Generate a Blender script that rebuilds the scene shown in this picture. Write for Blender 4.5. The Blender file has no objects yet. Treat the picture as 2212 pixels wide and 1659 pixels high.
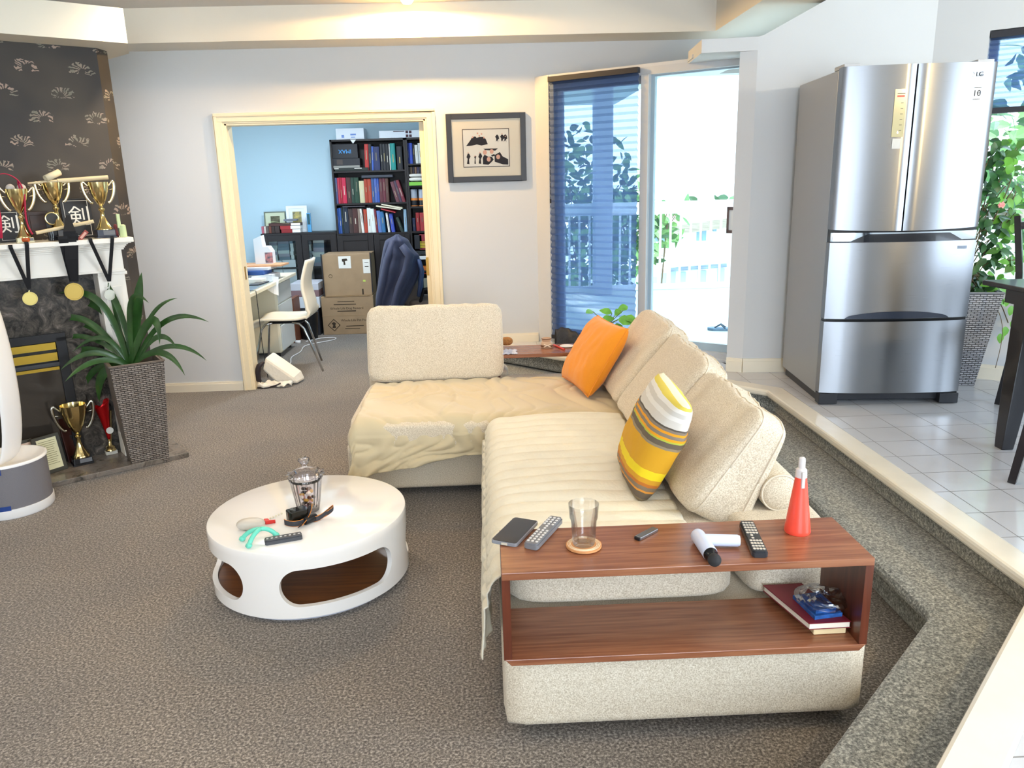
import bpy, bmesh, math, random
from mathutils import Vector, Matrix, noise
random.seed(7)
PI = math.pi
scene = bpy.context.scene
C = scene.collection

# ---------------------------------------------------------------- camera
FPX, YAW, PIT, ROL, CAMZ = 1681.06, 0.0298038, 0.25349594, -0.02680898, 1.558
def _axes():
    cy, sy, cp, sp, cr, sr = math.cos(YAW), math.sin(YAW), math.cos(PIT), math.sin(PIT), math.cos(ROL), math.sin(ROL)
    f = Vector((sy*cp, cy*cp, -sp)); r0 = Vector((cy, -sy, 0)); u0 = r0.cross(f)
    return r0*cr + u0*sr, u0*cr - r0*sr, f
AR, AU, AF = _axes()
CAM = Vector((0, 0, CAMZ))
cd = bpy.data.cameras.new('camera'); cam = bpy.data.objects.new('camera', cd); C.objects.link(cam)
cam.matrix_world = Matrix(((AR.x, AU.x, -AF.x, CAM.x), (AR.y, AU.y, -AF.y, CAM.y), (AR.z, AU.z, -AF.z, CAM.z), (0, 0, 0, 1)))
cd.sensor_width = 36; cd.lens = FPX/2212*36; cd.clip_start = .05; cd.clip_end = 300
scene.camera = cam

# ---------------------------------------------------------------- world, exposure, ceiling lamps, added fill lights
scene.view_settings.view_transform = 'Standard'; scene.view_settings.look = 'None'
scene.view_settings.gamma = 1; scene.view_settings.use_curve_mapping = False
scene.view_settings.exposure = 1.0
w = bpy.data.worlds.new('sky'); scene.world = w; w.use_nodes = True
bg = w.node_tree.nodes['Background']; bg.inputs[0].default_value = (.66, .82, 1, 1); bg.inputs[1].default_value = 3.0
def sun(rx, rz, e, col):
    l = bpy.data.lights.new('sun', 'SUN'); l.energy = e; l.angle = .08; l.color = col
    o = bpy.data.objects.new('sun', l); C.objects.link(o); o.rotation_euler = (rx, 0, rz)
sun(math.radians(48), math.radians(-165), 5.0, (1, .97, .9))
def area(name, loc, rot, sx, sy, e, col):
    l = bpy.data.lights.new(name, 'AREA'); l.shape = 'RECTANGLE'; l.size = sx; l.size_y = sy; l.energy = e; l.color = col
    o = bpy.data.objects.new(name, l); C.objects.link(o); o.location = loc; o.rotation_euler = rot; return o
def spot(loc, e, col=(1, .74, .42), ang=110, blend=.9, size=.05, target=None):
    l = bpy.data.lights.new('ceiling_or_fill_spot', 'SPOT'); l.energy = e; l.color = col; l.spot_size = math.radians(ang); l.spot_blend = blend; l.shadow_soft_size = size
    o = bpy.data.objects.new('ceiling_or_fill_spot', l); C.objects.link(o); o.location = loc
    if target: o.rotation_euler = (Vector(target)-Vector(loc)).to_track_quat('-Z', 'Y').to_euler()
    return o
WARM = (1, .70, .36)
area('added_window_fill', (.9, -3.55, 1.65), (math.radians(90), 0, 0), 3.0, 1.85, 70, (.82, .91, 1))  # fill light added at the unseen opening behind the camera
area('added_window_fill', (4.95, .5, 1.8), (0, math.radians(90), 0), 1.5, 3.2, 76, (.74, .87, 1))  # second added fill, at the unseen opening in the right wall
for x, y in ((-3.9, 1.2), (0, -2.3), (3.6, -1.6)): spot((x, y, 1.75), 110, (1, .90, .76), 150, .8, .15, (x, y, 3))  # unseen uplights added to brighten ceiling and walls
spot((-.455, 5.62, 2.70), 52, (1, .60, .20), 179, .08, .03)
SOFT = (1, .80, .56)
for x, y, e in ((-1.6, 4.6, 40), (.2, 3.4, 12), (-1.9, 1.5, 26), (.6, 1.2, 8), (-.6, -1.2, 16)): spot((x, y, 2.74), e, SOFT, 150, .8, .06)
spot((-2.05, 5.1, 2.74), 36, (.93, .96, 1), 155, .9, .08)  # cool fill spot added to brighten the left of the back wall
pl = bpy.data.lights.new('dining_pendant', 'POINT'); pl.energy = 34; pl.color = (1, .72, .34); pl.shadow_soft_size = .07
po_ = bpy.data.objects.new('dining_pendant', pl); C.objects.link(po_); po_.location = (2.95, 1.65, 2.2)

# ---------------------------------------------------------------- pixel helpers (reference frame 2212 x 1659)
def ray(x, y): return AR*((x-1106)/FPX) - AU*((y-829.5)/FPX) + AF
def at_z(x, y, z=0.): d = ray(x, y); return CAM + d*((z-CAM.z)/d.z)
def at_y(x, y, Y): d = ray(x, y); return CAM + d*((Y-CAM.y)/d.y)
def at_plane(x, y, p, n):
    d = ray(x, y); return CAM + d*((Vector(p)-CAM).dot(Vector(n))/d.dot(Vector(n)))

# ---------------------------------------------------------------- materials
def lin(c):
    if isinstance(c, str):
        c = c.lstrip('#'); c = [int(c[i:i+2], 16)/255 for i in (0, 2, 4)]
        return tuple(((v+.055)/1.055)**2.4 if v > .04045 else v/12.92 for v in c)
    return tuple(c)
MATS = {}
def mat(name, col, rough=.5, metal=0., bump=0., scale=60., var=0., varscale=None, coat=0., spec=.5, trans=0., ior=1.45, stretch=None, sheen=0., col2=None, detail=4., emit=0., aniso=0.):
    if name in MATS: return MATS[name]
    m = bpy.data.materials.new(name); m.use_nodes = True; MATS[name] = m
    nt = m.node_tree; N, L = nt.nodes, nt.links; b = N['Principled BSDF']
    c = lin(col); b.inputs['Base Color'].default_value = (*c, 1); b.inputs['Roughness'].default_value = rough; b.inputs['Metallic'].default_value = metal
    b.inputs['Coat Weight'].default_value = coat; b.inputs['Coat Roughness'].default_value = .05
    b.inputs['Specular IOR Level'].default_value = spec; b.inputs['Transmission Weight'].default_value = trans; b.inputs['IOR'].default_value = ior
    b.inputs['Sheen Weight'].default_value = sheen; b.inputs['Anisotropic'].default_value = aniso
    if emit: b.inputs['Emission Color'].default_value = (*c, 1); b.inputs['Emission Strength'].default_value = emit
    if var or bump or col2:
        tc = N.new('ShaderNodeTexCoord'); mp = N.new('ShaderNodeMapping'); L.new(tc.outputs['Object'], mp.inputs[0])
        if stretch: mp.inputs['Scale'].default_value = stretch
    if var or col2:
        n = N.new('ShaderNodeTexNoise'); n.inputs['Scale'].default_value = varscale or scale; n.inputs['Detail'].default_value = detail; L.new(mp.outputs[0], n.inputs[0])
        r = N.new('ShaderNodeValToRGB'); L.new(n.outputs[0], r.inputs[0]); r.color_ramp.elements[0].position = .35; r.color_ramp.elements[1].position = .65
        c2 = lin(col2) if col2 else tuple(min(1, v*(1+var)) for v in c); c1 = c if col2 else tuple(v*(1-var) for v in c)
        r.color_ramp.elements[0].color = (*c1, 1); r.color_ramp.elements[1].color = (*c2, 1); L.new(r.outputs[0], b.inputs['Base Color'])
    if bump:
        n2 = N.new('ShaderNodeTexNoise'); n2.inputs['Scale'].default_value = scale; n2.inputs['Detail'].default_value = 3; L.new(mp.outputs[0], n2.inputs[0])
        bm_ = N.new('ShaderNodeBump'); bm_.inputs['Strength'].default_value = bump; bm_.inputs['Distance'].default_value = .01; L.new(n2.outputs[0], bm_.inputs['Height']); L.new(bm_.outputs[0], b.inputs['Normal'])
    return m
def glassmat(name, tint=(1, 1, 1), refl=.08, k=.7):
    if name in MATS: return MATS[name]
    m = bpy.data.materials.new(name); m.use_nodes = True; MATS[name] = m
    nt = m.node_tree; N, L = nt.nodes, nt.links; N.remove(N['Principled BSDF']); out = N['Material Output']
    t = N.new('ShaderNodeBsdfTransparent'); t.inputs[0].default_value = (*tint, 1); g = N.new('ShaderNodeBsdfGlossy'); g.inputs['Roughness'].default_value = .02
    f = N.new('ShaderNodeLayerWeight'); f.inputs[0].default_value = .25; mu = N.new('ShaderNodeMath'); mu.operation = 'MULTIPLY_ADD'; mu.inputs[1].default_value = k; mu.inputs[2].default_value = refl
    L.new(f.outputs['Fresnel'], mu.inputs[0]); mx = N.new('ShaderNodeMixShader'); L.new(mu.outputs[0], mx.inputs[0]); L.new(t.outputs[0], mx.inputs[1]); L.new(g.outputs[0], mx.inputs[2]); L.new(mx.outputs[0], out.inputs[0])
    return m

# ---------------------------------------------------------------- mesh builder
class MB:
    def __init__(s): s.v, s.f, s.m, s.uv = [], [], [], {}
    def add(s, vs, fs, mi=0):
        o = len(s.v); s.v += [tuple(p) for p in vs]
        for f in fs: s.f.append([i+o for i in f]); s.m.append(mi)
        return s
    def box(s, a, b, M=None, mi=0):
        x0, y0, z0 = a; x1, y1, z1 = b
        vs = [Vector(p) for p in ((x0,y0,z0),(x1,y0,z0),(x1,y1,z0),(x0,y1,z0),(x0,y0,z1),(x1,y0,z1),(x1,y1,z1),(x0,y1,z1))]
        if M is not None: vs = [M @ p for p in vs]
        return s.add(vs, [(0,3,2,1),(4,5,6,7),(0,1,5,4),(1,2,6,5),(2,3,7,6),(3,0,4,7)], mi)
    def prism(s, pts, z0, z1, M=None, mi=0):
        n = len(pts); vs = [Vector((p[0], p[1], z0)) for p in pts]+[Vector((p[0], p[1], z1)) for p in pts]
        if M is not None: vs = [M @ p for p in vs]
        return s.add(vs, [tuple(range(n))[::-1], tuple(range(n, 2*n))]+[(i, (i+1) % n, n+(i+1) % n, n+i) for i in range(n)], mi)
    def face(s, pts, mi=0): return s.add(pts, [tuple(range(len(pts)))], mi)
    def lathe(s, prof, c=(0, 0, 0), n=32, M=None, mi=0, cap=True, rad=None):
        vs = []
        for r, z in prof:
            for i in range(n):
                a = 2*PI*i/n; k = rad(a, z) if rad else 1
                p = Vector((c[0]+r*k*math.cos(a), c[1]+r*k*math.sin(a), c[2]+z)); vs.append(M @ p if M is not None else p)
        fs = [(j*n+i, j*n+(i+1) % n, (j+1)*n+(i+1) % n, (j+1)*n+i) for j in range(len(prof)-1) for i in range(n)]
        if cap: fs += [tuple(range(n))[::-1], tuple(range((len(prof)-1)*n, len(prof)*n))]
        return s.add(vs, fs, mi)
    def tube(s, path, r, n=8, M=None, mi=0, cap=True, flat=1.):
        P = [Vector(p) for p in path]; vs = []; k = len(P); up0 = None
        for i, p in enumerate(P):
            t = (P[min(i+1, k-1)]-P[max(i-1, 0)]).normalized()
            if up0 is None:
                up0 = Vector((0, 0, 1)) if abs(t.z) < .9 else Vector((1, 0, 0))
            a = (up0 - t*up0.dot(t)).normalized(); up0 = a; b = t.cross(a)
            rr = r[i] if isinstance(r, (list, tuple)) else r
            for j in range(n):
                g = 2*PI*j/n; q = p+a*(math.sin(g)*rr*flat)+b*(math.cos(g)*rr); vs.append(M @ q if M is not None else q)
        fs = [(j*n+i, j*n+(i+1) % n, (j+1)*n+(i+1) % n, (j+1)*n+i) for j in range(k-1) for i in range(n)]
        if cap: fs += [tuple(range(n))[::-1], tuple(range((k-1)*n, k*n))]
        return s.add(vs, fs, mi)
    def grid(s, fn, nu, nv, mi=0, closeu=False):
        vs = [fn(i/(nu if closeu else nu-1), j/(nv-1)) for j in range(nv) for i in range(nu)]
        fs = [(j*nu+i, j*nu+(i+1) % nu, (j+1)*nu+(i+1) % nu, (j+1)*nu+i) for j in range(nv-1) for i in range(nu if closeu else nu-1)]
        return s.add(vs, fs, mi)
    def soft(s, c, h, n=6., M=None, seg=14, puff=0., nz=0., mi=0, seed=0):
        """rounded box centre c, half sizes h, edge exponent n"""
        vs, fs = [], []
        for ax in range(3):
            for sg in (-1, 1):
                o = len(vs)
                for j in range(seg+1):
                    for i in range(seg+1):
                        u = math.sin((i/seg-.5)*PI)/1.0 if False else (i/seg*2-1); v = j/seg*2-1
                        u = math.copysign(abs(u)**.8, u); v = math.copysign(abs(v)**.8, v)
                        p = [0, 0, 0]; p[ax] = sg; p[(ax+1) % 3] = u*sg; p[(ax+2) % 3] = v
                        k = sum(abs(t)**n for t in p)**(1/n); p = [t/k for t in p]
                        if puff:
                            d = ax_m = min(range(3), key=lambda q: h[q]); o2 = [q for q in range(3) if q != ax_m]
                            p[ax_m] *= 1+puff*((1-p[o2[0]]**2)*(1-p[o2[1]]**2)-.35)
                        q = Vector((p[0]*h[0], p[1]*h[1], p[2]*h[2]))
                        if nz: q += q.normalized()*(noise.noise(q*6+Vector((seed, 0, 0)))*nz)
                        q += Vector(c); vs.append(M @ q if M is not None else q)
                for j in range(seg):
                    for i in range(seg): fs.append((o+j*(seg+1)+i, o+j*(seg+1)+i+1, o+(j+1)*(seg+1)+i+1, o+(j+1)*(seg+1)+i))
        return s.add(vs, fs, mi)
    def text(s, body, size, M, mi=0, ext=.0004, font_w=1.):
        cu = bpy.data.curves.new('t', 'FONT'); cu.body = body; cu.size = size; cu.extrude = ext; cu.align_x = 'CENTER'; cu.align_y = 'CENTER'; cu.resolution_u = 3
        o = bpy.data.objects.new('t', cu); me = o.to_mesh()
        vs = [M @ Vector((v.co.x*font_w, v.co.y, v.co.z)) for v in me.vertices]; fs = [tuple(p.vertices) for p in me.polygons]
        o.to_mesh_clear(); bpy.data.objects.remove(o); bpy.data.curves.remove(cu)
        return s.add(vs, fs, mi)
    def build(s, name, mats, parent=None, smooth=False, bevel=0., merge=True, solid=0., sub=0, weld=1e-5):
        if not isinstance(mats, (list, tuple)): mats = [mats]
        xs, ys, zs = zip(*s.v); o0 = Vector(((min(xs)+max(xs))/2, (min(ys)+max(ys))/2, min(zs)))
        me = bpy.data.meshes.new(name); me.from_pydata([Vector(v)-o0 for v in s.v], [], s.f)
        for m in mats: me.materials.append(m)
        me.polygons.foreach_set('material_index', s.m)
        bm = bmesh.new(); bm.from_mesh(me)
        if merge: bmesh.ops.remove_doubles(bm, verts=bm.verts, dist=weld)
        bmesh.ops.recalc_face_normals(bm, faces=bm.faces); bm.to_mesh(me); bm.free()
        if smooth:
            me.polygons.foreach_set('use_smooth', [True]*len(me.polygons))
            if smooth is not True: me.set_sharp_from_angle(angle=math.radians(smooth))
        o = bpy.data.objects.new(name, me); C.objects.link(o)
        if parent is not None: o.parent = parent; o.location = o0-WL(parent)
        else: o.location = o0
        o['_w'] = tuple(o0)
        if solid: q = o.modifiers.new('solid', 'SOLIDIFY'); q.thickness = solid; q.offset = 0
        if bevel: q = o.modifiers.new('bevel', 'BEVEL'); q.width = bevel; q.segments = 2; q.limit_method = 'ANGLE'; q.angle_limit = math.radians(40)
        if sub: q = o.modifiers.new('sub', 'SUBSURF'); q.levels = sub; q.render_levels = sub
        return o
def WL(o): return Vector(o['_w']) if '_w' in o else Vector(o.location)
def tag(o, label, cat, group=None):
    o['label'] = label; o['category'] = cat
    if group: o['group'] = group
    return o
def thing(name, label, cat, loc=(0, 0, 0), group=None):
    o = bpy.data.objects.new(name, None); C.objects.link(o); o.location = loc; o['_w'] = tuple(loc); o.empty_display_size = .1
    return tag(o, label, cat, group)
def struct(o, kind='structure'): o['kind'] = kind; return o
def copy_tree(o, delta, parent=None):
    c = o.copy(); C.objects.link(c)
    if parent is None: c.location = o.location+Vector(delta); c['_w'] = tuple(WL(o)+Vector(delta))
    else: c.parent = parent
    for ch in list(o.children): copy_tree(ch, delta, c)
    return c
def frame(o, u, v=None, w=(0, 0, 1)):
    """matrix with columns u (x), v (y), w (z) and origin o"""
    u = Vector(u).normalized(); w = Vector(w).normalized(); v = Vector(v).normalized() if v is not None else w.cross(u)
    return Matrix(((u.x, v.x, w.x, o[0]), (u.y, v.y, w.y, o[1]), (u.z, v.z, w.z, o[2]), (0, 0, 0, 1)))
def bez(a, b, c, d, n=12):
    a, b, c, d = map(Vector, (a, b, c, d)); return [a*(1-t)**3+b*(3*t*(1-t)**2)+c*(3*t*t*(1-t))+d*t**3 for t in [i/n for i in range(n+1)]]
def arc2(cx, cy, r, a0, a1, n): return [(cx+r*math.cos(a0+(a1-a0)*i/n), cy+r*math.sin(a0+(a1-a0)*i/n)) for i in range(n+1)]
def rrect(x0, y0, x1, y1, r, n=4):
    return arc2(x1-r, y0+r, r, -PI/2, 0, n)+arc2(x1-r, y1-r, r, 0, PI/2, n)+arc2(x0+r, y1-r, r, PI/2, PI, n)+arc2(x0+r, y0+r, r, PI, 1.5*PI, n)

# ================================================================ SHARED MATERIALS
wall_w = mat('wall_paint', '#d3d5d7', .85, bump=.03, scale=220)
ceil_w = mat('ceiling_paint', '#dddad6', .9, bump=.04, scale=260)
trim_w = mat('trim_cream', '#efe6d2', .45)
blue_w = mat('office_blue_paint', '#b9d3e0', .85, bump=.02, scale=200)
def speckle(name, a, b, c, sc=420, bump=.5, rough=.95, big=None):
    if name in MATS: return MATS[name]
    m = bpy.data.materials.new(name); m.use_nodes = True; MATS[name] = m; nt = m.node_tree; N, L = nt.nodes, nt.links; p = N['Principled BSDF']
    p.inputs['Roughness'].default_value = rough; p.inputs['Specular IOR Level'].default_value = .2; p.inputs['Sheen Weight'].default_value = .25
    g = N.new('ShaderNodeNewGeometry'); n = N.new('ShaderNodeTexNoise'); n.inputs['Scale'].default_value = sc; n.inputs['Detail'].default_value = 5; n.inputs['Roughness'].default_value = .7; L.new(g.outputs['Position'], n.inputs[0])
    r = N.new('ShaderNodeValToRGB'); L.new(n.outputs[0], r.inputs[0]); e = r.color_ramp.elements
    e[0].position = .33; e[0].color = (*lin(a), 1); e[1].position = .67; e[1].color = (*lin(c), 1); k = e.new(.5); k.color = (*lin(b), 1)
    src = r.outputs[0]
    if big:
        n2 = N.new('ShaderNodeTexNoise'); n2.inputs['Scale'].default_value = big[0]; n2.inputs['Detail'].default_value = 3; L.new(g.outputs['Position'], n2.inputs[0])
        r2 = N.new('ShaderNodeValToRGB'); L.new(n2.outputs[0], r2.inputs[0]); r2.color_ramp.elements[0].position = .35; r2.color_ramp.elements[1].position = .65
        r2.color_ramp.elements[0].color = (*big[1], 1); r2.color_ramp.elements[1].color = (*big[2], 1)
        mx = N.new('ShaderNodeMix'); mx.data_type = 'RGBA'; mx.blend_type = 'MULTIPLY'; mx.inputs[0].default_value = 1; L.new(src, mx.inputs[6]); L.new(r2.outputs[0], mx.inputs[7]); src = mx.outputs[2]
    L.new(src, p.inputs['Base Color'])
    b_ = N.new('ShaderNodeBump'); b_.inputs['Strength'].default_value = bump; b_.inputs['Distance'].default_value = .006; L.new(n.outputs[0], b_.inputs['Height']); L.new(b_.outputs[0], p.inputs['Normal'])
    return m
carpet = speckle('carpet_grey', '#2f2a26', '#6f6861', '#b5ada4', 120, .08, big=(1.3, (.86, .86, .87), (1.12, 1.08, 1.02)))  # broad warm and dim patches put uneven room light into the colour
carpet_step = speckle('carpet_step', '#454747', '#83847f', '#c8c7bf', 120, .08)
fabric = speckle('sofa_weave', '#b0a189', '#d8ccb6', '#f2eada', 260, .25)
stone_m = None
def granite(name, cols, sc=14, rough=.18):
    m = bpy.data.materials.new(name); m.use_nodes = True; MATS[name] = m; nt = m.node_tree; N, L = nt.nodes, nt.links; p = N['Principled BSDF']; p.inputs['Roughness'].default_value = rough
    g = N.new('ShaderNodeNewGeometry'); n = N.new('ShaderNodeTexNoise'); n.inputs['Scale'].default_value = sc; n.inputs['Detail'].default_value = 9; n.inputs['Roughness'].default_value = .75; n.inputs['Distortion'].default_value = 1.2
    L.new(g.outputs['Position'], n.inputs[0]); r = N.new('ShaderNodeValToRGB'); L.new(n.outputs[0], r.inputs[0]); e = r.color_ramp.elements
    e[0].position = .34; e[0].color = (*lin(cols[0]), 1); e[1].position = .72; e[1].color = (*lin(cols[-1]), 1)
    for i, c in enumerate(cols[1:-1]): q = e.new(.34+.38*(i+1)/(len(cols)-1)); q.color = (*lin(c), 1)
    L.new(r.outputs[0], p.inputs['Base Color']); return m
granite_m = granite('granite', ['#141414', '#2e2c2a', '#4d4842', '#6b625c', '#a49a92'])
hearth_m = granite('hearth_stone', ['#3b3833', '#6a6259', '#857a70', '#6d6a64', '#a89c90'], 9, .25)
def wood(name, a, b, rough=.3, axis='x', sc=1.):
    m = bpy.data.materials.new(name); m.use_nodes = True; MATS[name] = m; nt = m.node_tree; N, L = nt.nodes, nt.links; p = N['Principled BSDF']; p.inputs['Roughness'].default_value = rough; p.inputs['Coat Weight'].default_value = .15; p.inputs['Coat Roughness'].default_value = .25
    tc = N.new('ShaderNodeNewGeometry'); mp = N.new('ShaderNodeMapping'); L.new(tc.outputs['Position'], mp.inputs[0])
    s = {'x': (1.2, 22, 22), 'y': (22, 1.2, 22), 'z': (22, 22, 1.2)}[axis]; mp.inputs['Scale'].default_value = [v*sc for v in s]
    n = N.new('ShaderNodeTexNoise'); n.inputs['Scale'].default_value = 3; n.inputs['Detail'].default_value = 6; n.inputs['Distortion'].default_value = .6; L.new(mp.outputs[0], n.inputs[0])
    r = N.new('ShaderNodeValToRGB'); L.new(n.outputs[0], r.inputs[0]); r.color_ramp.elements[0].position = .3; r.color_ramp.elements[1].position = .7
    r.color_ramp.elements[0].color = (*lin(a), 1); r.color_ramp.elements[1].color = (*lin(b), 1); L.new(r.outputs[0], p.inputs['Base Color']); return m
walnut = wood('walnut_veneer', '#7a4630', '#a06a4b', .26)
black_p = mat('black_plastic', '#15161a', .35)
black_m = mat('black_matte', '#1b1b1d', .7)
white_p = mat('white_plastic', '#f1f1f1', .3)
chrome = mat('chrome', '#d8dadd', .08, 1.)
steel = mat('brushed_steel', '#b9bcbf', .28, 1., stretch=(1, 1, 60), bump=.02, scale=8)
gold = mat('polished_gold', '#d9c48b', .14, 1.)
brass = mat('brass_louvre', '#d9b84f', .25, 1.)
rattan_m = None

def mth(N, L, op, a, b=None, c=None):
    n = N.new('ShaderNodeMath'); n.operation = op
    for i, v in enumerate((a, b, c)):
        if v is None: continue
        if isinstance(v, (int, float)): n.inputs[i].default_value = v
        else: L.new(v, n.inputs[i])
    return n.outputs[0]
def tile_mat():
    m = bpy.data.materials.new('ceramic_tile'); m.use_nodes = True; nt = m.node_tree; N, L = nt.nodes, nt.links; p = N['Principled BSDF']; p.inputs['Roughness'].default_value = .13
    g = N.new('ShaderNodeNewGeometry'); s = N.new('ShaderNodeSeparateXYZ'); L.new(g.outputs['Position'], s.inputs[0]); T = .2052
    fx = mth(N, L, 'ABSOLUTE', mth(N, L, 'SUBTRACT', mth(N, L, 'FRACT', mth(N, L, 'MULTIPLY_ADD', s.outputs[0], 1/T, 50.5-1.819/T)), .5))
    fy = mth(N, L, 'ABSOLUTE', mth(N, L, 'SUBTRACT', mth(N, L, 'FRACT', mth(N, L, 'MULTIPLY_ADD', s.outputs[1], 1/T, 50.5-2.421/T)), .5))
    d = mth(N, L, 'LESS_THAN', mth(N, L, 'MINIMUM', fx, fy), .0105)
    mx = N.new('ShaderNodeMix'); mx.data_type = 'RGBA'; L.new(d, mx.inputs[0]); mx.inputs[6].default_value = (*lin('#c6c8cd'), 1); mx.inputs[7].default_value = (*lin('#7d7c7c'), 1)
    L.new(mx.outputs[2], p.inputs['Base Color']); L.new(mth(N, L, 'MULTIPLY_ADD', d, .5, .13), p.inputs['Roughness'])
    n = N.new('ShaderNodeTexNoise'); n.inputs['Scale'].default_value = 9; L.new(g.outputs['Position'], n.inputs[0])
    b = N.new('ShaderNodeBump'); b.inputs['Strength'].default_value = .04; b.inputs['Distance'].default_value = .02; L.new(n.outputs[0], b.inputs['Height']); L.new(b.outputs[0], p.inputs['Normal'])
    return m
tile_m = tile_mat()

# ================================================================ FLOORS AND STEPS
PL = [(-.07, 6.118), (1.65, 4.40), (1.65, 2.084), (-1.2, -.766), (-4.6, -.766)]
REST = [(-4.6, -3.5), (5, -3.5), (5, 2.90), (2.66, 4.80), (1.65, 4.88), (1.60, 5.20), (.45, 6.04), (.41, 6.118)]
def offs(pl, d):
    """shift a polyline sideways, positive d = towards the upper floor"""
    out = []; n = len(pl)
    segs = [(Vector(pl[i+1])-Vector(pl[i])).normalized() for i in range(n-1)]
    for i in range(n):
        if i in (0, n-1):
            t = segs[0] if i == 0 else segs[-1]; nn = Vector((-t.y, t.x)); p = Vector(pl[i])+nn*d
            if i == 0: p = p + t*((6.118-p.y)/t.y)
            else: p = p + t*((-4.6-p.x)/t.x)
        else:
            a, b = segs[i-1], segs[i]; na, nb = Vector((-a.y, a.x)), Vector((-b.y, b.x)); k = (na+nb).normalized(); p = Vector(pl[i])+k*(d/k.dot(na))
        out.append((p.x, p.y))
    return out
f = MB(); f.box((-6, -3.6, -.1), (5, 9.3, 0)); struct(f.build('floor', carpet))
f = MB(); f.prism(offs(PL, .105)+REST, .30, .32); struct(f.build('floor_upper', tile_m))
f = MB(); f.prism(offs(PL, -.26)+REST, .13, .18); f.prism(offs(PL, -.205)+REST, 0, .13); f.prism(offs(PL, .045)+REST, .18, .30)
struct(f.build('floor_step', carpet_step, bevel=.02))
f = MB(); a, b = offs(PL, -.012), offs(PL, .107); f.prism(a+b[::-1], .288, .326); marble = mat('marble_edge', '#dfdacd', .15, var=.04, scale=5)
struct(f.build('trim_1', marble, bevel=.012))

# ================================================================ WALLS
D = 6.118
ox0, ox1, oz = -1.890, -.413, 2.03
f = MB()
f.box((-5.2, D, 0), (ox0, D+.12, 2.8)); f.box((ox0, D, oz), (ox1, D+.12, 2.8)); f.box((ox1, D, 0), (.41, D+.12, 2.8)); f.box((.41, D, 2.30), (2.2, D+.12, 2.8))
f.prism([(.41, D), (.41, D+.12), (.62, D+.12), (.53, 6.03), (.50, 6.005)], 0, 2.30)
struct(f.build('wall_back', wall_w))
# white lining strip and dark strip of the office doorway's blue side
f = MB(); f.box((ox0-.0, D+.121, 0), (-3.3, D+.13, 2.5)); f.box((ox1, D+.121, 0), (.4, D+.13, 2.5)); struct(f.build('wall_office', blue_w)); f = MB(); f.box((-3.3, 9.15, 0), (.5, 9.27, 2.5)); struct(f.build('wall_office_back', blue_w)); f = MB()
f.box((-3.42, D+.12, 0), (-3.3, 9.2, .85)); f.box((-3.42, D+.12, 2.15), (-3.3, 9.2, 2.5)); f.box((-3.42, D+.12, .85), (-3.3, 6.6, 2.15)); f.box((-3.42, 8.6, .85), (-3.3, 9.2, 2.15))
struct(f.build('wall_office_left', blue_w)); f = MB(); f.box((.4, D+.12, 0), (.52, 9.15, 2.5)); struct(f.build('wall_office_right', blue_w))
f = MB(); f.box((-3.4, D+.13, 2.5), (.5, 9.2, 2.56)); struct(f.build('ceiling_office', ceil_w))
# ceiling: raised centre, dropped band, vault over the dining side
f = MB(); f.box((-5.2, -3.6, 2.76), (1.66, 5.81, 2.82)); f.face([(2.07, -3.6, 2.545), (2.07, 4.95, 2.545), (5.1, 4.95, 4.05), (5.1, -3.6, 4.05)]); struct(f.build('ceiling', ceil_w))
f = MB(); f.box((-5.2, 5.80, 2.54), (2.07, D+.01, 2.76)); f.box((1.655, -3.6, 2.54), (2.09, 5.80, 2.76)); struct(f.build('trim_2', mat('soffit_paint', '#ece6da', .85, bump=.03, scale=220)))
# ledge over the patio door, header and stub wall by the refrigerator
WB = Vector((1.65, 4.885)); WC = Vector((2.66, 4.80)); wd = (WC-WB).normalized()
f = MB(); f.prism([(.41, D), (.505, 6.01), (1.36, 5.385), (1.34, 5.2), (1.75, 5.1), (1.75, D)], 2.285, 2.305)
f.prism([(1.331, 4.945), (1.65, 4.885), (1.72, 5.0), (1.72, 5.16), (1.365, 5.39)], 2.275, 2.35)
struct(f.build('wall_header', wall_w))
def up(p, z): return (p[0], p[1], z)
f = MB()
A_ = (1.56, 4.935); pr = [(WB.x, WB.y), (WC.x, WC.y), (WC.x+.1, WC.y+.12), (1.72, 5.02)]
f.prism([A_, (WB.x, WB.y), (1.72, 5.02), (1.60, 5.05)], 0, 2.275)
n_ = Vector((-wd.y, wd.x))*.12
prof = [(0, 0), (0, 2.35), (.03, 2.357), (.40, 2.545), (1.02, 2.85), (1.02, 0)]
fr = [(WB.x+wd.x*s, WB.y+wd.y*s, z) for s, z in prof]; bk = [(p[0]+n_.x, p[1]+n_.y, p[2]) for p in fr]; k = len(fr)
f.add(fr+bk, [tuple(range(k)), tuple(range(k, 2*k))[::-1]]+[(i, (i+1) % k, k+(i+1) % k, k+i) for i in range(k)])
f.box((2.07, 4.95, 2.2), (2.15, D+.1, 2.8))
struct(f.build('wall_kitchen', wall_w))
# window wall on the right
W1 = Vector((3.09, 4.46)); vd = (W1-WC).normalized(); vn = Vector((-vd.y, vd.x))
pw = (WC.x, WC.y, 0); nw = (vn.x, vn.y, 0)
q0 = at_plane(2139, 66, pw, nw); qz0 = at_plane(2150, 624, pw, nw).z; t0 = (q0.xy-WC).dot(vd); wz1 = q0.z
L_ = 3.02; t1 = t0+1.5
MW = frame((WC.x, WC.y, 0), (vd.x, vd.y, 0), (vn.x, vn.y, 0))
f = MB(); f.box((0, 0, 0), (t0, .14, 4), MW); f.box((t1, 0, 0), (L_, .14, 4), MW); f.box((t0, 0, 0), (t1, .14, qz0), MW); f.box((t0, 0, wz1), (t1, .14, 4), MW)
struct(f.build('wall_window', wall_w))
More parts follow.
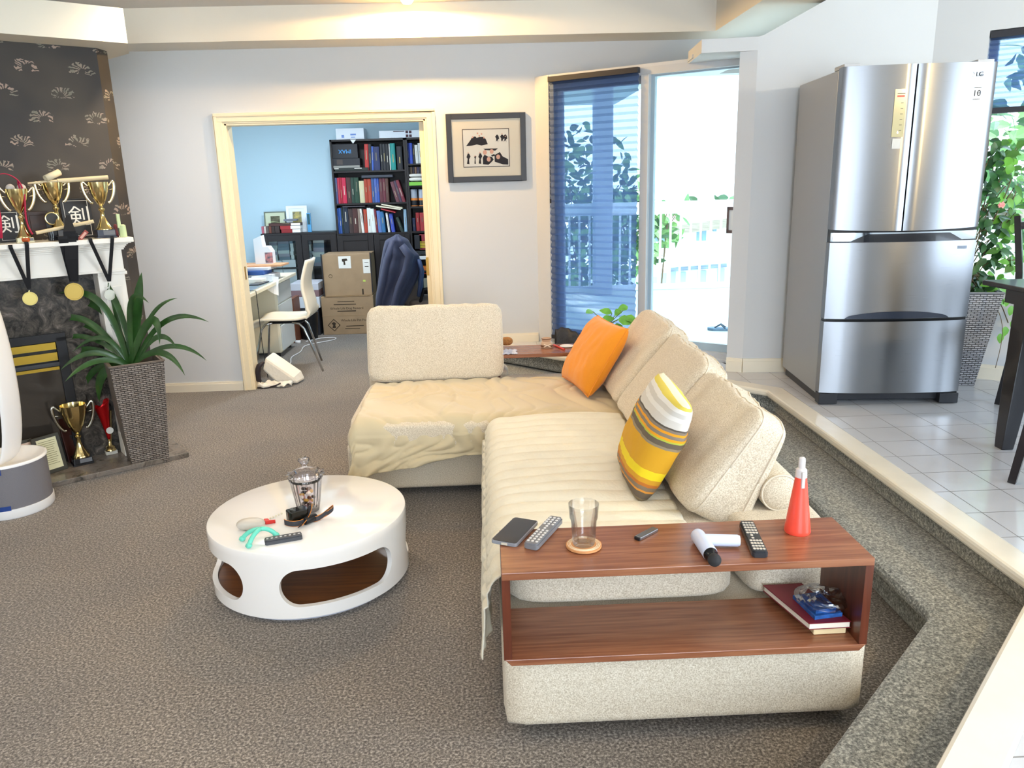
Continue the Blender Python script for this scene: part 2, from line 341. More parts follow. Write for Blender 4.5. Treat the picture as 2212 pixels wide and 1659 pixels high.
# unseen rest of the room: behind the camera, open windows let the sky in
f = MB(); f.box((-5.3, -3.6, 0), (-5.2, D, 2.8)); struct(f.build('wall_left', wall_w))
f = MB(); f.box((5, -3.6, 0), (5.1, 2.95, 1.0)); f.box((5, -3.6, 2.6), (5.1, 2.95, 4.1)); f.box((5, -3.6, 1), (5.1, -1.2, 2.6)); f.box((5, 2.2, 1), (5.1, 2.95, 2.6)); struct(f.build('wall_right', wall_w))
f = MB(); f.box((-5.3, -3.7, 0), (5.1, -3.6, .7)); f.box((-5.3, -3.7, 2.6), (5.1, -3.6, 4.1)); f.box((-5.3, -3.7, .7), (-.6, -3.6, 2.6)); f.box((2.4, -3.7, .7), (5.1, -3.6, 2.6)); struct(f.build('wall_front', wall_w))
# baseboards
def bb(name, a, b, z, h=.075, t=.014, side=1):
    a, b = Vector(a), Vector(b); u = (b-a).normalized(); M = frame((a.x, a.y, z), (u.x, u.y, 0)); L = (b-a).length
    g = MB(); g.prism([(0, 0), (0, 0), (L, 0), (L, 0)][:0] or [(0, -t), (L, -t), (L, 0), (0, 0)], 0, h*.8, M); g.prism([(0, -t*.6), (L, -t*.6), (L, 0), (0, 0)], h*.8, h, M)
    struct(g.build(name, trim_w))
bb('baseboard_back', (-4.6, D), (-1.97, D), 0); bb('baseboard_back', (-.33, D), (.405, D), .32, .07)
bb('baseboard_kitchen', (WB.x, WB.y), (WC.x, WC.y), .32, .09); bb('baseboard_kitchen', A_, (WB.x, WB.y), .32, .09)
bb('baseboard_window', (WC.x, WC.y), (4.9, WC.y+vd.y/vd.x*(4.9-WC.x)), .32, .09)

# ================================================================ DOOR 1: cased opening into the office
d1 = bpy.data.objects.new('door_1', None); C.objects.link(d1); d1.location = ((ox0+ox1)/2, D, 0); d1['_w'] = tuple(d1.location); struct(d1)
g = MB()
def casing_side(g, pts_in, ww):
    """steps of moulding around the opening: three nested frames"""
    for off, wid, th in ((0, .073, .012), (.012, .05, .020), (.052, .021, .027)):
        a0, a1 = off, off+wid
        g.box((ox0-a1, D-th, 0), (ox0-a0, D, oz+a0)); g.box((ox1+a0, D-th, 0), (ox1+a1, D, oz+a0)); g.box((ox0-a1, D-th, oz+a0), (ox1+a1, D, oz+a1))
casing_side(g, None, None); g.build('casing', mat('casing_cream', '#f2e4c3', .4), d1, bevel=.003)
g = MB(); g.box((ox0-.004, D-.005, 0), (ox0+.012, D+.125, oz)); g.box((ox1-.012, D-.005, 0), (ox1+.004, D+.125, oz)); g.box((ox0, D-.005, oz-.012), (ox1, D+.125, oz+.004)); g.build('jamb', MATS['casing_cream'], d1)
g = MB(); g.box((ox1-.05, D+.045, .02), (ox1-.011, D+.08, oz-.015)); pk = g.build('pocket_door', mat('door_ivory', '#eddfbe', .4), d1)
g = MB(); q = at_y(938, 575, D+.045); g.box((ox1-.05-.002, D+.042, q.z-.07), (ox1-.03, D+.046, q.z+.07)); g.box((ox1-.046, D+.038, q.z-.045), (ox1-.036, D+.043, q.z+.045)); g.build('latch', mat('aged_brass', '#b08948', .3, 1.), pk)
g = MB(); q = at_y(526, 590, D+.06); g.box((ox0+.012, D+.05, q.z-.05), (ox0+.016, D+.075, q.z+.05)); g.build('strike_plate', mat('aged_brass', '#b08948', .3, 1.), d1)

# ================================================================ WINDOW 1: patio door
p0 = Vector((.512, 6.004)); p1 = Vector((1.646, 5.177)); pd = (p1-p0).normalized(); pn = Vector((-pd.y, pd.x))
MP = frame((p0.x, p0.y, 0), (pd.x, pd.y, 0), (pn.x, pn.y, 0))
def onp(x, y, off=0.):
    q = at_plane(x, y, (p0.x+pn.x*off, p0.y+pn.y*off, 0), (pn.x, pn.y, 0)); return (q.xy-p0).dot(pd), q.z
alu = mat('aluminium_white', '#c9ccd0', .45, .2)
w1 = bpy.data.objects.new('window_1', None); C.objects.link(w1); w1.location = ((p0.x+p1.x)/2, (p0.y+p1.y)/2, .32); w1['_w'] = tuple(w1.location); struct(w1)
xm0, xm1 = onp(1383, 300)[0], onp(1400, 300)[0]; zt = 2.285; xe = 1.52
g = MB(); g.box((-.012, 0, .32), (.03, .1, zt), MP); g.box((0, 0, zt-.05), (xe, .1, zt), MP); g.box((0, 0, .32), (xe, .12, .375), MP); g.box((0, -.03, .32), (xe, .0, .335), MP); g.box((xe-.04, 0, .32), (xe, .1, zt), MP)
g.build('window_frame', alu, w1, bevel=.003)
g = MB(); g.box((xm0, -.004, .37), (xm1, .04, zt-.045), MP); g.build('mullion', alu, w1, bevel=.003)
g = MB(); g.box((.03, .03, .37), (.085, .06, zt-.045), MP); g.box((.085, .03, zt-.1), (xm0, .06, zt-.045), MP); g.box((.085, .03, .37), (xm0, .06, .44), MP); g.build('sash', mat('sash_grey', '#8f959c', .5), w1)
pane = glassmat('window_glass', (.97, 1, 1), .03)
g = MB(); g.box((.08, .042, .43), (xm0+.01, .048, zt-.09), MP); g.build('pane', pane, w1)
# sliding leaf on the right
g = MB(); g.box((xm1-.005, .045, .37), (xm1+.022, .085, zt-.045), MP); g.box((xm1+.022, .045, zt-.060), (xe-.04, .085, zt-.045), MP); g.box((xm1+.022, .045, .37), (xe-.04, .085, .43), MP); sl = g.build('sliding_sash', mat('sash_pale', '#a8bcc9', .4), w1)
g = MB(); g.box((xm1+.02, .06, .42), (xe-.04, .066, zt-.055), MP); g.build('sliding_pane', pane, w1)
# pleated blind
bl_m = bpy.data.materials.new('pleated_shade'); bl_m.use_nodes = True; nt = bl_m.node_tree; N, L = nt.nodes, nt.links; N.remove(N['Principled BSDF'])
tr = N.new('ShaderNodeBsdfTransparent'); tr.inputs[0].default_value = (.62, .74, .92, 1); df = N.new('ShaderNodeBsdfDiffuse'); df.inputs[0].default_value = (*lin('#4a5878'), 1); tl = N.new('ShaderNodeBsdfTranslucent'); tl.inputs[0].default_value = (*lin('#7088bd'), 1)
m1 = N.new('ShaderNodeMixShader'); m1.inputs[0].default_value = .55; m2 = N.new('ShaderNodeMixShader'); m2.inputs[0].default_value = .64
L.new(df.outputs[0], m1.inputs[1]); L.new(tl.outputs[0], m1.inputs[2]); L.new(tr.outputs[0], m2.inputs[1]); L.new(m1.outputs[0], m2.inputs[2]); L.new(m2.outputs[0], N['Material Output'].inputs[0])
bl_m2 = bl_m.copy(); bl_m2.name = 'pleat_baked_shading'; [n for n in bl_m2.node_tree.nodes if n.type == 'MIX_SHADER'][1].inputs[0].default_value = .77  # denser copy for alternate pleats, their shading put into the material
def blind(name, label, M, x0, x1, z0, z1, off, n, railm, group=None):
    t = thing(name, label, 'blind', tuple(M @ Vector(((x0+x1)/2, off, z0))))
    g = MB(); vs = []
    for i in range(n+1):
        z = z0+(z1-z0)*(i+(.28 if i % 2 else 0))/n if i < n else z1; y = off+(.009 if i % 2 else -.009); vs += [M @ Vector((x0, y, z)), M @ Vector((x1, y, z))]
    g.add(vs, [(2*i, 2*i+1, 2*i+3, 2*i+2) for i in range(n)]); g.m = [i % 2 for i in range(n)]; g.build('shade', [bl_m, bl_m2], t)
    g = MB(); g.box((x0, off-.02, z1), (x1, off+.02, z1+.035), M); g.build('head_rail', railm, t)
    g = MB(); g.box((x0, off-.015, z0-.03), (x1, off+.015, z0+.001), M); g.build('bottom_rail', railm, t)
    return t
dark_rail = mat('dark_rail', '#2b2c33', .5)
bt = blind('pleated_blind', 'dark blue translucent pleated blind lowered over the left patio pane', MP, .012, xm0-.004, .40, zt-.035, -.03, 76, dark_rail)
g = MB(); a = onp(1199, 190, -.06); b = onp(1200, 445, -.06)
pts = [MP @ Vector((.03, -.06, zt-.03-(zt-.03-1.43)*i/10)) for i in range(11)]; g.tube(pts, .0022, 5); g.tube([pts[-1], pts[-1]-Vector((0, 0, .03))], .006, 6); g.build('pull_cord', black_m, bt)

# ================================================================ WINDOW 2: kitchen window
w2 = bpy.data.objects.new('window_2', None); C.objects.link(w2); w2.location = tuple(MW @ Vector(((t0+t1)/2, 0, qz0))); w2['_w'] = tuple(w2.location); struct(w2)
g = MB(); wf = .045
g.box((t0, .05, qz0), (t0+wf, .11, wz1), MW); g.box((t1-wf, .05, qz0), (t1, .11, wz1), MW); g.box((t0, .05, wz1-wf), (t1, .11, wz1), MW); g.box((t0, .05, qz0), (t1, .11, qz0+wf), MW); g.box((t0, .05, 1.28), (t1, .11, 1.33), MW)
g.build('window_frame', white_p, w2)
g = MB(); g.box((t0-.02, -.02, qz0-.02), (t1+.02, .06, qz0), MW); g.build('window_sill', trim_w, w2, bevel=.004)
g = MB(); g.box((t0+.02, .07, qz0+.02), (t1-.02, .076, wz1-.02), MW); g.build('pane', pane, w2)
zb = at_plane(2131, 246, pw, nw).z
blind('pleated_blind', 'blue pleated blind half lowered over the window at the upper right', MW, t0+.005, t1-.01, zb+.03, wz1-.04, .02, 26, dark_rail)

# ================================================================ FIREPLACE WALL
FU = Vector((.804, .595)).normalized(); FN = Vector((FU.y, -FU.x)); FO = Vector((-2.194, 4.507))
MF = frame((FO.x, FO.y, 0), (FU.x, FU.y, 0), (-FN.x, -FN.y, 0))     # local x right along the wall, y into the wall
def onf(x, y, out=0.):
    q = at_plane(x, y, (FO.x+FN.x*out, FO.y+FN.y*out, 0), (FN.x, FN.y, 0)); return (q.xy-FO).dot(FU), q.z
wp = bpy.data.materials.new('floral_wallpaper'); wp.use_nodes = True; nt = wp.node_tree; N, L = nt.nodes, nt.links; P = N['Principled BSDF']; P.inputs['Roughness'].default_value = .6
geo = N.new('ShaderNodeNewGeometry'); dt = N.new('ShaderNodeVectorMath'); dt.operation = 'DOT_PRODUCT'; L.new(geo.outputs['Position'], dt.inputs[0]); dt.inputs[1].default_value = (FU.x, FU.y, 0)
sp = N.new('ShaderNodeSeparateXYZ'); L.new(geo.outputs['Position'], sp.inputs[0]); U0 = dt.outputs['Value']; V0 = sp.outputs[2]
cw, ch = .27, .128
row = mth(N, L, 'FLOOR', mth(N, L, 'MULTIPLY', V0, 1/ch))
sh = mth(N, L, 'FRACT', mth(N, L, 'MULTIPLY', row, .5))
uu = mth(N, L, 'ADD', mth(N, L, 'MULTIPLY', U0, 1/cw), mth(N, L, 'ADD', sh, mth(N, L, 'MULTIPLY', row, .07)))
fu_ = mth(N, L, 'MULTIPLY', mth(N, L, 'SUBTRACT', mth(N, L, 'FRACT', mth(N, L, 'ADD', uu, 50)), .5), cw)
fv_ = mth(N, L, 'MULTIPLY', mth(N, L, 'SUBTRACT', mth(N, L, 'FRACT', mth(N, L, 'MULTIPLY', V0, 1/ch)), .30), ch)
jn = N.new('ShaderNodeTexNoise'); jn.inputs['Scale'].default_value = 26; jn.inputs['Detail'].default_value = 2; L.new(geo.outputs['Position'], jn.inputs[0])
jj = mth(N, L, 'MULTIPLY', mth(N, L, 'SUBTRACT', jn.outputs[0], .5), .075)
rr = mth(N, L, 'ADD', mth(N, L, 'SQRT', mth(N, L, 'ADD', mth(N, L, 'MULTIPLY', fu_, fu_), mth(N, L, 'MULTIPLY', mth(N, L, 'MULTIPLY', fv_, fv_), 1.7))), jj)
an = mth(N, L, 'ARCTAN2', fv_, fu_)
ring = mth(N, L, 'MULTIPLY', mth(N, L, 'GREATER_THAN', rr, .024), mth(N, L, 'LESS_THAN', rr, .060))
petal = mth(N, L, 'GREATER_THAN', mth(N, L, 'SINE', mth(N, L, 'MULTIPLY_ADD', an, 13., mth(N, L, 'MULTIPLY', jn.outputs[0], 22.))), .0)
upper = mth(N, L, 'GREATER_THAN', mth(N, L, 'ADD', fv_, mth(N, L, 'MULTIPLY', jj, .6)), -.012)
msk = mth(N, L, 'MULTIPLY', mth(N, L, 'MULTIPLY', ring, petal), upper)
cn = N.new('ShaderNodeTexNoise'); cn.inputs['Scale'].default_value = 14; L.new(geo.outputs['Position'], cn.inputs[0]); cr_ = N.new('ShaderNodeValToRGB'); L.new(cn.outputs[0], cr_.inputs[0])
cr_.color_ramp.elements[0].position = .42; cr_.color_ramp.elements[0].color = (*lin('#807d6e'), 1); cr_.color_ramp.elements[1].position = .6; cr_.color_ramp.elements[1].color = (*lin('#ad9688'), 1)
gn = N.new('ShaderNodeTexNoise'); gn.inputs['Scale'].default_value = 2.2; L.new(geo.outputs['Position'], gn.inputs[0]); gr = N.new('ShaderNodeValToRGB'); L.new(gn.outputs[0], gr.inputs[0])
gr.color_ramp.elements[0].position = .4; gr.color_ramp.elements[0].color = (*lin('#2b2726'), 1); gr.color_ramp.elements[1].position = .65; gr.color_ramp.elements[1].color = (*lin('#443c33'), 1)
mx = N.new('ShaderNodeMix'); mx.data_type = 'RGBA'; L.new(mth(N, L, 'MULTIPLY', msk, .75), mx.inputs[0]); L.new(gr.outputs[0], mx.inputs[6]); L.new(cr_.outputs[0], mx.inputs[7]); L.new(mx.outputs[2], P.inputs['Base Color'])
f = MB(); f.prism([(-2.2, .15), (.20, .17), (.275, .255), (.26, .8), (-2.2, .8)], 0, 2.345, MF); struct(f.build('wall_fireplace', wp))
f = MB(); f.prism([(-2.2, -.057), (.3126, -.063), (.399, .281), (.30, .8), (-2.2, .8)], 2.345, 2.521, MF); struct(f.build('trim_3', mat('bulkhead_paint', '#e6e0d2', .85)))

# ================================================================ SOFA
def softbox(name, c, h, n, m, parent, **k):
    g = MB(); sg = k.pop('seg', 14); g.soft(c, h, n, seg=sg, **k); return g.build(name, m, parent, smooth=True, weld=1e-4)
sofa = thing('sectional_sofa', 'large cream woven L-shaped sectional sofa with four loose back cushions', 'sofa', (.5, 3.3, 0))
softbox('base', (.53, 2.755, .163), (.52, .85, .118), 40, fabric, sofa)
softbox('base', (.16, 4.31, .165), (.90, .56, .115), 40, fabric, sofa)
softbox('seat', (.39, 2.90, .365), (.375, .76, .085), 9, fabric, sofa, puff=.1)
softbox('seat', (.14, 4.17, .35), (.86, .49, .075), 9, fabric, sofa, puff=.1)
softbox('back_platform', (.925, 2.90, .385), (.15, .76, .10), 9, fabric, sofa)
softbox('back_platform', (-.31, 4.76, .36), (.43, .12, .09), 8, fabric, sofa)
for x, y in ((.1, 2.0), (.95, 2.0), (.1, 3.45), (.95, 3.5), (-.65, 3.85), (-.65, 4.75), (.9, 4.75)):
    g = MB(); g.lathe([(.02, 0), (.025, .055)], (x, y, 0), 12); g.build('leg', black_m, sofa, smooth=40)
def back_cushion(M, hw, hh, ht, seed, taper=0., wrinkle=.007):
    """local x width, y height, z thickness; seam tubes around both faces"""
    g = MB(); sg = 26; n = 10.
    def sh(p):
        k = sum(abs(t)**n for t in p)**(1/n); p = [t/k for t in p]
        q = Vector((p[0]*hw, p[1]*hh, p[2]*ht*(1+.16*((1-p[0]**2)*(1-p[1]**2)-.2))*(1-taper*(p[1]+1)/2)))
        top = max(0, p[1]-.55)/.45
        q.z += noise.noise(Vector((q.x*9+seed, q.y*3, seed)))*wrinkle*2; q.y += noise.noise(Vector((q.x*26+seed*3, 0, q.z*4)))*wrinkle*1.6*top + noise.noise(Vector((q.x*5+seed, 1, 0)))*wrinkle*1.6*top
        return q
    for ax in range(3):
        for sgn in (-1, 1):
            o = len(g.v); vs, fs = [], []
            for j in range(sg+1):
                for i in range(sg+1):
                    u = i/sg*2-1; v = j/sg*2-1; u = math.copysign(abs(u)**.85, u); v = math.copysign(abs(v)**.85, v)
                    p = [0, 0, 0]; p[ax] = sgn; p[(ax+1) % 3] = u*sgn; p[(ax+2) % 3] = v; vs.append(M @ sh(p))
            for j in range(sg):
                for i in range(sg): fs.append((j*(sg+1)+i, j*(sg+1)+i+1, (j+1)*(sg+1)+i+1, (j+1)*(sg+1)+i))
            g.add(vs, fs)
    o = g.build('back_cushion', fabric, sofa, smooth=True, weld=2e-4)
    pp = MB()
    for zs in (-.62, .62):
        path = []
        for i in range(73):
            a = 2*PI*i/72; ca, sa = math.cos(a), math.sin(a); k = (abs(ca)**9+abs(sa)**9)**(1/9); path.append(M @ (sh([ca/k, sa/k, zs])*1.004))
        pp.tube(path, .0035, 5)
    e = pp.build('piping', mat('piping_cream', '#ddd3c0', .8), o, smooth=True)
    return o
def lean(bottom, width_dir, tilt, face):
    """frame with x along width_dir, y up the tilted cushion, z out of its face; origin at the bottom centre"""
    wd_ = Vector(width_dir).normalized(); fc = Vector(face).normalized()
    up_ = (Vector((0, 0, 1))*math.cos(tilt) - fc*math.sin(tilt)).normalized(); out = wd_.cross(up_)
    return frame(bottom, wd_, up_, out)
def cush(bottom, wdir, tilt, face, hw, hh, ht, seed, taper=0.):
    M = lean(bottom, wdir, tilt, face) @ Matrix.Translation((0, hh, 0)); return back_cushion(M, hw, hh, ht, seed, taper)
# three along the right side, leaning away over the platform, and one upright at the far left
tl = math.radians(31)
cush((.715, 2.685, .435), (0, -1, 0), tl, (-1, 0, 0), .325, .205, .125, 1, .5)
cush((.705, 3.335, .435), (0, -1, 0), tl, (-1, 0, 0), .330, .222, .125, 2, .5)
cush((.70, 4.00, .43), (0, -1, 0), tl, (-1, 0, 0), .330, .235, .12, 3, .45)
cush((-.315, 4.55, .415), (1, 0, 0), math.radians(18), (0, -1, 0), .40, .225, .085, 4)
g = MB()
M = frame((.945, 0, .545), (1, 0, 0), (0, 0, 1), (0, 1, 0)); g.lathe([(.0, 2.35), (.045, 2.351), (.060, 2.357), (.066, 2.372), (.068, 2.6), (.068, 3.4), (.06, 3.44), (0, 3.45)], (0, 0, 0), 28, M, cap=False)
bo = g.build('bolster', fabric, sofa, smooth=50); g = MB(); g.tube([M @ Vector((.062*math.cos(a*PI/20), .062*math.sin(a*PI/20), 2.358)) for a in range(41)], .0035, 5); g.build('piping', MATS['piping_cream'], bo, smooth=True)

# ---------------------------------------------------------------- cloths on the sofa
quilt_m = mat('quilt_cotton', '#e9e3d0', .9, bump=.25, scale=90, var=.03, varscale=12)
def quilt():
    g = MB(); X1, X0, Y0, Y1, zt_, r = .63, .0, 2.05, 3.665, .452, .055
    def fn(u, v):
        s = u*1.02; y = Y0+v*(Y1-Y0)
        ch_ = abs(math.sin(y/.028+math.sin(s*9)*.25+noise.noise(Vector((s*4, y*3, 0)))*1.2))**.6*.010
        wv = noise.noise(Vector((s*5, y*5, 3)))*.004
        far = max(0, (y-3.60)/.065); dz = -far*far*.05 if far > 0 else 0
        top = X1-X0-r; bulge = .5*(1-math.cos(min(1, (X1-X0)/1)*2*PI*.0))
        crown = .012*math.sin(min(1, s/top)*PI) if s < top else 0
        if s < top: p = Vector((X1-s, y, zt_+ch_+wv+dz+crown))
        elif s < top+r*PI/2:
            a = (s-top)/r; p = Vector((X0+r-math.sin(a)*(r+ch_+.012), y, zt_-r+math.cos(a)*(r+ch_)+dz))
        else:
            h = s-top-r*PI/2; L_ = .22*max(.25, min(1, 1.15-.45*(y-2.05)/1.6))
            h *= L_/.36; p = Vector((X0-.014-ch_*1.5-.012*math.sin(y*21+h*8)*h/.2-(.012 if h > .05 else 0), y, zt_-r-h+dz))
        if y < 2.16: p.x -= 0; p.z -= 0
        return p
    g.grid(fn, 90, 300); return g.build('quilt', quilt_m, smooth=True, solid=.004, merge=False)
tag(quilt(), 'white channel-quilted cotton throw over the near sofa seat, draped over its left edge', 'quilt')
cover_m = mat('satin_cover', '#cfc09d', .6, sheen=.3, bump=.08, scale=30)
def cover():
    g = MB(); Xl, Xr, Yf, Yb, zt_, r = -.722, .70, 3.690, 4.47, .440, .07
    Ls = Yb-Yf-r
    def fn(u, v):
        x = Xl+u*(Xr-Xl); s = v*1.12; uu = (x-Xl)/(Xr-Xl)
        n1 = noise.noise(Vector((x*2.5, s*3, 5))); n2 = noise.noise(Vector((x*9+n1*3, s*3.5+n1*2, 9))); wr = (abs(n2)**.6)*.022+n1*.008
        rid = max(0, 1-abs(x+.18+.25*(s-.45)**2*4-.0)/.03)*.014 if .1 < s < .75 else 0
        hang = .085+.13*(1-uu)**2.2+.02*noise.noise(Vector((x*3, 0, 0)))
        if s < Ls: p = Vector((x, Yb-s, zt_+wr+rid*.8-.012*(1-math.sin(min(1, s/Ls)*PI))))
        elif s < Ls+r*PI/2:
            a = (s-Ls)/r; p = Vector((x, Yf+r-math.sin(a)*(r+wr), zt_-r+math.cos(a)*(r+wr)-.01))
        else:
            h = (s-Ls-r*PI/2)/(1.12-Ls-r*PI/2)*hang; fold = noise.noise(Vector((x*9, h*6+x*4, 2)))
            p = Vector((x-h*.12*(1-uu), Yf-.004-wr*1.2-abs(fold)*.05*h/.2-.03*h, zt_-r-.01-h))
        # left edge falls down the side
        e = max(0, -.665-x)
        if e > 0: k = e/.057; p.z -= k*k*.11*(1 if s < Ls else .6); p.x += k*.02-.012*k*math.sin(s*19)
        return p
    g.grid(fn, 170, 120); return g.build('sofa_cover', cover_m, smooth=True, solid=.003, merge=False)
tag(cover(), 'rumpled beige satin cover spread over the far chaise seat of the sofa', 'throw cover')

def pillow(name, M, hw, hh, ht, m, seed, wr=.006, pinch=.09, piping=None, parent=None, uvm=None):
    g = MB(); n = 34
    def sh(x, y, sg):
        k = max(0, (1-x*x)*(1-y*y)); t = ht*k**.36; e = 1-pinch*(1-abs(x)**2)*abs(y)**3; e2 = 1-pinch*(1-abs(y)**2)*abs(x)**3
        q = Vector((x*hw*e2, y*hh*e, sg*t)); w_ = noise.noise(Vector((x*2.2+seed, y*2.2, sg)))*wr+noise.noise(Vector((x*7+seed, y*3, sg*2)))*wr*.6
        q.z += w_*min(1, k*3); return M @ q
    for sg in (-1, 1):
        g.grid(lambda u, v: sh(u*2-1, v*2-1, sg), n, n)
    o = g.build(name, m, parent, smooth=True, weld=2e-4)
    if piping:
        pp = MB(); path = [(-1+2*i/20, -1) for i in range(20)]+[(1, -1+2*i/20) for i in range(20)]+[(1-2*i/20, 1) for i in range(20)]+[(-1, 1-2*i/20) for i in range(21)]
        pp.tube([sh(x, y, 1) for x, y in path], .004, 5); pp.build('piped_edge', piping, o, smooth=True)
    return o
orange = mat('orange_cotton', '#f0951c', .8, bump=.2, scale=260, sheen=.2)
# orange pillow: corner standing on the chaise, leaning to the right
Mo = frame((.585, 4.02, .617), Vector((.62, .34, .42)), None, (0, 0, 1))
oc = [at_y(1216, 815, 4.02), at_y(1271, 862, 3.86), at_y(1356, 728, 3.98), at_y(1300, 712, 4.2)]
ux = (oc[1]-oc[0])+(oc[2]-oc[3]); uy = (oc[3]-oc[0])+(oc[2]-oc[1]); cen = sum(oc, Vector())/4
P_A, P_B = Vector((.425, 4.39, .455)), Vector((.512, 3.91, .460))
ux = (P_B-P_A).normalized(); up_ = Vector((.21, -.06, .34)); up_ = (up_-ux*up_.dot(ux)*.6).normalized(); nz_ = ux.cross(up_).normalized()
Mo = frame((P_A+P_B)/2+up_*.205, ux, up_, nz_)
tag(pillow('throw_pillow', Mo, .245, .205, .085, orange, 3, .010, .05, orange), 'plain orange throw pillow leaning on the far back cushion', 'pillow')
# striped pillow
sm = bpy.data.materials.new('striped_cotton'); sm.use_nodes = True; nt = sm.node_tree; N, L = nt.nodes, nt.links; P = N['Principled BSDF']; P.inputs['Roughness'].default_value = .8
tc = N.new('ShaderNodeTexCoord'); sx = N.new('ShaderNodeSeparateXYZ'); L.new(tc.outputs['UV'], sx.inputs[0]); r = N.new('ShaderNodeValToRGB'); r.color_ramp.interpolation = 'CONSTANT'; L.new(sx.outputs[1], r.inputs[0]); e = r.color_ramp.elements
st = [(0, '#8c7d62'), (.05, '#6e6152'), (.11, '#e29a3c'), (.13, '#8a7a66'), (.17, '#c6772c'), (.20, '#d8a028'), (.25, '#f2d91f'), (.33, '#dca520'), (.56, '#97896f'), (.585, '#6a5f50'), (.63, '#b6c04a'), (.645, '#f2a91c'), (.67, '#8f8272'), (.70, '#f0a422'), (.725, '#8b8072'), (.75, '#5d554b'), (.765, '#dcd9d2'), (.83, '#ecebe6'), (.87, '#d5d3cc'), (.91, '#efeee9'), (.945, '#e3d25a'), (.975, '#f4efcf')]
while len(e) > 1: e.remove(e[0])
e[0].position = 0; e[0].color = (*lin(st[0][1]), 1)
for q, c in st[1:]: k = e.new(q); k.color = (*lin(c), 1)
L.new(r.outputs[0], P.inputs['Base Color'])
Ps = Vector((.527, 2.747, .465)); ux = Vector((-.05, -.99, 0)).normalized(); up_ = Vector((.12, -.15, .395)).normalized(); nz_ = ux.cross(up_).normalized()
Ms = frame(Ps+up_*.21, ux, up_, nz_)
sp_ = pillow('throw_pillow', Ms, .235, .22, .085, sm, 11, .008, .02)
uvl = sp_.data.uv_layers.new(name='UVMap'); Mi = Ms.inverted(); off0 = Vector(sp_['_w'])
for lp in sp_.data.loops:
    co = Mi @ (sp_.data.vertices[lp.vertex_index].co+off0); uvl.data[lp.index].uv = (co.x/.45+.5, min(.999, max(.001, co.y/.44+.5)))
tag(sp_, 'yellow, brown and white striped throw pillow leaning on the near back cushion', 'pillow')

# ---------------------------------------------------------------- open walnut side boxes on the sofa platforms
def side_box(loc, label):
    t = thing('side_table', label, 'side table', loc, 'walnut box tables set on the sofa base'); x, y, z = loc; hw, hd, h, th = .500, .133, .28, .022
    g = MB(); g.box((x-hw, y-hd, z+h-th), (x+hw, y+hd, z+h)); g.build('table_top', walnut, t, bevel=.002)
    g = MB(); g.prism([(x-hw+.02, z), (x+hw-.02, z), (x+hw-.002, z+th*.9), (x-hw+.002, z+th*.9)], y-hd, y+hd, Matrix(((1, 0, 0, 0), (0, 0, 1, 0), (0, 1, 0, 0), (0, 0, 0, 1)))); g.build('bottom_shelf', walnut, t, bevel=.002)
    wz = wood('walnut_upright', '#4f2415', '#6b3420', .35, 'z')
    for s in (-1, 1):
        g = MB(); xa = x+s*hw; g.box((min(xa, xa-s*th), y-hd+.002, z+th*.8), (max(xa, xa-s*th), y+hd-.002, z+h-th)); g.build('side_panel', wz, t)
    return t
side_box((.514, 1.993, .281), 'walnut open box table at the near end of the sofa, laden with remotes')
side_box((.545, 4.68, .281), 'walnut open box table at the far back corner of the sofa behind the chaise')

# ================================================================ COFFEE TABLE
cx, cy, R_, Hh = -.757, 2.98, .393, .285
ct = thing('coffee_table', 'round glossy white drum coffee table with rounded side openings', 'table', (cx, cy, 0))
gloss = mat('gloss_white', '#f4f2ef', .12, coat=.5)
g = MB(); thw = .02; z_lo, z_hi = .068, .216; rc = (z_hi-z_lo)/2; half = math.radians(34); halfarc = rc/R_
def opening(th):
    """opening lower and upper height at angle th, or None"""
    for c0 in (-61, -151, 29, 119):
        d = (th-math.radians(c0)+PI) % (2*PI)-PI
        if abs(d) < half:
            k = half-abs(d)
            if k >= halfarc: return z_lo, z_hi
            e_ = math.sqrt(max(0, 1-(1-k/halfarc)**2.0)); return (z_lo+z_hi)/2-rc*e_, (z_lo+z_hi)/2+rc*e_
    return None
ths = sorted(set([i*PI/90 for i in range(180)]+[(math.radians(c0)+sg*(half-halfarc*(1-math.cos(k*PI/28)))) % (2*PI) for c0 in (-61, -151, 29, 119) for sg in (-1, 1) for k in range(15)]))
def P_(r_, t_, z_): return (cx+r_*math.cos(t_), cy+r_*math.sin(t_), z_)
for i in range(len(ths)):
    a, b = ths[i], ths[(i+1) % len(ths)]; ma = (a+b)/2 if b > a else (a+b+2*PI)/2
    oa, ob, om = opening(a), opening(b), opening(ma)
    mid = (z_lo+z_hi)/2
    if om is None: spans = [(.03, .03, Hh-.03, Hh-.03)]
    else:
        la, ha = oa if oa else (mid, mid); lb, hb = ob if ob else (mid, mid)
        spans = [(.03, .03, la, lb), (ha, hb, Hh-.03, Hh-.03)]
        g.add([P_(R_, a, la), P_(R_, b, lb), P_(R_-thw, b, lb), P_(R_-thw, a, la)], [(0, 1, 2, 3)]); g.add([P_(R_, a, ha), P_(R_, b, hb), P_(R_-thw, b, hb), P_(R_-thw, a, ha)], [(0, 1, 2, 3)])
    for za, zb2, ya, yb2 in spans:
        for rr_ in (R_, R_-thw): g.add([P_(rr_, a, za), P_(rr_, b, zb2), P_(rr_, b, yb2), P_(rr_, a, ya)], [(0, 1, 2, 3)])
g.lathe([(R_, Hh-.03), (R_, Hh-.006), (R_-.002, Hh-.002), (R_-.006, Hh), (0, Hh)], (cx, cy, 0), 180, cap=False); g.lathe([(R_-thw, Hh-.03), (0, Hh-.03)], (cx, cy, 0), 120, cap=False); g.lathe([(R_-.0, .03), (R_, .022), (R_-.03, .021)], (cx, cy, 0), 180, cap=False)
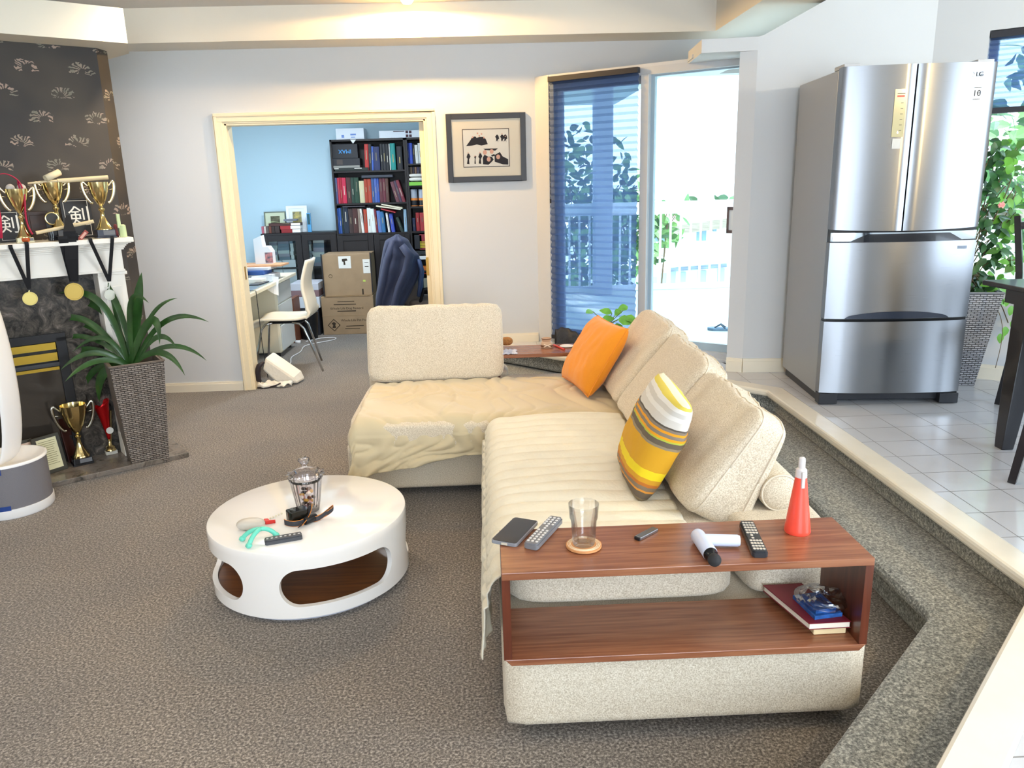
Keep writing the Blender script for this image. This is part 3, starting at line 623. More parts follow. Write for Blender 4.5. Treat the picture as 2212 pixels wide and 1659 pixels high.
g.build('drum', gloss, ct, smooth=35, weld=1e-5)
g = MB(); g.lathe([(R_-.03, 0), (R_-.022, .022), (R_-.03, .022)], (cx, cy, 0), 90); g.build('plinth', mat('plinth_grey_white', '#d9dce8', .4), ct, smooth=35)
g = MB(); g.lathe([(R_-thw-.001, .045), (R_-thw-.001, .058)], (cx, cy, 0), 90); g.build('inner_shelf', wood('inner_walnut', '#5a3113', '#7b4a22', .35, 'x'), ct)

# ---------------------------------------------------------------- things on the coffee table
TZ = Hh
def remote(name, label, a, b, w_, h_, m, btn, rows, cols, z, group='remote controls', tipz=0.):
    """bar from a to b on height z with a grid of buttons"""
    a, b = Vector((*a, z)), Vector((*b, z)); u = (b-a).normalized(); L = (b-a).length; M = frame(a, u)
    t = thing(name, label, 'remote control', tuple((a+b)/2), group)
    g = MB(); g.prism(rrect(0, -w_/2, L, w_/2, w_*.18), .003, h_*.75, M); g.prism(rrect(.003, -w_/2+.004, L-.003, w_/2-.004, w_*.15), 0, .003, M); g.prism(rrect(.002, -w_/2+.003, L-.002, w_/2-.003, w_*.15), h_*.75, h_, M); g.build('casing', m, t)
    g = MB()
    for i in range(rows):
        for j in range(cols):
            x = L*(.08+.84*i/(rows-1)); y = w_*(-.3+.6*j/max(1, cols-1)) if cols > 1 else 0
            if rows > 8 and i in (rows//2, rows//2+1) and cols > 2 and j != 1: continue
            g.prism(rrect(x-.004, y-.0035, x+.004, y+.0035, .002, 2), h_, h_+.0015, M)
    g.build('buttons', btn, t); return t, M, L
a_, b_ = at_z(572, 1176, TZ), at_z(653, 1162, TZ)
remote('remote_control', 'slim dark remote control on the white coffee table', a_.xy, b_.xy, .036, .02, mat('remote_dark', '#43454a', .4), mat('button_pale', '#c9c9c9', .5), 8, 1, TZ)
# cut-glass jar
jc = at_z(667, 1103, TZ); jx, jy = jc.x, jc.y
cut = glassmat('cut_glass', (.97, .96, .99), .10, .9)
JS = 1.24
jar = thing('candy_jar', 'cut-glass candy jar with scalloped lid on the coffee table', 'jar', (jx, jy, TZ))
rf = lambda a, z: 1+.045*abs(math.sin(a*9))
g = MB(); jr = lambda pr: [(r_*1.0, z_) for r_, z_ in pr]
g.lathe([(r_*JS, z_*JS) for r_, z_ in [(.028, 0), (.034, .004), (.038, .03), (.045, .075), (.049, .108), (.053, .116), (.050, .118), (.045, .106), (.041, .075), (.034, .03), (.028, .01), (0, .008)]], (jx, jy, TZ), 72, cap=False, rad=rf); g.lathe([(0, 0), (.028*JS, 0)], (jx, jy, TZ), 72, cap=False, rad=rf)
g.build('jar_body', cut, jar, smooth=True)
g = MB(); sc2 = lambda a, z: 1+(.06*math.cos(a*11) if z > .14 and z < .168 else .02*abs(math.sin(a*9)))
g.lathe([(r_*JS, z_*JS) for r_, z_ in [(.046, .119), (.058, .128), (.060, .131), (.050, .131), (.040, .138), (.022, .148), (.009, .152), (.007, .160), (.015, .170), (.019, .178), (.016, .182), (0, .183)]], (jx, jy, TZ), 88, cap=False, rad=sc2)
g.build('lid', cut, jar, smooth=True)
cands = [mat('candy_brown', '#5b3420', .5), mat('candy_pink', '#e3a49a', .5), mat('candy_gold', '#d9a441', .4), mat('candy_cream', '#f3e6cf', .5), mat('candy_dark', '#261815', .4)]
for i in range(26):
    a = random.random()*6.28; r_ = random.random()**.6*.030; z_ = TZ+.016+.0030*i; g = MB(); M = Matrix.Translation((jx+r_*math.cos(a), jy+r_*math.sin(a), z_)) @ Matrix.Rotation(random.random()*3, 4, 'Z') @ Matrix.Rotation(random.random(), 4, 'X')
    g.soft((0, 0, 0), (.011, .007, .006), 3, M, seg=4); o = g.build('candy', cands[i % 5], smooth=True); tag(o, 'small wrapped candy inside the cut-glass jar', 'candy', 'candies in the glass jar')
# head torch with elastic strap
ht = at_z(650, 1130, TZ); hx, hy = ht.x, ht.y
tt = thing('head_torch', 'black head torch tangled with its orange-edged grey elastic strap', 'head torch', (hx, hy, TZ))
strap = mat('elastic_grey', '#3b3c42', .8); edge = mat('strap_orange', '#e08b34', .7)
g = MB(); Mt = frame((hx-.012, hy+.006, TZ+.022), Vector((.8, .5, 0))); g.prism(rrect(-.040, -.024, .040, .024, .012), -.020, .036, Mt); g.build('lamp_body', mat('lamp_black', '#16140f', .15), tt, bevel=.003)
g = MB(); g.prism(arc2(-.016, .0, .012, 0, 2*PI, 20)[:-1], .036, .041, Mt); g.prism(arc2(.014, .0, .010, 0, 2*PI, 20)[:-1], .036, .041, Mt); g.build('lens', mat('lens_chrome', '#8f8d86', .1, .8), tt)
g = MB(); Mb = frame((hx+.038, hy+.0, TZ+.016), Vector((.6, .7, 0))); g.lathe([(.0, -.028), (.015, -.028), (.016, -.02), (.016, .02), (.013, .028), (0, .028)], (0, 0, 0), 20, Mb @ Matrix.Rotation(PI/2, 4, 'Y'), cap=False); g.build('battery_pack', black_p, tt, smooth=40)
def band(path, w_, name_par, up=(0, 0, 1)):
    P = [Vector(p) for p in path]; g = MB(); ge = MB(); vs = []
    for i, p in enumerate(P): vs += [p, p+Vector(up)*w_]
    n_ = len(P); g.add(vs, [(2*i, 2*i+1, 2*i+3, 2*i+2) for i in range(n_-1)]); o = g.build('strap', strap, name_par, solid=.002, merge=False)
    for s in (0, 1): ge.tube([p+Vector(up)*w_*s for p in P], .0013, 5)
    ge.build('strap_edge', edge, o, smooth=True); return o
band(bez((hx-.06, hy-.012, TZ+.002), (hx-.03, hy-.045, TZ+.002), (hx+.01, hy-.04, TZ+.002), (hx+.02, hy-.01, TZ+.004), 14), .022, tt)
band(bez((hx+.00, hy-.05, TZ+.003), (hx+.015, hy-.02, TZ+.012), (hx+.028, hy+.02, TZ+.03), (hx+.02, hy+.05, TZ+.045), 10), .022, tt, (.8, -.3, .5))
band(bez((hx+.045, hy-.0, TZ+.003), (hx+.08, hy+.0, TZ+.003), (hx+.09, hy+.05, TZ+.012), (hx+.115, hy+.075, TZ+.02), 12), .02, tt)
band(bez((hx+.115, hy+.075, TZ+.02), (hx+.12, hy+.06, TZ+.015), (hx+.085, hy+.04, TZ+.003), (hx+.06, hy+.015, TZ+.003), 12), .018, tt)
# teal rubber toy: an arch with three feet
te = mat('teal_rubber', '#6fd8c0', .35); q = [at_z(*p, TZ+.004) for p in ((524, 1168), (538, 1183), (597, 1160))]; top = at_z(562, 1143, TZ+.045)
g = MB()
for p in q:
    g.tube(bez(top, top.lerp(p, .4)+Vector((0, 0, .02)), top.lerp(p, .8)+Vector((0, 0, .02)), p+Vector((0, 0, .008)), 8), .0085, 10); g.lathe([(0, -.005), (.009, -.004), (.013, .003), (.009, .011), (0, .014)], p+Vector((0, 0, .005)), 12, cap=False)
tag(g.build('rubber_toy', te, smooth=True), 'turquoise wavy rubber toy with blob feet beside the slim remote', 'toy')
q = at_z(543, 1143, TZ); g = MB(); g.soft((q.x, q.y, TZ+.022), (.055, .032, .022), 2.2, Matrix.Identity(4), seg=8); tag(g.build('computer_mouse', mat('pearl_grey', '#c9c3b8', .35), smooth=True), 'pale grey rounded mouse on the coffee table behind the turquoise toy', 'mouse')
q = at_z(580, 1131, TZ); g = MB(); Mr = frame((q.x, q.y, TZ), Vector((1, -.35, 0))); g.prism([(-.02, -.004), (-.003, -.012), (.02, .006), (.026, .006), (.024, .013), (.003, .004), (-.012, .016), (-.024, .010)], .001, .014, Mr); tag(g.build('plastic_clip', mat('red_plastic', '#d8322a', .35)), 'small red plastic clip lying by the black head torch', 'clip')
g = MB(); qs = [at_z(578+i*6, 1122-i*2.6, TZ+.004) for i in range(6)]
for q in qs: g.lathe([(0, -.004), (.0035, -.002), (.0035, .002), (0, .004)], q, 10, cap=False)
tag(g.build('bead_string', mat('pearl_cream', '#e9e3c8', .2), smooth=True), 'short string of pale beads lying behind the red clip', 'beads')

# ================================================================ THINGS ON THE NEAR SIDE BOX
BZ = .561
c4 = [at_z(*p, BZ+.004) for p in ((1063, 1168), (1112, 1184), (1162, 1131), (1113, 1120))]
cen = sum(c4, Vector())/4; u = (c4[1]-c4[0]); v = (c4[2]-c4[1]); Lx, Ly = ((c4[1]-c4[0]).length+(c4[2]-c4[3]).length)/2, ((c4[2]-c4[1]).length+(c4[3]-c4[0]).length)/2
ph = thing('phone', 'large dark-screened phone in a clear case at the left end of the walnut box', 'phone', (cen.x, cen.y, BZ))
M = frame((cen.x, cen.y, BZ+.001), v)
g = MB(); g.prism(rrect(-Ly/2, -Lx/2, Ly/2, Lx/2, .010), 0, .010, M); g.build('clear_case', mat('case_clear', '#b9bcc6', .12, trans=.5), ph, bevel=.001)
g = MB(); g.prism(rrect(-Ly/2+.003, -Lx/2+.003, Ly/2-.003, Lx/2-.003, .008), .0102, .0112, M); g.build('screen', mat('phone_screen', '#2b2c33', .12, coat=.3), ph)
g = MB(); g.box((-Ly/2-.002, -.012, .002), (-Ly/2+.004, .006, .008), M); g.build('charging_plug', mat('plug_beige', '#cfc5b4', .5), ph)
a, b = at_z(1146, 1188, BZ), at_z(1202, 1128, BZ)
remote('remote_control', 'grey remote control lying slanted between the phone and the glass', a.xy, b.xy, .043, .020, mat('remote_grey', '#77787c', .35), mat('button_white', '#d9d8d6', .5), 12, 3, BZ)
a, b = at_z(1612, 1138, BZ), at_z(1642, 1206, BZ)
r2, M2, L2 = remote('remote_control', 'black remote with crowded pale keys beside the massage gun', a.xy, b.xy, .042, .020, mat('remote_black', '#2a2c31', .3), mat('button_cream', '#d6cfc2', .5), 11, 4, BZ)
# glass on its coaster
gc = at_z(1261, 1181, BZ); gx, gy = gc.x, gc.y
co = thing('coaster', 'round cork coaster with a light rim under the drinking glass', 'coaster', (gx, gy, BZ))
g = MB(); g.lathe([(0, 0), (.044, 0), (.050, .003), (.050, .008), (.046, .009), (.0, .009)], (gx, gy, BZ), 48, cap=False); g.build('disc', mat('cork', '#c98d5a', .7, var=.1), co, smooth=40)
g = MB()
for r_ in (.036, .040, .044): g.lathe([(r_, .009), (r_+.001, .0102), (r_+.002, .009)], (gx, gy, BZ), 48, cap=False)
g.build('rings', mat('coaster_ring', '#e9d8b8', .6), co, smooth=True)
gz = BZ+.0105; hg = at_y(1258, 1088, gy).z-gz
clear = glassmat('clear_glass', (.98, .98, .98), .04, .6)
g = MB(); fac = lambda a, z: (1-.035*(abs((a*10/(2*PI)) % 1-.5)*2)**2) if .008 < z < hg*.62 else 1
po = [(0, 0), (.030, 0), (.032, .004), (.034, hg*.3), (.0365, hg*.6), (.0395, hg*.66), (.0425, hg), (.0412, hg), (.038, hg*.66), (.0345, hg*.58), (.0315, .016), (.028, .011), (0, .010)]
g.lathe(po, (gx, gy, gz), 60, cap=False, rad=fac); tag(g.build('drinking_glass', clear, smooth=35), 'tall empty faceted drinking glass standing on the coaster', 'glass')
# small metal lighter
a, b = at_z(1378, 1166, BZ), at_z(1416, 1146, BZ); M = frame(a, b-a); L = (b-a).length
lt = thing('lighter', 'small brushed metal lighter lying alone in the middle of the walnut box', 'lighter', tuple((a+b)/2))
g = MB(); g.prism(rrect(0, -.011, L, .011, .004), .0, .010, M); g.build('body', mat('lighter_metal', '#9a9ea3', .3, 1.), lt, bevel=.002); g = MB(); g.prism(rrect(-.006, -.010, 0, .010, .003), .001, .009, M); g.build('cap', black_p, lt)
# massage gun
lil = mat('massager_white', '#ccd6ee', .35); a, b = at_z(1508, 1158, BZ+.02), at_z(1534, 1196, BZ+.02); cdir = (b-a).normalized(); k1, k2 = at_z(1520, 1166, BZ+.02), at_z(1598, 1168, BZ+.02)
mg = thing('massage_gun', 'white massage gun with a black ball head lying on the walnut box', 'massage gun', tuple((a+b)/2))
Mx = frame(a, cdir) @ Matrix.Rotation(PI/2, 4, 'Y'); L = (b-a).length
g = MB(); g.lathe([(0, -.018), (.012, -.016), (.019, -.008), (.0205, .0), (.0205, L), (.019, L+.004)], (0, 0, 0), 28, Mx, cap=False); g.build('barrel', lil, mg, smooth=40)
hd = (k2-k1); My = frame(k1, hd) @ Matrix.Rotation(PI/2, 4, 'Y'); g = MB(); g.lathe([(0, 0), (.0165, .001), (.0165, hd.length-.006), (.014, hd.length), (0, hd.length+.001)], (0, 0, 0), 24, My, cap=False); g.build('handle', lil, mg, smooth=40)
g = MB(); g.lathe([(.0195, L+.003), (.0195, L+.006), (.012, L+.016), (.008, L+.022)], (0, 0, 0), 24, Mx, cap=False); g.build('collar', mat('gloss_black', '#101114', .08), mg, smooth=40)
g = MB(); g.lathe([(0, L+.018)]+[(.018*math.sin(i*PI/12), L+.036-.018*math.cos(i*PI/12)) for i in range(1, 12)]+[(0, L+.054)], (0, 0, 0), 24, Mx, cap=False); g.build('ball_head', mat('foam_black', '#2a2a2c', .85), mg, smooth=True)
# red spray bottle
bc = at_z(1722, 1148, BZ); bx, by = bc.x, bc.y; hb = at_y(1735, 987, by).z-BZ
sb = thing('spray_bottle', 'coral-red conical spray bottle with a clear cap', 'bottle', (bx, by, BZ))
g = MB(); H1 = hb*.74; g.lathe([(0, 0), (.035, 0), (.037, .004), (.036, .012), (.016, H1), (.0, H1)], (bx, by, BZ), 40, cap=False); g.build('bottle_body', mat('coral_plastic', '#f0503c', .35, coat=.3), sb, smooth=40)
fro = mat('frosted_clear', '#f1eeee', .25, trans=.35)
g = MB(); g.lathe([(.0165, H1), (.015, H1+hb*.10), (.0095, H1+hb*.12), (.0095, hb-.012), (.0085, hb-.003), (.004, hb), (0, hb)], (bx, by, BZ), 28, cap=False); g.build('cap', fro, sb, smooth=40)
g = MB(); g.box((bx-.006, by-.022, BZ+H1-.028), (bx+.004, by-.014, BZ+H1+.02)); g.build('trigger', fro, sb, bevel=.002)
# stack in the lower compartment
SZ = .281+.0205
q = at_z(1757, 1372, SZ); qr = at_z(1828, 1369, SZ); M = frame((q.x, q.y, SZ), Vector((1, .02, 0))); wd_ = (qr-q).length
g = MB(); g.box((0, 0, 0), (wd_, .16, .022), M); tag(g.build('cream_box', mat('cream_card', '#e6cfa2', .7), bevel=.003), 'flat cream box at the bottom of the stack in the walnut box', 'box')
rb = thing('book', 'wine-red hardback book lying in the lower compartment of the walnut box', 'book', (q.x, q.y, SZ+.022)); M = frame((q.x-.018, q.y-.008, SZ+.0222), Vector((1, .02, 0)))
w_ = wd_+.026; g = MB(); sk = Matrix(((1, -.22, 0, 0), (0, 1, 0, 0), (0, 0, 1, 0), (0, 0, 0, 1))); Mk = M @ sk
g.box((0, 0, .018), (w_, .22, .0205), Mk); g.box((0, 0, 0), (w_, .22, .0018), Mk); g.build('cover', mat('wine_red', '#7b1f2c', .45), rb); g = MB(); g.box((.003, .002, .0018), (w_-.002, .218, .018), Mk); g.build('pages', mat('page_white', '#f3ead9', .8), rb)
M3 = M @ Matrix.Translation((.022, .015, .0208)) @ Matrix.Rotation(.12, 4, 'Z')
g = MB(); g.box((0, 0, 0), (.085, .12, .012), M3); g.box((.008, .01, .012), (.07, .09, .024), M3); bb_ = g.build('card_game_box', mat('box_blue', '#2d5fa6', .4, var=.25, varscale=60), bevel=.001)
tag(bb_, 'small blue printed box lying on the wine-red book', 'box')
bagm = glassmat('clear_film', (.93, .93, .95), .05, .6)
g = MB(); Mb = M @ Matrix.Translation((.065, .075, .0215))
def bagf(u, v):
    a = u*2*PI; r_ = math.sin(min(1, v*1.02)*PI*.5); n_ = noise.noise(Vector((math.cos(a)*2, math.sin(a)*2, v*5)))
    return Mb @ Vector((math.cos(a)*.072*r_*(1+.18*n_), math.sin(a)*.075*r_*(1+.18*n_), .028+.024*math.cos(v*PI*.5)+.012*n_*(1-v)))
g.grid(bagf, 30, 14, closeu=True); tag(g.build('plastic_bag', bagm, smooth=False, solid=.0006), 'crinkled clear plastic bag over the blue box', 'bag')

# ================================================================ BEHIND THE CHAISE
def T2(x, y): return at_z(x, y, BZ)
q = T2(1181, 750); cj = thing('candle', 'small beige candle jar with a tied ribbon on the far walnut box', 'candle', (q.x, q.y, BZ))
hj = at_y(1181, 730, q.y).z-BZ
g = MB(); g.lathe([(0, 0), (.034, 0), (.037, .008), (.037, hj*.45), (.030, hj*.62), (.027, hj*.68), (.030, hj*.75), (.030, hj), (.025, hj), (.025, hj*.85), (0, hj*.85)], (q.x, q.y, BZ), 28, cap=False); g.build('jar', mat('wax_beige', '#d9b795', .3, trans=.15), cj, smooth=40)
g = MB(); g.lathe([(.0375, hj*.12), (.039, hj*.2), (.0375, hj*.3)], (q.x, q.y, BZ), 28, cap=False); g.lathe([(.031, hj*.9), (.033, hj*.96), (.031, hj*1.0)], (q.x, q.y, BZ), 28, cap=False); g.build('band', mat('band_brown', '#7a5238', .5), cj, smooth=True)
g = MB(); g.tube([(q.x-.02, q.y-.034, BZ+hj*.15), (q.x, q.y-.041, BZ+hj*.3), (q.x+.02, q.y-.034, BZ+hj*.15)], .003, 6); g.tube([(q.x-.02, q.y-.034, BZ+hj*.42), (q.x, q.y-.041, BZ+hj*.3), (q.x+.022, q.y-.033, BZ+hj*.4)], .003, 6); g.build('ribbon', mat('ribbon_cream', '#f1ddc4', .7), cj)
a, b = T2(1196, 747), T2(1219, 757); g = MB(); g.tube([a+Vector((0, 0, .006)), b+Vector((0, 0, .006))], .006, 8); tag(g.build('pen', mat('pen_red', '#d6382f', .35), smooth=40), 'red pen lying between the candle and the saucer', 'pen')
q = T2(1224, 749); g = MB(); g.lathe([(0, 0), (.03, 0), (.044, .006), (.042, .0075), (.028, .003), (0, .003)], (q.x, q.y, BZ), 32, cap=False); tag(g.build('saucer', mat('saucer_cream', '#f1e8da', .25), smooth=True), 'small cream saucer on the far walnut box', 'saucer')
q = T2(1096, 752); g = MB(); g.soft((q.x-.005, q.y+.02, BZ+.040), (.040, .03, .026), 2.3, None, seg=8, nz=.003); tag(g.build('bread_roll', mat('crust', '#a8743f', .85, bump=.6, scale=120, var=.2), smooth=True), 'brown fuzzy ball of wool resting on the patterned cloth', 'wool ball')
bpy.data.objects['bread_roll'].name = 'wool_ball'
g = MB(); q0_ = T2(1100, 764)
g.grid(lambda u, v: Vector((q0_.x-.06+u*.105+.006*math.sin(v*9), q0_.y-.035+v*.10, BZ+.004+.016*abs(noise.noise(Vector((u*4, v*4, 1))))+.004*v)), 20, 16)
tag(g.build('patterned_cloth', mat('cloth_print', '#eceaf2', .85, col2='#b9bfd8', scale=120), smooth=True, solid=.002), 'small white and blue patterned cloth at the left of the candle', 'cloth')
# potted plant peeking over the orange pillow
leafg = mat('leaf_fresh', '#6fae4a', .4, var=.2, varscale=20, spec=.4); leafy = mat('leaf_yellowing', '#a8b63a', .45)
def ovate(g, p, d, n_, L, W, mi=0, curl=.15):
    d = Vector(d).normalized(); n_ = Vector(n_); n_ = (n_-d*n_.dot(d)).normalized(); s = d.cross(n_); p = Vector(p); prof = [(0, 0), (.12, .55), (.35, 1), (.65, .8), (.88, .35), (1, 0)]; o = []
    for t, w_ in prof:
        c_ = p+d*(L*t)-n_*(curl*L*t*t); o.append((c_-s*W/2*w_+n_*W*.08*w_, c_, c_+s*W/2*w_+n_*W*.08*w_))
    vs = [q for r_ in o for q in r_]; fs = []
    for i in range(5): fs += [(3*i, 3*i+1, 3*i+4, 3*i+3), (3*i+1, 3*i+2, 3*i+5, 3*i+4)]
    g.add(vs, fs, mi)
px0 = Vector((.735, 4.93, .561-.0))
pp = thing('potted_plant', 'young green leafy plant behind the orange pillow and far back cushion', 'plant', (.74, 4.74, .561))
g = MB(); g.lathe([(0, 0), (.038, 0), (.052, .085), (.055, .09), (.050, .09), (.046, .08), (0, .08)], (.74, 4.74, BZ), 28, cap=False); g.build('pot', mat('pot_white', '#e9e6e0', .3), pp, smooth=40)
g = MB(); gs = MB(); cP = Vector((.74, 4.74, BZ+.08))
for tipx, tipy, L, W in ((1280, 672, .07, .045), (1300, 690, .08, .05), (1322, 676, .08, .05), (1340, 668, .07, .045), (1356, 662, .07, .05), (1310, 705, .07, .05), (1335, 690, .10, .07), (1290, 706, .06, .05), (1328, 712, .08, .06), (1350, 684, .08, .06), (1345, 704, .08, .06)):
    t = at_y(tipx, tipy, 4.72+random.uniform(-.05, .05)); st_ = cP.lerp(t, .35)+Vector((0, 0, .03)); gs.tube(bez(cP, cP+Vector((0, 0, .05)), st_, t, 6), .0025, 5)
    ovate(g, t, (random.uniform(-1, 1), random.uniform(-.6, .2), random.uniform(-.2, .4)), (random.uniform(-.3, .3), -.8, .6), L, W)
t = at_y(1276, 700, 4.72); ovate(g, t, (-.15, -.1, -1), (0, -1, .1), .09, .075, 1)
g.build('foliage', [leafg, leafy], pp, smooth=True); gs.build('stems', mat('stem_green', '#5c7a3c', .5), pp, smooth=True)
# black bag behind, on the tiles by the blind
g = MB(); b0, b1 = at_z(1196, 742, .32), at_z(1300, 742, .32)
def bagm_(u, v):
    x = .52+u*.48; yb = 5.86-.60*u; prof = .17*max(.25, 1-abs(u-.12)*1.1 if u > .12 else .75+u*2)
    a = v*PI; rr_ = 1+.12*noise.noise(Vector((u*6, v*4, 0)))
    return Vector((x+.05*math.cos(a)*0, yb+.10*math.cos(a)*rr_, .322+prof*math.sin(a)*rr_+.006*math.sin(u*60+v*6)))
g.grid(bagm_, 50, 22); tag(g.build('black_bag', mat('nylon_black', '#26262b', .5, bump=.3, scale=40), smooth=True, merge=False), 'slumped black fabric bag on the tiles under the dark blue blind', 'bag')

# ================================================================ FRAMED PICTURE
fp = thing('framed_picture', 'black-framed collage of family photographs hanging right of the office doorway', 'picture', (.038, D, 1.57))
xa, xb, za, zb_ = -.2585, .335, 1.568, 2.060
g = MB(); y0, y1 = D-.028, D-.001; bw = .040
g.box((xa, y0, za), (xa+bw, y1, zb_)); g.box((xb-bw, y0, za), (xb, y1, zb_)); g.box((xa+bw, y0, zb_-bw), (xb-bw, y1, zb_)); g.box((xa+bw, y0, za), (xb-bw, y1, za+bw)); g.build('frame', mat('frame_black', '#26262b', .4), fp, bevel=.002)
g = MB(); g.box((xa+bw, y0+.012, za+bw), (xb-bw, y1, zb_-bw)); g.build('mat_board', mat('mat_cream', '#ddd5c4', .8), fp)
ia, ib, ja, jb = -.135, .205, 1.680, 1.945
g = MB(); g.box((ia-.005, y0+.0105, ja-.005), (ib+.005, y0+.012, jb+.005)); g.build('inner_line', mat('line_dark', '#3a3030', .6), fp)
g = MB(); g.box((ia, y0+.009, ja), (ib, y0+.0108, jb)); g.build('print_sheet', mat('print_pale', '#dcd9d0', .7), fp)
blk = mat('photo_black', '#26242a', .7); skin = mat('photo_skin', '#d2a492', .7)
def IP(u, v): return (ia+u*(ib-ia), ja+v*(jb-ja))
def blob(g, pts, yy): g.face([(IP(u, v)[0], yy, IP(u, v)[1]) for u, v in pts])
def disc(g, u, v, r_, yy): c_ = IP(u, v); g.face([(c_[0]+r_*math.cos(a), yy, c_[1]+r_*1.15*math.sin(a)) for a in [i*PI/6 for i in range(12)]])
yb_ = y0+.0086
g = MB()
blob(g, [(.06, .56), (.16, .72), (.20, .80), (.27, .82), (.30, .78), (.36, .80), (.45, .80), (.50, .74), (.54, .60), (.40, .57), (.30, .60), (.18, .57)], yb_)
for u0, s in ((.10, 1), (.25, .55), (.36, 1)): blob(g, [(u0-.035*s, .08), (u0-.015*s, .22), (u0-.04*s, .26), (u0-.01*s, .36*(.6+.4*s)), (u0+.02*s, .36*(.6+.4*s)), (u0+.05*s, .28), (u0+.015*s, .2), (u0+.02*s, .07)], yb_)
for u0 in (.75, .86, .93): blob(g, [(u0-.03, .66), (u0-.02, .74), (u0-.045, .80), (u0, .86), (u0+.03, .82), (u0+.045, .74), (u0+.015, .72), (u0+.02, .64), (u0, .70)], yb_)
blob(g, [(.44, .48), (.76, .48), (.70, .42), (.48, .44)], yb_); blob(g, [(.42, .24), (.46, .32), (.54, .26), (.62, .26), (.66, .18), (.60, .10), (.54, .04), (.42, .06)], yb_); blob(g, [(.68, .12), (.68, .30), (.80, .38), (.86, .26), (.98, .18), (.98, .03), (.86, .04)], yb_); blob(g, [(.60, .30), (.68, .33), (.69, .28), (.63, .26)], yb_)
g.build('figures', blk, fp, merge=False)
g = MB()
for u0, v0 in ((.21, .80), (.32, .90), (.36, .83), (.41, .88), (.46, .78), (.10, .38), (.25, .29), (.36, .38), (.86, .87), (.93, .80)): disc(g, u0, v0, .006 if v0 > .6 and u0 < .6 else .004, yb_-.0004)
for u0, v0 in ((.47, .38), (.62, .40), (.55, .19), (.76, .25)): disc(g, u0, v0, .015, yb_-.0004)
g.build('faces', skin, fp, merge=False)
g = MB(); g.box((xa+bw, y0+.004, za+bw), (xb-bw, y0+.0045, zb_-bw)); g.build('glazing', glassmat('picture_glass', (1, 1, 1), -.02), fp)

# ================================================================ RECESSED LAMP
lamp = thing('ceiling_downlight', 'glowing recessed downlight in the ceiling above the office doorway', 'light', (-.455, 5.60, 2.74))
g = MB(); g.lathe([(.045, 2.752), (.062, 2.752), (.064, 2.7595), (.045, 2.7595)], (-.455, 5.60, 0), 32, cap=False); g.build('trim_ring', white_p, lamp, smooth=40)
g = MB(); g.lathe([(.045, 2.757), (.042, 2.73), (.028, 2.712), (0, 2.706)], (-.455, 5.60, 0), 32, cap=False); g.build('bulb', mat('bulb_glow', '#ffd38a', .5, emit=9), lamp)

# ================================================================ FIREPLACE
def FP(x, out, z): return MF @ Vector((x, -out, z))
fpl = thing('fireplace', 'white-mantel granite fireplace with brass louvres on the dark floral wall', 'fireplace', tuple(FP(-.9, .1, 0)))
mw = mat('mantel_white', '#efebe2', .45)
g = MB(); g.box((-2.1, -.02, 1.122), (.135, .15, 1.262), MF); g.box((-2.1, -.026, 1.122), (.14, .15, 1.135), MF); g.build('frieze', mw, fpl, bevel=.002)
g = MB()
for i, (o_, z0, z1) in enumerate(((.03, 1.245, 1.256), (.042, 1.256, 1.266), (.055, 1.266, 1.275), (.07, 1.275, 1.283), (.098, 1.283, 1.289), (.12, 1.289, 1.315))):
    g.box((-2.1, -o_, z0), (.135+o_*.42, .15, z1), MF)
g.build('mantel_shelf', mw, fpl, bevel=.003)
g = MB(); g.box((-.004, 0, .03), (.138, .16, 1.13), MF); g.box((.022, -.004, .2), (.112, .0, 1.04), MF); g.box((-.004, -.012, 1.105), (.150, .1, 1.122), MF); g.box((-.010, -.014, .03), (.144, .1, .16), MF); g.build('pilaster', mw, fpl, bevel=.002)
g = MB(); g.box((-2.1, .13, .03), (-1.25, .155, 1.13), MF); g.box((-.197, .13, .03), (.0, .155, 1.13), MF); g.box((-1.25, .13, .794), (-.197, .155, 1.13), MF); g.build('granite_surround', granite_m, fpl)
g = MB(); g.box((-2.1, -.207, 0), (.30, .15, .03), MF); g.build('hearth_slab', hearth_m, fpl, bevel=.004)
ins = mat('insert_black', '#17171a', .35)
g = MB(); g.box((-1.25, .115, .745), (-.197, .15, .794), MF); g.box((-.250, .115, .03), (-.197, .15, .77), MF); g.box((-1.25, .12, .03), (-.25, .15, .185), MF); g.box((-1.25, .145, .18), (-.25, .15, .75), MF); io = g.build('insert_frame', ins, fpl, bevel=.002)
for z0, z1 in ((.702, .742), (.638, .684), (.583, .601)):
    g = MB(); g.box((-1.25, .122, z0), (-.253, .135, z1), MF); g.build('brass_louvre', brass, fpl)
g = MB(); g.box((-1.25, .118, .606), (-.25, .13, .628), MF); g.build('vent_bar', mat('vent_grey', '#4a4c50', .3, .5), fpl)
g = MB(); g.box((-1.24, .130, .185), (-.25, .135, .59), MF); g.build('firebox_glass', mat('firebox_glass', '#3a3530', .08, coat=.6), fpl)

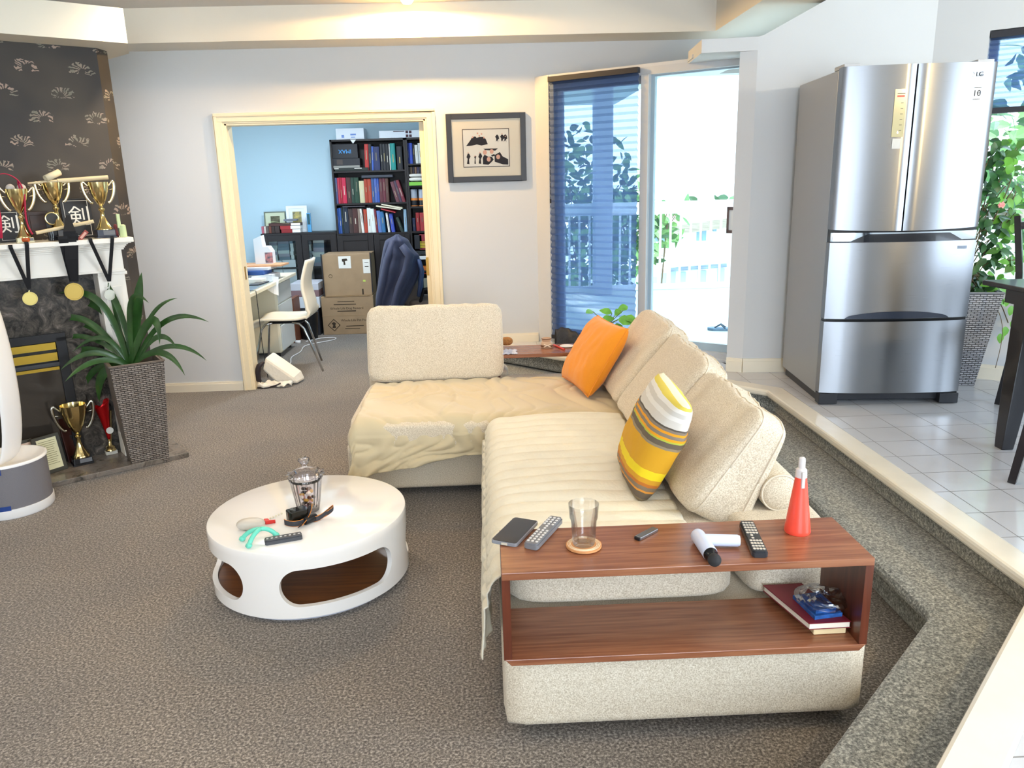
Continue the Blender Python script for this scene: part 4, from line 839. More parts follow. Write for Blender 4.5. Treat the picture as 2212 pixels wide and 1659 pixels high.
# ================================================================ TROPHIES
black_base = mat('base_black', '#17181d', .2, coat=.4)
wh = mat('label_white', '#e9e7df', .6)
def trophy(loc, h, rim, label, base=(.05, .05, .03), bmat=None, cupm=gold, cup_lo=.50, handles=True, group=None, plate=True, dent=True, hm=None):
    x, y, z = loc; t = thing('trophy_cup', label, 'trophy', loc, group)
    bx, by, bz = base; g = MB(); M = frame((x, y, z), (FU.x, FU.y, 0))
    g.prism(rrect(-bx, -by, bx, by, .006), 0, bz*.2, M); g.prism(rrect(-bx*.92, -by*.92, bx*.92, by*.92, .006), bz*.2, bz, M); g.build('plinth', bmat or black_base, t, bevel=.001)
    if plate:
        g = MB(); g.box((-bx*.3, -by*.93, bz*.35), (bx*.85, -by*.925, bz*.9), M); g.build('nameplate', mat('plate_pewter', '#6d6f73', .5), t)
    zb_ = z+bz; H = h-bz; s = H*(cup_lo); g = MB()
    g.lathe([(0, 0), (bx*.85, 0), (bx*.85, H*.02), (bx*.72, H*.05), (bx*.62, H*.09), (bx*.40, H*.17), (bx*.24, H*.27), (bx*.20, s-.03), (bx*.34, s-.022), (bx*.34, s-.014), (bx*.18, s-.008), (bx*.2, s)], (x, y, zb_), 28, cap=False); g.build('stem', cupm, t, smooth=50)
    g = MB(); flut = (lambda a, zz: 1+.035*abs(math.sin(a*7))*(1 if zz < s+(H-s)*.65 else 0)) if dent else None
    g.lathe([(rim*.16, s), (rim*.34, s+(H-s)*.10), (rim*.62, s+(H-s)*.32), (rim*.84, s+(H-s)*.6), (rim*.94, s+(H-s)*.8), (rim, H), (rim*.96, H), (rim*.8, s+(H-s)*.6), (rim*.5, s+(H-s)*.25), (0, s+(H-s)*.1)], (x, y, zb_), 42, cap=False, rad=flut); g.build('bowl', cupm, t, smooth=60)
    if handles:
        for sg in (-1, 1):
            g = MB(); e = lambda a, b: M @ Vector((sg*a, 0, bz+b))
            P = [e(rim*.93, s+(H-s)*.82), e(rim*1.25, H*.98), e(rim*1.45, H*1.04), e(rim*1.55, H*.95), e(rim*1.40, s+(H-s)*.5), e(rim*1.05, s+(H-s)*.22), e(rim*.78, s+(H-s)*.10), e(rim*.72, s+(H-s)*.22)]
            Q = []
            for i in range(len(P)-1): Q += [P[i].lerp(P[i+1], k/3) for k in range(3)]
            for _ in range(3): Q = [Q[0]]+[(Q[i-1]+Q[i]*2+Q[i+1])/4 for i in range(1, len(Q)-1)]+[Q[-1]]
            g.tube(Q, [.005+.004*math.sin(PI*i/len(Q)) for i in range(len(Q))], 8); g.tube([e(rim*1.0, s+(H-s)*.68), e(rim*1.52, s+(H-s)*.72)], .003, 6)
            g.build('handle', hm or mat('handle_pale_gold', '#e6dcc0', .2, 1.), t, smooth=True)
    return t
MZ = 1.316
def mt(x, y): return at_z(x, y, MZ)
def onm(x, y, out): q = at_plane(x, y, (FO.x+FN.x*out, FO.y+FN.y*out, 0), (FN.x, FN.y, 0)); return q
pale_base = mat('marble_cream', '#dcd9b8', .3)
qa = FP(-.33, .045, MZ); ha = onm(30, 408, .045).z-MZ
trophy(tuple(qa), ha, .052, 'small gold cup holding two white balls, red ribbon looped around it', (.042, .03, .026), pale_base, cup_lo=.50, handles=True, dent=False)
for dx in (-.024, .026):
    g = MB(); M = Matrix.Translation(qa+Vector((FU.x*dx, FU.y*dx, ha+.004))); g.lathe([(.021*math.sin(i*PI/12), -.021*math.cos(i*PI/12)) for i in range(13)], (0, 0, 0), 20, M, cap=False)
    tag(g.build('golf_ball', mat('ball_white', '#cfcac4', .5, bump=.5, scale=400), smooth=True), 'white ball in the small gold cup, %s of the pair' % ('left one' if dx < 0 else 'right one'), 'ball', 'balls in the small cup')
qb = FP(-.155, .0, MZ); hb_ = onm(118, 394, .0).z-MZ
trophy(tuple(qb), hb_, .053, 'tall gold two-handled cup in the middle of the mantel, medals hanging before it', (.048, .04, .06), cup_lo=.52)
qc = FP(.065, .02, MZ); hc = onm(192, 394, .02).z-MZ
trophy(tuple(qc), hc, .053, 'tall gold two-handled cup at the right end of the mantel on a dark plinth', (.052, .042, .045), mat('plinth_slate', '#2f3442', .3), cup_lo=.50)
# wooden sword lying across both cups, rolled paper, short rod
bamb = mat('pale_wood', '#d8c7a2', .5, var=.06, varscale=10)
a, b = onm(60, 396, .02), onm(233, 383, .02); b2 = a.lerp(b, .35)
g = MB(); g.tube([a, a.lerp(b, .15), b2, b2+(b-a)*.01, b], [.004, .0085, .009, .0125, .0125], 10); tag(g.build('wooden_sword', bamb, smooth=40), 'pale wooden practice sword lying across the rims of the two tall cups', 'wooden sword')
a, b = onm(98, 386, .03), onm(128, 372, .0); g = MB(); d_ = (b-a)
for k in range(2):
    g.tube([a, a+d_*.5, b], .017-.003*k, 16, cap=False)
tag(g.build('rolled_paper', mat('paper_cream', '#d9ceb0', .8), smooth=True, solid=.0015), 'rolled cream paper stuck in the middle cup', 'paper roll')
a, b = onm(78, 503, .075), onm(202, 478, .075); g = MB(); g.tube([a, b], .0095, 12); tag(g.build('wooden_rod', bamb, smooth=40), 'short pale wooden rod lying low across the mantel behind the black ribbons', 'rod')
# framed calligraphy
def calli(x0, x1, ytop, ybot, out, label, size, shift=0.):
    a, b = onf(x0, ybot, out), onf(x1, ybot, out); zt_ = onf(x0, ytop, out)[1]; u0, u1 = a[0], b[0]; w_ = u1-u0; h_ = zt_-MZ
    M = MF @ Matrix.Translation((u0, -out, MZ)) @ Matrix.Rotation(-.12, 4, 'X')
    t = thing('framed_calligraphy', label, 'picture', tuple(M @ Vector((w_/2, 0, 0))))
    g = MB(); g.box((0, 0, 0), (w_, .012, h_), M); g.build('frame', mat('frame_soft_black', '#201f21', .4), t, bevel=.002)
    g = MB()
    for bx0, bz0, bx1, bz1 in ((.1, .06, .9, .07), (.1, .93, .9, .94), (.1, .06, .115, .94), (.885, .06, .9, .94)): g.box((w_*bx0, -.0012, h_*bz0), (w_*bx1, .0, h_*bz1), M)
    g.build('white_line', wh, t)
    g = MB(); T = M @ Matrix.Translation((w_*(.5+shift), -.0012, h_*.52)) @ Matrix.Rotation(PI/2, 4, 'X')
    g.text('\u5263', size*h_, T); g.build('calligraphy', wh, t, merge=False); return t
calli(2, 55, 455, 530, -.085, 'black framed white calligraphy partly behind the small gold cup', .62)
calli(142, 208, 428, 512, -.09, 'black framed white calligraphy behind the rightmost tall cup', .52, .08)
g = MB(); q = onm(88, 505, -.06); M = frame(q, (FU.x, FU.y, 0)); g.box((-.05, 0, 0), (.05, .012, .12), M); g.box((-.04, -.004, .01), (.035, 0, .10), M); tag(g.build('wooden_plaque', mat('plaque_brown', '#3a2419', .4, var=.3, varscale=30), bevel=.002), 'dark brown wooden plaque between the small cup and the middle cup', 'plaque')
q = onm(112, 472, .01); rt = thing('round_award', 'dark round award with a brass rim left of the middle cup stem', 'award', tuple(q)); M = frame(q, (FU.x, FU.y, 0)) @ Matrix.Rotation(PI/2, 4, 'X')
g = MB(); g.lathe([(0, -.004), (.033, -.004), (.033, .004), (0, .004)], (0, 0, 0), 30, M, cap=False); g.build('disc', mat('award_dark', '#2a241b', .4), rt, smooth=40); g = MB(); g.lathe([(.030, .004), (.037, .003), (.034, .008), (.029, .007)], (0, 0, 0), 30, M, cap=False); g.build('rim', gold, rt, smooth=True)
g = MB(); Mq = frame(Vector((q.x, q.y, MZ)), (FU.x, FU.y, 0)); g.box((-.03, .0, 0), (-.012, .03, q.z-MZ+.01), Mq); g.box((-.03, -.005, 0), (.05, .03, .03), Mq); g.build('stand', black_base, rt)
for (x, y, w2_, h2_, col, lab, nm) in ((52, 512, .030, .030, '#b5501f', 'small orange-brown dish beside the cream trophy base', 'dish'),):
    q = onm(x, y+6, .06); g = MB(); g.soft((q.x, q.y, MZ+.016), (w2_, .018, .016), 2.5, None, seg=6); tag(g.build('amber_dish', mat('amber', col, .3), smooth=True), lab, nm)
q = onm(178, 496, .09); g = MB(); M = frame(q, Vector((FU.x, FU.y, .9)).normalized(), None, (0, 0, 1)) if False else MF @ Matrix.Translation((onf(178, 500, .09)[0], -.09, MZ+.022)) @ Matrix.Rotation(-.8, 4, 'Y')
g.prism(rrect(-.032, -.003, .032, .003, .002), -.011, .011, M); g.prism(rrect(-.02, -.0045, .022, -.003, .001), -.006, .006, M, mi=1); o = g.build('red_pouch', [mat('pouch_red', '#8e3325', .4), mat('pouch_pink', '#d6a496', .5)]); tag(o, 'small folded red paper charm leaning before the right calligraphy frame', 'charm')
# red ribbon hanging over the small cup
red = mat('ribbon_crimson', '#b01b43', .6)
g = MB(); pth = [onm(x, y, .075) for x, y in ((-8, 378), (10, 374), (28, 381), (42, 392), (50, 410), (54, 430), (54, 455), (57, 480), (66, 500), (72, 508))]
Q = []
for i in range(len(pth)-1): Q += [pth[i].lerp(pth[i+1], k/4) for k in range(4)]
for _ in range(3): Q = [Q[0]]+[(Q[i-1]+Q[i]*2+Q[i+1])/4 for i in range(1, len(Q)-1)]+[Q[-1]]
g.tube(Q, [.004+.005*min(1, i/18) for i in range(len(Q))], 8, flat=.5); pth = [onm(x, y, .085) for x, y in ((-6, 440), (0, 470), (2, 495), (3, 515))]; g.tube(pth, .010, 8, flat=.5)
pth = [onm(x, y, .07) for x, y in ((38, 392), (44, 412), (52, 432))]; g.tube(pth, .006, 8, flat=.5)
tag(g.build('red_ribbon', red, smooth=True), 'crimson medal ribbon looped over the small gold cup', 'ribbon')
# green bottle and dark red figure at the mantel's right end
q = FP(.158, .06, MZ); gb = thing('green_bottle', 'pale green squeeze bottle at the right tip of the mantel', 'bottle', tuple(q)); hh = onm(264, 487, .06).z-MZ
q = Vector(onm(267, 510, .06)); q.z = MZ
g = MB(); g.lathe([(0, 0), (.019, 0), (.020, .004), (.018, hh), (.010, hh+.006), (0, hh+.006)], tuple(q), 24, cap=False, rad=lambda a, z: .8+.2*abs(math.cos(a))); g.build('bottle_body', mat('pastel_green', '#c6d8a6', .45), gb, smooth=40)
zt_ = onm(261, 462, .06).z; g = MB(); Mg = MF @ Matrix.Translation((onf(258, 500, .06)[0], -.06, MZ)); g.prism(rrect(-.006, -.008, .012, .008, .004), hh*.8, zt_-MZ, Mg); g.build('cap', mat('pastel_green', '#c6d8a6', .45), gb, bevel=.002)
q = Vector(onm(252, 508, .03)); q.z = MZ; g = MB(); g.lathe([(0, 0), (.012, 0), (.010, .03), (.005, .04), (.010, .055), (.008, .07), (0, .073)], tuple(q), 14, cap=False); tag(g.build('figurine', mat('figurine_red', '#6a2a34', .5), smooth=True), 'tiny dark red figurine behind the pale green bottle', 'figurine')
# medals
def medal(label, p_left, p_right, p_join, p_disc, r, m, rw=.019, out=.128, low=.03):
    t = thing('medal', label, 'medal', tuple(onm(*p_disc, low)), 'medals hanging from the mantel')
    dj = onm(*p_join, low); rib = mat('ribbon_black', '#17171b', .8)
    for p in (p_left, p_right):
        a = onm(*p, out); g = MB(); back = a+Vector((-FN.x*.05, -FN.y*.05, .002)); P = [back, a+Vector((0, 0, .002)), a+Vector((0, 0, -.012)), dj]
        vs = []; 
        for q_ in P: vs += [q_-Vector((FU.x, FU.y, 0))*rw/2, q_+Vector((FU.x, FU.y, 0))*rw/2]
        g.add(vs, [(2*i, 2*i+1, 2*i+3, 2*i+2) for i in range(3)]); g.build('ribbon', rib, t, solid=.0015, merge=False)
    dc = onm(*p_disc, low); M = frame(dc, (FU.x, FU.y, 0)) @ Matrix.Rotation(PI/2, 4, 'X')
    g = MB(); g.lathe([(0, -.0025), (r, -.0025), (r*1.02, 0), (r, .0025), (r*.86, .0025), (r*.84, .0015), (0, .0015)], (0, 0, 0), 36, M, cap=False); g.tube([dc+Vector((0, 0, r)), dj.lerp(dc, .15)], .003, 6); g.build('disc', m, t, smooth=40)
medal('small gold medal on a black ribbon at the left of the mantel', (22, 530), (57, 524), (63, 624), (65, 645), .036, mat('medal_gold', '#d9c67a', .3, .9))
medal('bronze-gold medal hanging on wide black ribbons from the middle of the mantel', (135, 512), (158, 505), (160, 608), (160, 630), .048, mat('medal_old_gold', '#b89d55', .35, .9), .045)
medal('small silver medal on a black ribbon before the right mantel pilaster', (195, 516), (242, 511), (236, 608), (237, 637), .030, mat('medal_silver', '#bfc0b4', .3, .9))
g = MB(); P = [onm(146, 465, .10), onm(150, 500, .13), onm(155, 560, .10), onm(160, 605, .045)]; vs = []
for i, q_ in enumerate(P): w_ = (.018, .06, .062, .03)[i]/2; vs += [q_-Vector((FU.x, FU.y, 0))*w_, q_+Vector((FU.x, FU.y, 0))*w_]
g.add(vs, [(2*i, 2*i+1, 2*i+3, 2*i+2) for i in range(3)]); tag(g.build('black_ribbons', mat('ribbon_black', '#17171b', .8), solid=.003, merge=False), 'bundle of wide black medal ribbons draped over the middle of the mantel', 'ribbon')

# hearth things
hz = .031
def hp(x, y): return at_z(x, y, hz)
q = hp(178, 1000); hh = at_y(163, 874, q.y).z-hz
trophy(tuple(q), hh, .070, 'large gold two-handled cup standing on the stone hearth', (.055, .05, .042), cup_lo=.45, dent=True, hm=mat('handle_silver', '#c9c7bd', .2, 1.))
q = hp(241, 980); t = thing('trophy_cup', 'slim trophy with a red fluted horn and white emblem beside the planter', 'trophy', tuple(q)); M = frame(q, (FU.x, FU.y, 0))
zt_ = at_y(224, 862, q.y).z-hz
g = MB(); g.box((-.032, -.02, 0), (.032, .02, .022), M); g.build('plinth', mat('marble_pale', '#cfccc0', .3), t, bevel=.002)
g = MB(); g.lathe([(0, .022), (.030, .022), (.030, .03), (.024, .036), (.026, .046), (.012, .055), (.008, .085), (.008, .1)], (0, 0, 0), 24, M, cap=False); g.build('stem', gold, t, smooth=50)
g = MB()
def horn(u, v):
    a = u*2*PI; z = .09+v*(zt_-.09); r_ = .007+.038*v**1.1; lean_ = -.012*v; z2 = z - (0.025*(1-math.cos(a))/2*2*v**6)
    return M @ Vector((lean_+r_*math.cos(a), r_*math.sin(a), z2))
g.grid(horn, 36, 14, closeu=True); g.build('horn', mat('metallic_red', '#c4161b', .25, .6), t, smooth=True, solid=.001)
g = MB(); g.prism([(-.0, .0), (.006, .0), (.03, zt_*.55), (.022, zt_*.55)], -.003, .003, M @ Matrix.Translation((.004, -.01, .08)) @ Matrix.Rotation(PI/2, 4, 'X')); g.build('wing', gold, t)
g = MB(); g.lathe([(0, 0), (.02, 0), (.02, .004), (0, .004)], (0, 0, 0), 24, M @ Matrix.Translation((.005, -.034, .155)) @ Matrix.Rotation(PI/2, 4, 'X'), cap=False); g.lathe([(.012, .0045), (.013, .005), (.014, .0045)], (0, 0, 0), 24, M @ Matrix.Translation((.005, -.034, .155)) @ Matrix.Rotation(PI/2, 4, 'X'), cap=False); g.build('emblem', wh, t)
def plaque(x0, x1, yb0, yt0, out_z, label, fm, pm, lines, tilt=-.2, name='certificate_plaque', margin=.14):
    a, b = hp(x0, yb0), hp(x1, yb0-(x1-x0)*.32); u = (b-a); w_ = u.length; M = frame(a, u) @ Matrix.Rotation(tilt, 4, 'X'); h_ = (at_y(x0-14, yt0, a.y+.02).z-hz)
    t = thing(name, label, 'plaque', tuple(a.lerp(b, .5)))
    g = MB(); g.box((0, 0, 0), (w_, .014, h_), M); g.build('board', fm, t, bevel=.002)
    g = MB(); g.box((w_*margin, -.0015, h_*.1), (w_*(1-margin), 0, h_*.92), M); g.build('sheet', pm, t)
    if lines:
        g = MB()
        for i in range(lines): ww = w_*(.16+.14*random.random()); zz = h_*(.84-.66*i/lines); g.box((w_/2-ww, -.0022, zz), (w_/2+ww, -.0015, zz+h_*.012), M)
        g.build('text_lines', mat('ink_grey', '#8a875f', .8), t)
    return t, M, w_, h_
plaque(90, 148, 1030, 948, 0, 'cream certificate in a dark frame propped on the hearth', mat('frame_olive', '#3d3c34', .5), mat('certificate_cream', '#e6e3bd', .5), 12)
t, M, w_, h_ = plaque(45, 91, 1040, 958, 0, 'framed photograph in pale tones half hidden behind the white air purifier', mat('frame_olive', '#3d3c34', .5), mat('photo_blush', '#e0c9bb', .5, var=.15, varscale=25), 0, margin=.05)
t, M, w_, h_ = plaque(150, 215, 1000, 905, 0, 'dark wooden plaque with round medallion behind the large hearth cup', mat('plaque_mahogany', '#3b1a14', .3), mat('plaque_brass', '#8a6a35', .35, .8), 0, -.15, 'medallion_plaque', .3)
g = MB(); Mm = M @ Matrix.Translation((w_*.62, -.003, h_*.7)) @ Matrix.Rotation(PI/2, 4, 'X'); g.lathe([(0, 0), (.030, 0), (.034, .003), (.030, .006), (.026, .003), (0, .003)], (0, 0, 0), 30, Mm, cap=False); g.build('medallion', gold, t, smooth=40)

# ================================================================ AIR PURIFIER
ax, ay = -2.475, 3.83
ap = thing('air_purifier', 'white and grey cylindrical air purifier fan at the left edge', 'air purifier', (ax, ay, 0))
rA = .185; zr = .275
g = MB(); g.lathe([(0, 0), (rA*.97, 0), (rA, .008), (rA, .05), (0, .05)], (ax, ay, 0), 64, cap=False); g.build('base_ring', white_p, ap, smooth=40)
g = MB(); g.lathe([(rA-.004, .05), (rA-.004, zr-.01)], (ax, ay, 0), 64, cap=False); g.build('filter_drum', mat('filter_grey', '#77757a', .5, bump=.3, scale=300), ap, smooth=True)
g = MB(); g.lathe([(rA, zr-.012), (rA+.001, zr), (rA-.012, zr+.002), (rA*.7, zr-.05), (rA*.4, zr-.07), (0, zr-.072)], (ax, ay, 0), 64, cap=False); g.build('top_dish', white_p, ap, smooth=True)
g = MB(); cyz = zr+.44
def loop(u, v):
    a = u*2*PI; k = v*2*PI; R1, R2 = .115, .46; px_, pz_ = R1*abs(math.cos(a))**.7*math.copysign(1, math.cos(a)), R2*math.sin(a); w1, w2_ = .012, .085
    nx, nz = math.cos(a)/R1, math.sin(a)/R2; l_ = math.hypot(nx, nz); nx, nz = nx/l_, nz/l_
    dx = w1*math.cos(k); dy = w2_*math.sin(k)
    return Vector((ax-.02+px_+nx*dx, ay-.02+dy, cyz+pz_+nz*dx))
g.grid(loop, 72, 16, closeu=True); g.build('air_loop', white_p, ap, smooth=True)
tape = mat('tape_blue', '#1d3f86', .6)
for a0, a1, z0, z1 in ((-100, -66, zr-.04, zr-.008), (-92, -62, .048, .072)):
    g = MB(); g.grid(lambda u, v: Vector((ax+(rA+.0015)*math.cos(math.radians(a0+(a1-a0)*u)), ay+(rA+.0015)*math.sin(math.radians(a0+(a1-a0)*u)), z0+(z1-z0)*v)), 10, 2); g.build('tape_strip', tape, ap, solid=.0006)

# ================================================================ WICKER PLANTERS
def wicker(name, cA, cB):
    m = bpy.data.materials.new(name); m.use_nodes = True; nt = m.node_tree; N, L = nt.nodes, nt.links; P = N['Principled BSDF']; P.inputs['Roughness'].default_value = .6
    tc = N.new('ShaderNodeTexCoord'); b = N.new('ShaderNodeTexBrick'); L.new(tc.outputs['UV'], b.inputs[0]); b.inputs['Scale'].default_value = 1; b.inputs['Brick Width'].default_value = .034; b.inputs['Row Height'].default_value = .0115; b.inputs['Mortar Size'].default_value = .0028; b.inputs['Mortar Smooth'].default_value = .6; b.offset = .5
    b.inputs['Color1'].default_value = (*lin(cA), 1); b.inputs['Color2'].default_value = (*lin(cB), 1); b.inputs['Mortar'].default_value = (*[v*.22 for v in lin(cA)], 1)
    L.new(b.outputs[0], P.inputs['Base Color']); bu = N.new('ShaderNodeBump'); bu.inputs['Strength'].default_value = 1; bu.inputs['Distance'].default_value = .006; bu.invert = True; L.new(b.outputs['Fac'], bu.inputs['Height']); L.new(bu.outputs[0], P.inputs['Normal']); return m
def planter(t, c, ang, wt, wb, h, m, rimm):
    u = Vector((math.cos(ang), math.sin(ang), 0)); M = frame(c, u); me_o = None
    b4 = [(-wb, -wb), (wb, -wb), (wb, wb), (-wb, wb)]; t4 = [(-wt, -wt), (wt, -wt), (wt, wt), (-wt, wt)]
    g = MB(); vs = []
    for i in range(4):
        j = (i+1) % 4; vs += [M @ Vector((*b4[i], 0)), M @ Vector((*b4[j], 0)), M @ Vector((*t4[j], h)), M @ Vector((*t4[i], h))]
    g.add(vs, [(4*i, 4*i+1, 4*i+2, 4*i+3) for i in range(4)]+[(0, 4, 8, 12)]); o = g.build('planter', m, t, merge=False)
    uv = o.data.uv_layers.new(name='UVMap'); k = 0
    for p in o.data.polygons:
        for li, vi in zip(p.loop_indices, p.vertices):
            q_ = M.inverted() @ (o.data.vertices[vi].co+Vector(o['_w'])); n_ = (M.inverted().to_3x3() @ p.normal); uv.data[li].uv = ((q_.x if abs(n_.y) > abs(n_.x) else q_.y+.013), q_.z)
    g = MB(); a_ = .016
    for i in range(4):
        j = (i+1) % 4; A, B = Vector(t4[i]), Vector(t4[j]); A2, B2 = A*(1-a_/wt), B*(1-a_/wt)
        g.add([M @ Vector((*A, h)), M @ Vector((*B, h)), M @ Vector((*B2, h)), M @ Vector((*A2, h)), M @ Vector((*A2, h-.1)), M @ Vector((*B2, h-.1))], [(0, 1, 2, 3), (3, 2, 5, 4)])
        g.tube([M @ Vector((*A, h)), M @ Vector((*B, h))], .006, 6)
    g.build('rim', rimm, t)
    g = MB(); g.face([M @ Vector((*(Vector(p)*.94), h-.05)) for p in t4]); g.build('soil', mat('soil', '#1d1713', .95, bump=.8, scale=80), t)
    return M
# clivia by the fireplace
wk1 = wicker('wicker_brown', '#85796f', '#a0958b')
q1, q2 = at_z(287, 1013, 0), at_z(366, 997, 0); uL = (q2-q1); ang = math.atan2(uL.y, uL.x); wb = uL.length/2; cc = (q1+q2)/2+Vector((-math.sin(ang), math.cos(ang), 0))*wb
hpz = at_y(360, 787, (q2+Vector((0, 0, 0))).y-.05).z
cl = thing('potted_plant', 'strap-leaved green plant in a tall brown wicker planter by the fireplace', 'plant', (cc.x, cc.y, 0))
planter(cl, tuple(cc), ang, wb*1.42, wb, .62, wk1, mat('wicker_rim', '#6f645b', .6))
strapm = mat('strap_leaf', '#2c4f22', .28, var=.3, varscale=14, spec=.6)
g = MB()
def sleaf(tip, ctrl, wdt, dy=0., base=(285, 800), c1=None, flatn=(0, -1, .35)):
    by = cc.y-.02; A = at_y(*base, by); A.z = .57; A.x += random.uniform(-.02, .02)
    Tt = at_y(*tip, by+dy); Cc = at_y(*ctrl, by+dy*.55); C1 = A.lerp(Cc, .45)+Vector((0, 0, .05))
    P = bez(A, C1, Cc, Tt, 18); vs = []
    for i, p in enumerate(P):
        t_ = i/18; tg = (P[min(18, i+1)]-P[max(0, i-1)]).normalized(); s_ = tg.cross(Vector(flatn)).normalized(); w_ = wdt*.8*(.55+.45*math.sin(min(1, t_*1.7)*PI/2))*(1-max(0, (t_-.62)/.38)**1.8); n_ = s_.cross(tg)
        vs += [p-s_*w_/2+n_*w_*.12, p, p+s_*w_/2+n_*w_*.12]
    g.add(vs, [f_ for i in range(18) for f_ in ((3*i, 3*i+1, 3*i+4, 3*i+3), (3*i+1, 3*i+2, 3*i+5, 3*i+4))])
for a_ in (((195, 565), (258, 640), .045, .1), ((306, 588), (300, 640), .075, 0), ((322, 655), (270, 600), .045, -.1), ((384, 644), (330, 650), .03, .1), ((452, 696), (365, 655), .04, -.05), ((124, 634), (225, 610), .05, .0), ((108, 655), (230, 625), .055, .2),
           ((78, 722), (165, 640), .045, .1), ((86, 715), (180, 665), .04, .2), ((345, 745), (345, 640), .065, -.1), ((400, 812), (365, 740), .045, -.12), ((447, 780), (390, 725), .035, -.05), ((130, 800), (185, 745), .04, -.1), ((140, 825), (190, 770), .04, -.2), ((155, 762), (220, 700), .035, 0), ((382, 752), (350, 700), .04, -.05), ((118, 812), (150, 730), .05, .15), ((100, 770), (150, 690), .035, .1),
           ((215, 870), (205, 800), .07, .05), ((180, 850), (190, 790), .05, .1), ((232, 600), (250, 680), .03, .1), ((290, 640), (282, 700), .05, .05), ((330, 690), (315, 690), .04, .05)):
    sleaf(*a_)
g.build('foliage', strapm, cl, smooth=True, merge=False)
# trailing plant beside the refrigerator
wk2 = wicker('wicker_silver', '#a9abb2', '#c6c8ce')
vr = at_z(2097, 828, .32); tp = thing('trailing_plant', 'tall trailing green vine in a silver-grey wicker planter right of the refrigerator', 'plant', (vr.x-.1, vr.y, .32))
cv = Vector((vr.x-.075, vr.y+.05, .32)); planter(tp, tuple(cv), math.atan2(wd.y, wd.x)-.15, .155, .085, .56, wk2, mat('wicker_rim_grey', '#8d9097', .6))
g = MB(); gs = MB(); top = cv+Vector((0, 0, .56)); random.seed(21)
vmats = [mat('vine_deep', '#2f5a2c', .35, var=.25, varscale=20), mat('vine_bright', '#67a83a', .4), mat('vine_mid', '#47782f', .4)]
for i in range(300):
    t_ = random.random(); yy = 300+t_*350; half_w = 35+30*math.sin(t_*PI); xc = 2168-18*t_ if t_ < .8 else 2135
    px_ = xc+random.gauss(0, .5)*half_w*1.2; p = at_y(px_, yy, cv.y+random.uniform(-.14, .10)); d_ = (random.uniform(-1, 1), random.uniform(-.8, .3), random.uniform(-1, .2))
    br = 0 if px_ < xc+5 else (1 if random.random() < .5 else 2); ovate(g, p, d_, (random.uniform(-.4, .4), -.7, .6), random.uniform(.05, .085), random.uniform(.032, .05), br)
for x, y in ((2190, 690), (2160, 720), (2172, 705), (2120, 690), (2185, 660), (2200, 655), (2150, 650), (2105, 690), (2207, 550), (2200, 420), (2195, 470), (2175, 640)):
    ovate(g, at_y(x, y, cv.y-.1), (random.uniform(-.3, .3), -.2, -1), (0, -1, .3), .06, .045, 1)
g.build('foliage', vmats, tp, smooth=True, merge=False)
for i in range(26):
    a = top+Vector((random.uniform(-.06, .06), random.uniform(-.06, .06), 0)); e_ = at_y(random.uniform(2110, 2205), random.uniform(300, 700), cv.y+random.uniform(-.12, .08)); m_ = a.lerp(e_, .5)+Vector((random.uniform(-.1, .1), 0, random.uniform(0, .2))); gs.tube(bez(a, a+Vector((0, 0, .2)), m_, e_, 10), .003, 5)
gs.tube(bez(at_y(2150, 660, cv.y-.12), at_y(2175, 700, cv.y-.12), at_y(2165, 740, cv.y-.12), at_y(2150, 795, cv.y-.12)), .002, 5)
gs.tube([cv+Vector((0, 0, .5)), cv+Vector((.03, 0, 1.4))], .008, 6)
gs.build('stems', mat('stem_brown', '#6b5b3d', .6), tp, smooth=True)
g = MB(); q = at_y(2163, 443, cv.y-.14)
for i in range(9): ovate(g, q, (math.cos(i*.7), -.2, math.sin(i*.7)*.5+.1), (0, -1, .5), .022, .014)
g.build('flower', mat('flower_pink', '#e3918c', .5), tp)

# ================================================================ REFRIGERATOR
RO = Vector((1.815, 4.083, .32)); RU = Vector((.9962, -.087, 0)); MR = frame(RO, RU); RW, RD = .748, .72
fr_ = thing('refrigerator', 'tall stainless steel French-door refrigerator with two lower drawers', 'refrigerator', tuple(MR @ Vector((RW/2, RD/2, 0))))
def onr(x, y):
    n_ = Vector((RU.y, -RU.x, 0)); q = MR.inverted() @ at_plane(x, y, RO, n_); return q.x, q.z
side_m = mat('fridge_side_grey', '#a3a6aa', .4, .5, bump=.05, scale=500)
ss = bpy.data.materials.new('stainless_front'); ss.use_nodes = True; nt = ss.node_tree; N, L = nt.nodes, nt.links; P = N['Principled BSDF']
P.inputs['Base Color'].default_value = (*lin('#85878b'), 1); P.inputs['Metallic'].default_value = 1; P.inputs['Roughness'].default_value = .28; P.inputs['Anisotropic'].default_value = .85
tg = N.new('ShaderNodeTangent'); tg.direction_type = 'RADIAL'; tg.axis = 'Z'; L.new(tg.outputs[0], P.inputs['Tangent']); P.inputs['Anisotropic Rotation'].default_value = .25
tc = N.new('ShaderNodeTexCoord'); mp = N.new('ShaderNodeMapping'); mp.inputs['Scale'].default_value = (1, 1, 120); L.new(tc.outputs['Object'], mp.inputs[0]); nn = N.new('ShaderNodeTexNoise'); nn.inputs['Scale'].default_value = 6; L.new(mp.outputs[0], nn.inputs[0]); L.new(mth(N, L, 'MULTIPLY_ADD', nn.outputs[0], .015, .27), P.inputs['Roughness'])
g = MB(); g.box((.004, .075, .05), (RW-.004, RD, 1.745), MR); g.build('cabinet', side_m, fr_, bevel=.004)
def bulge(x): return -.028*(1-((x-RW/2)/(RW/2))**2)
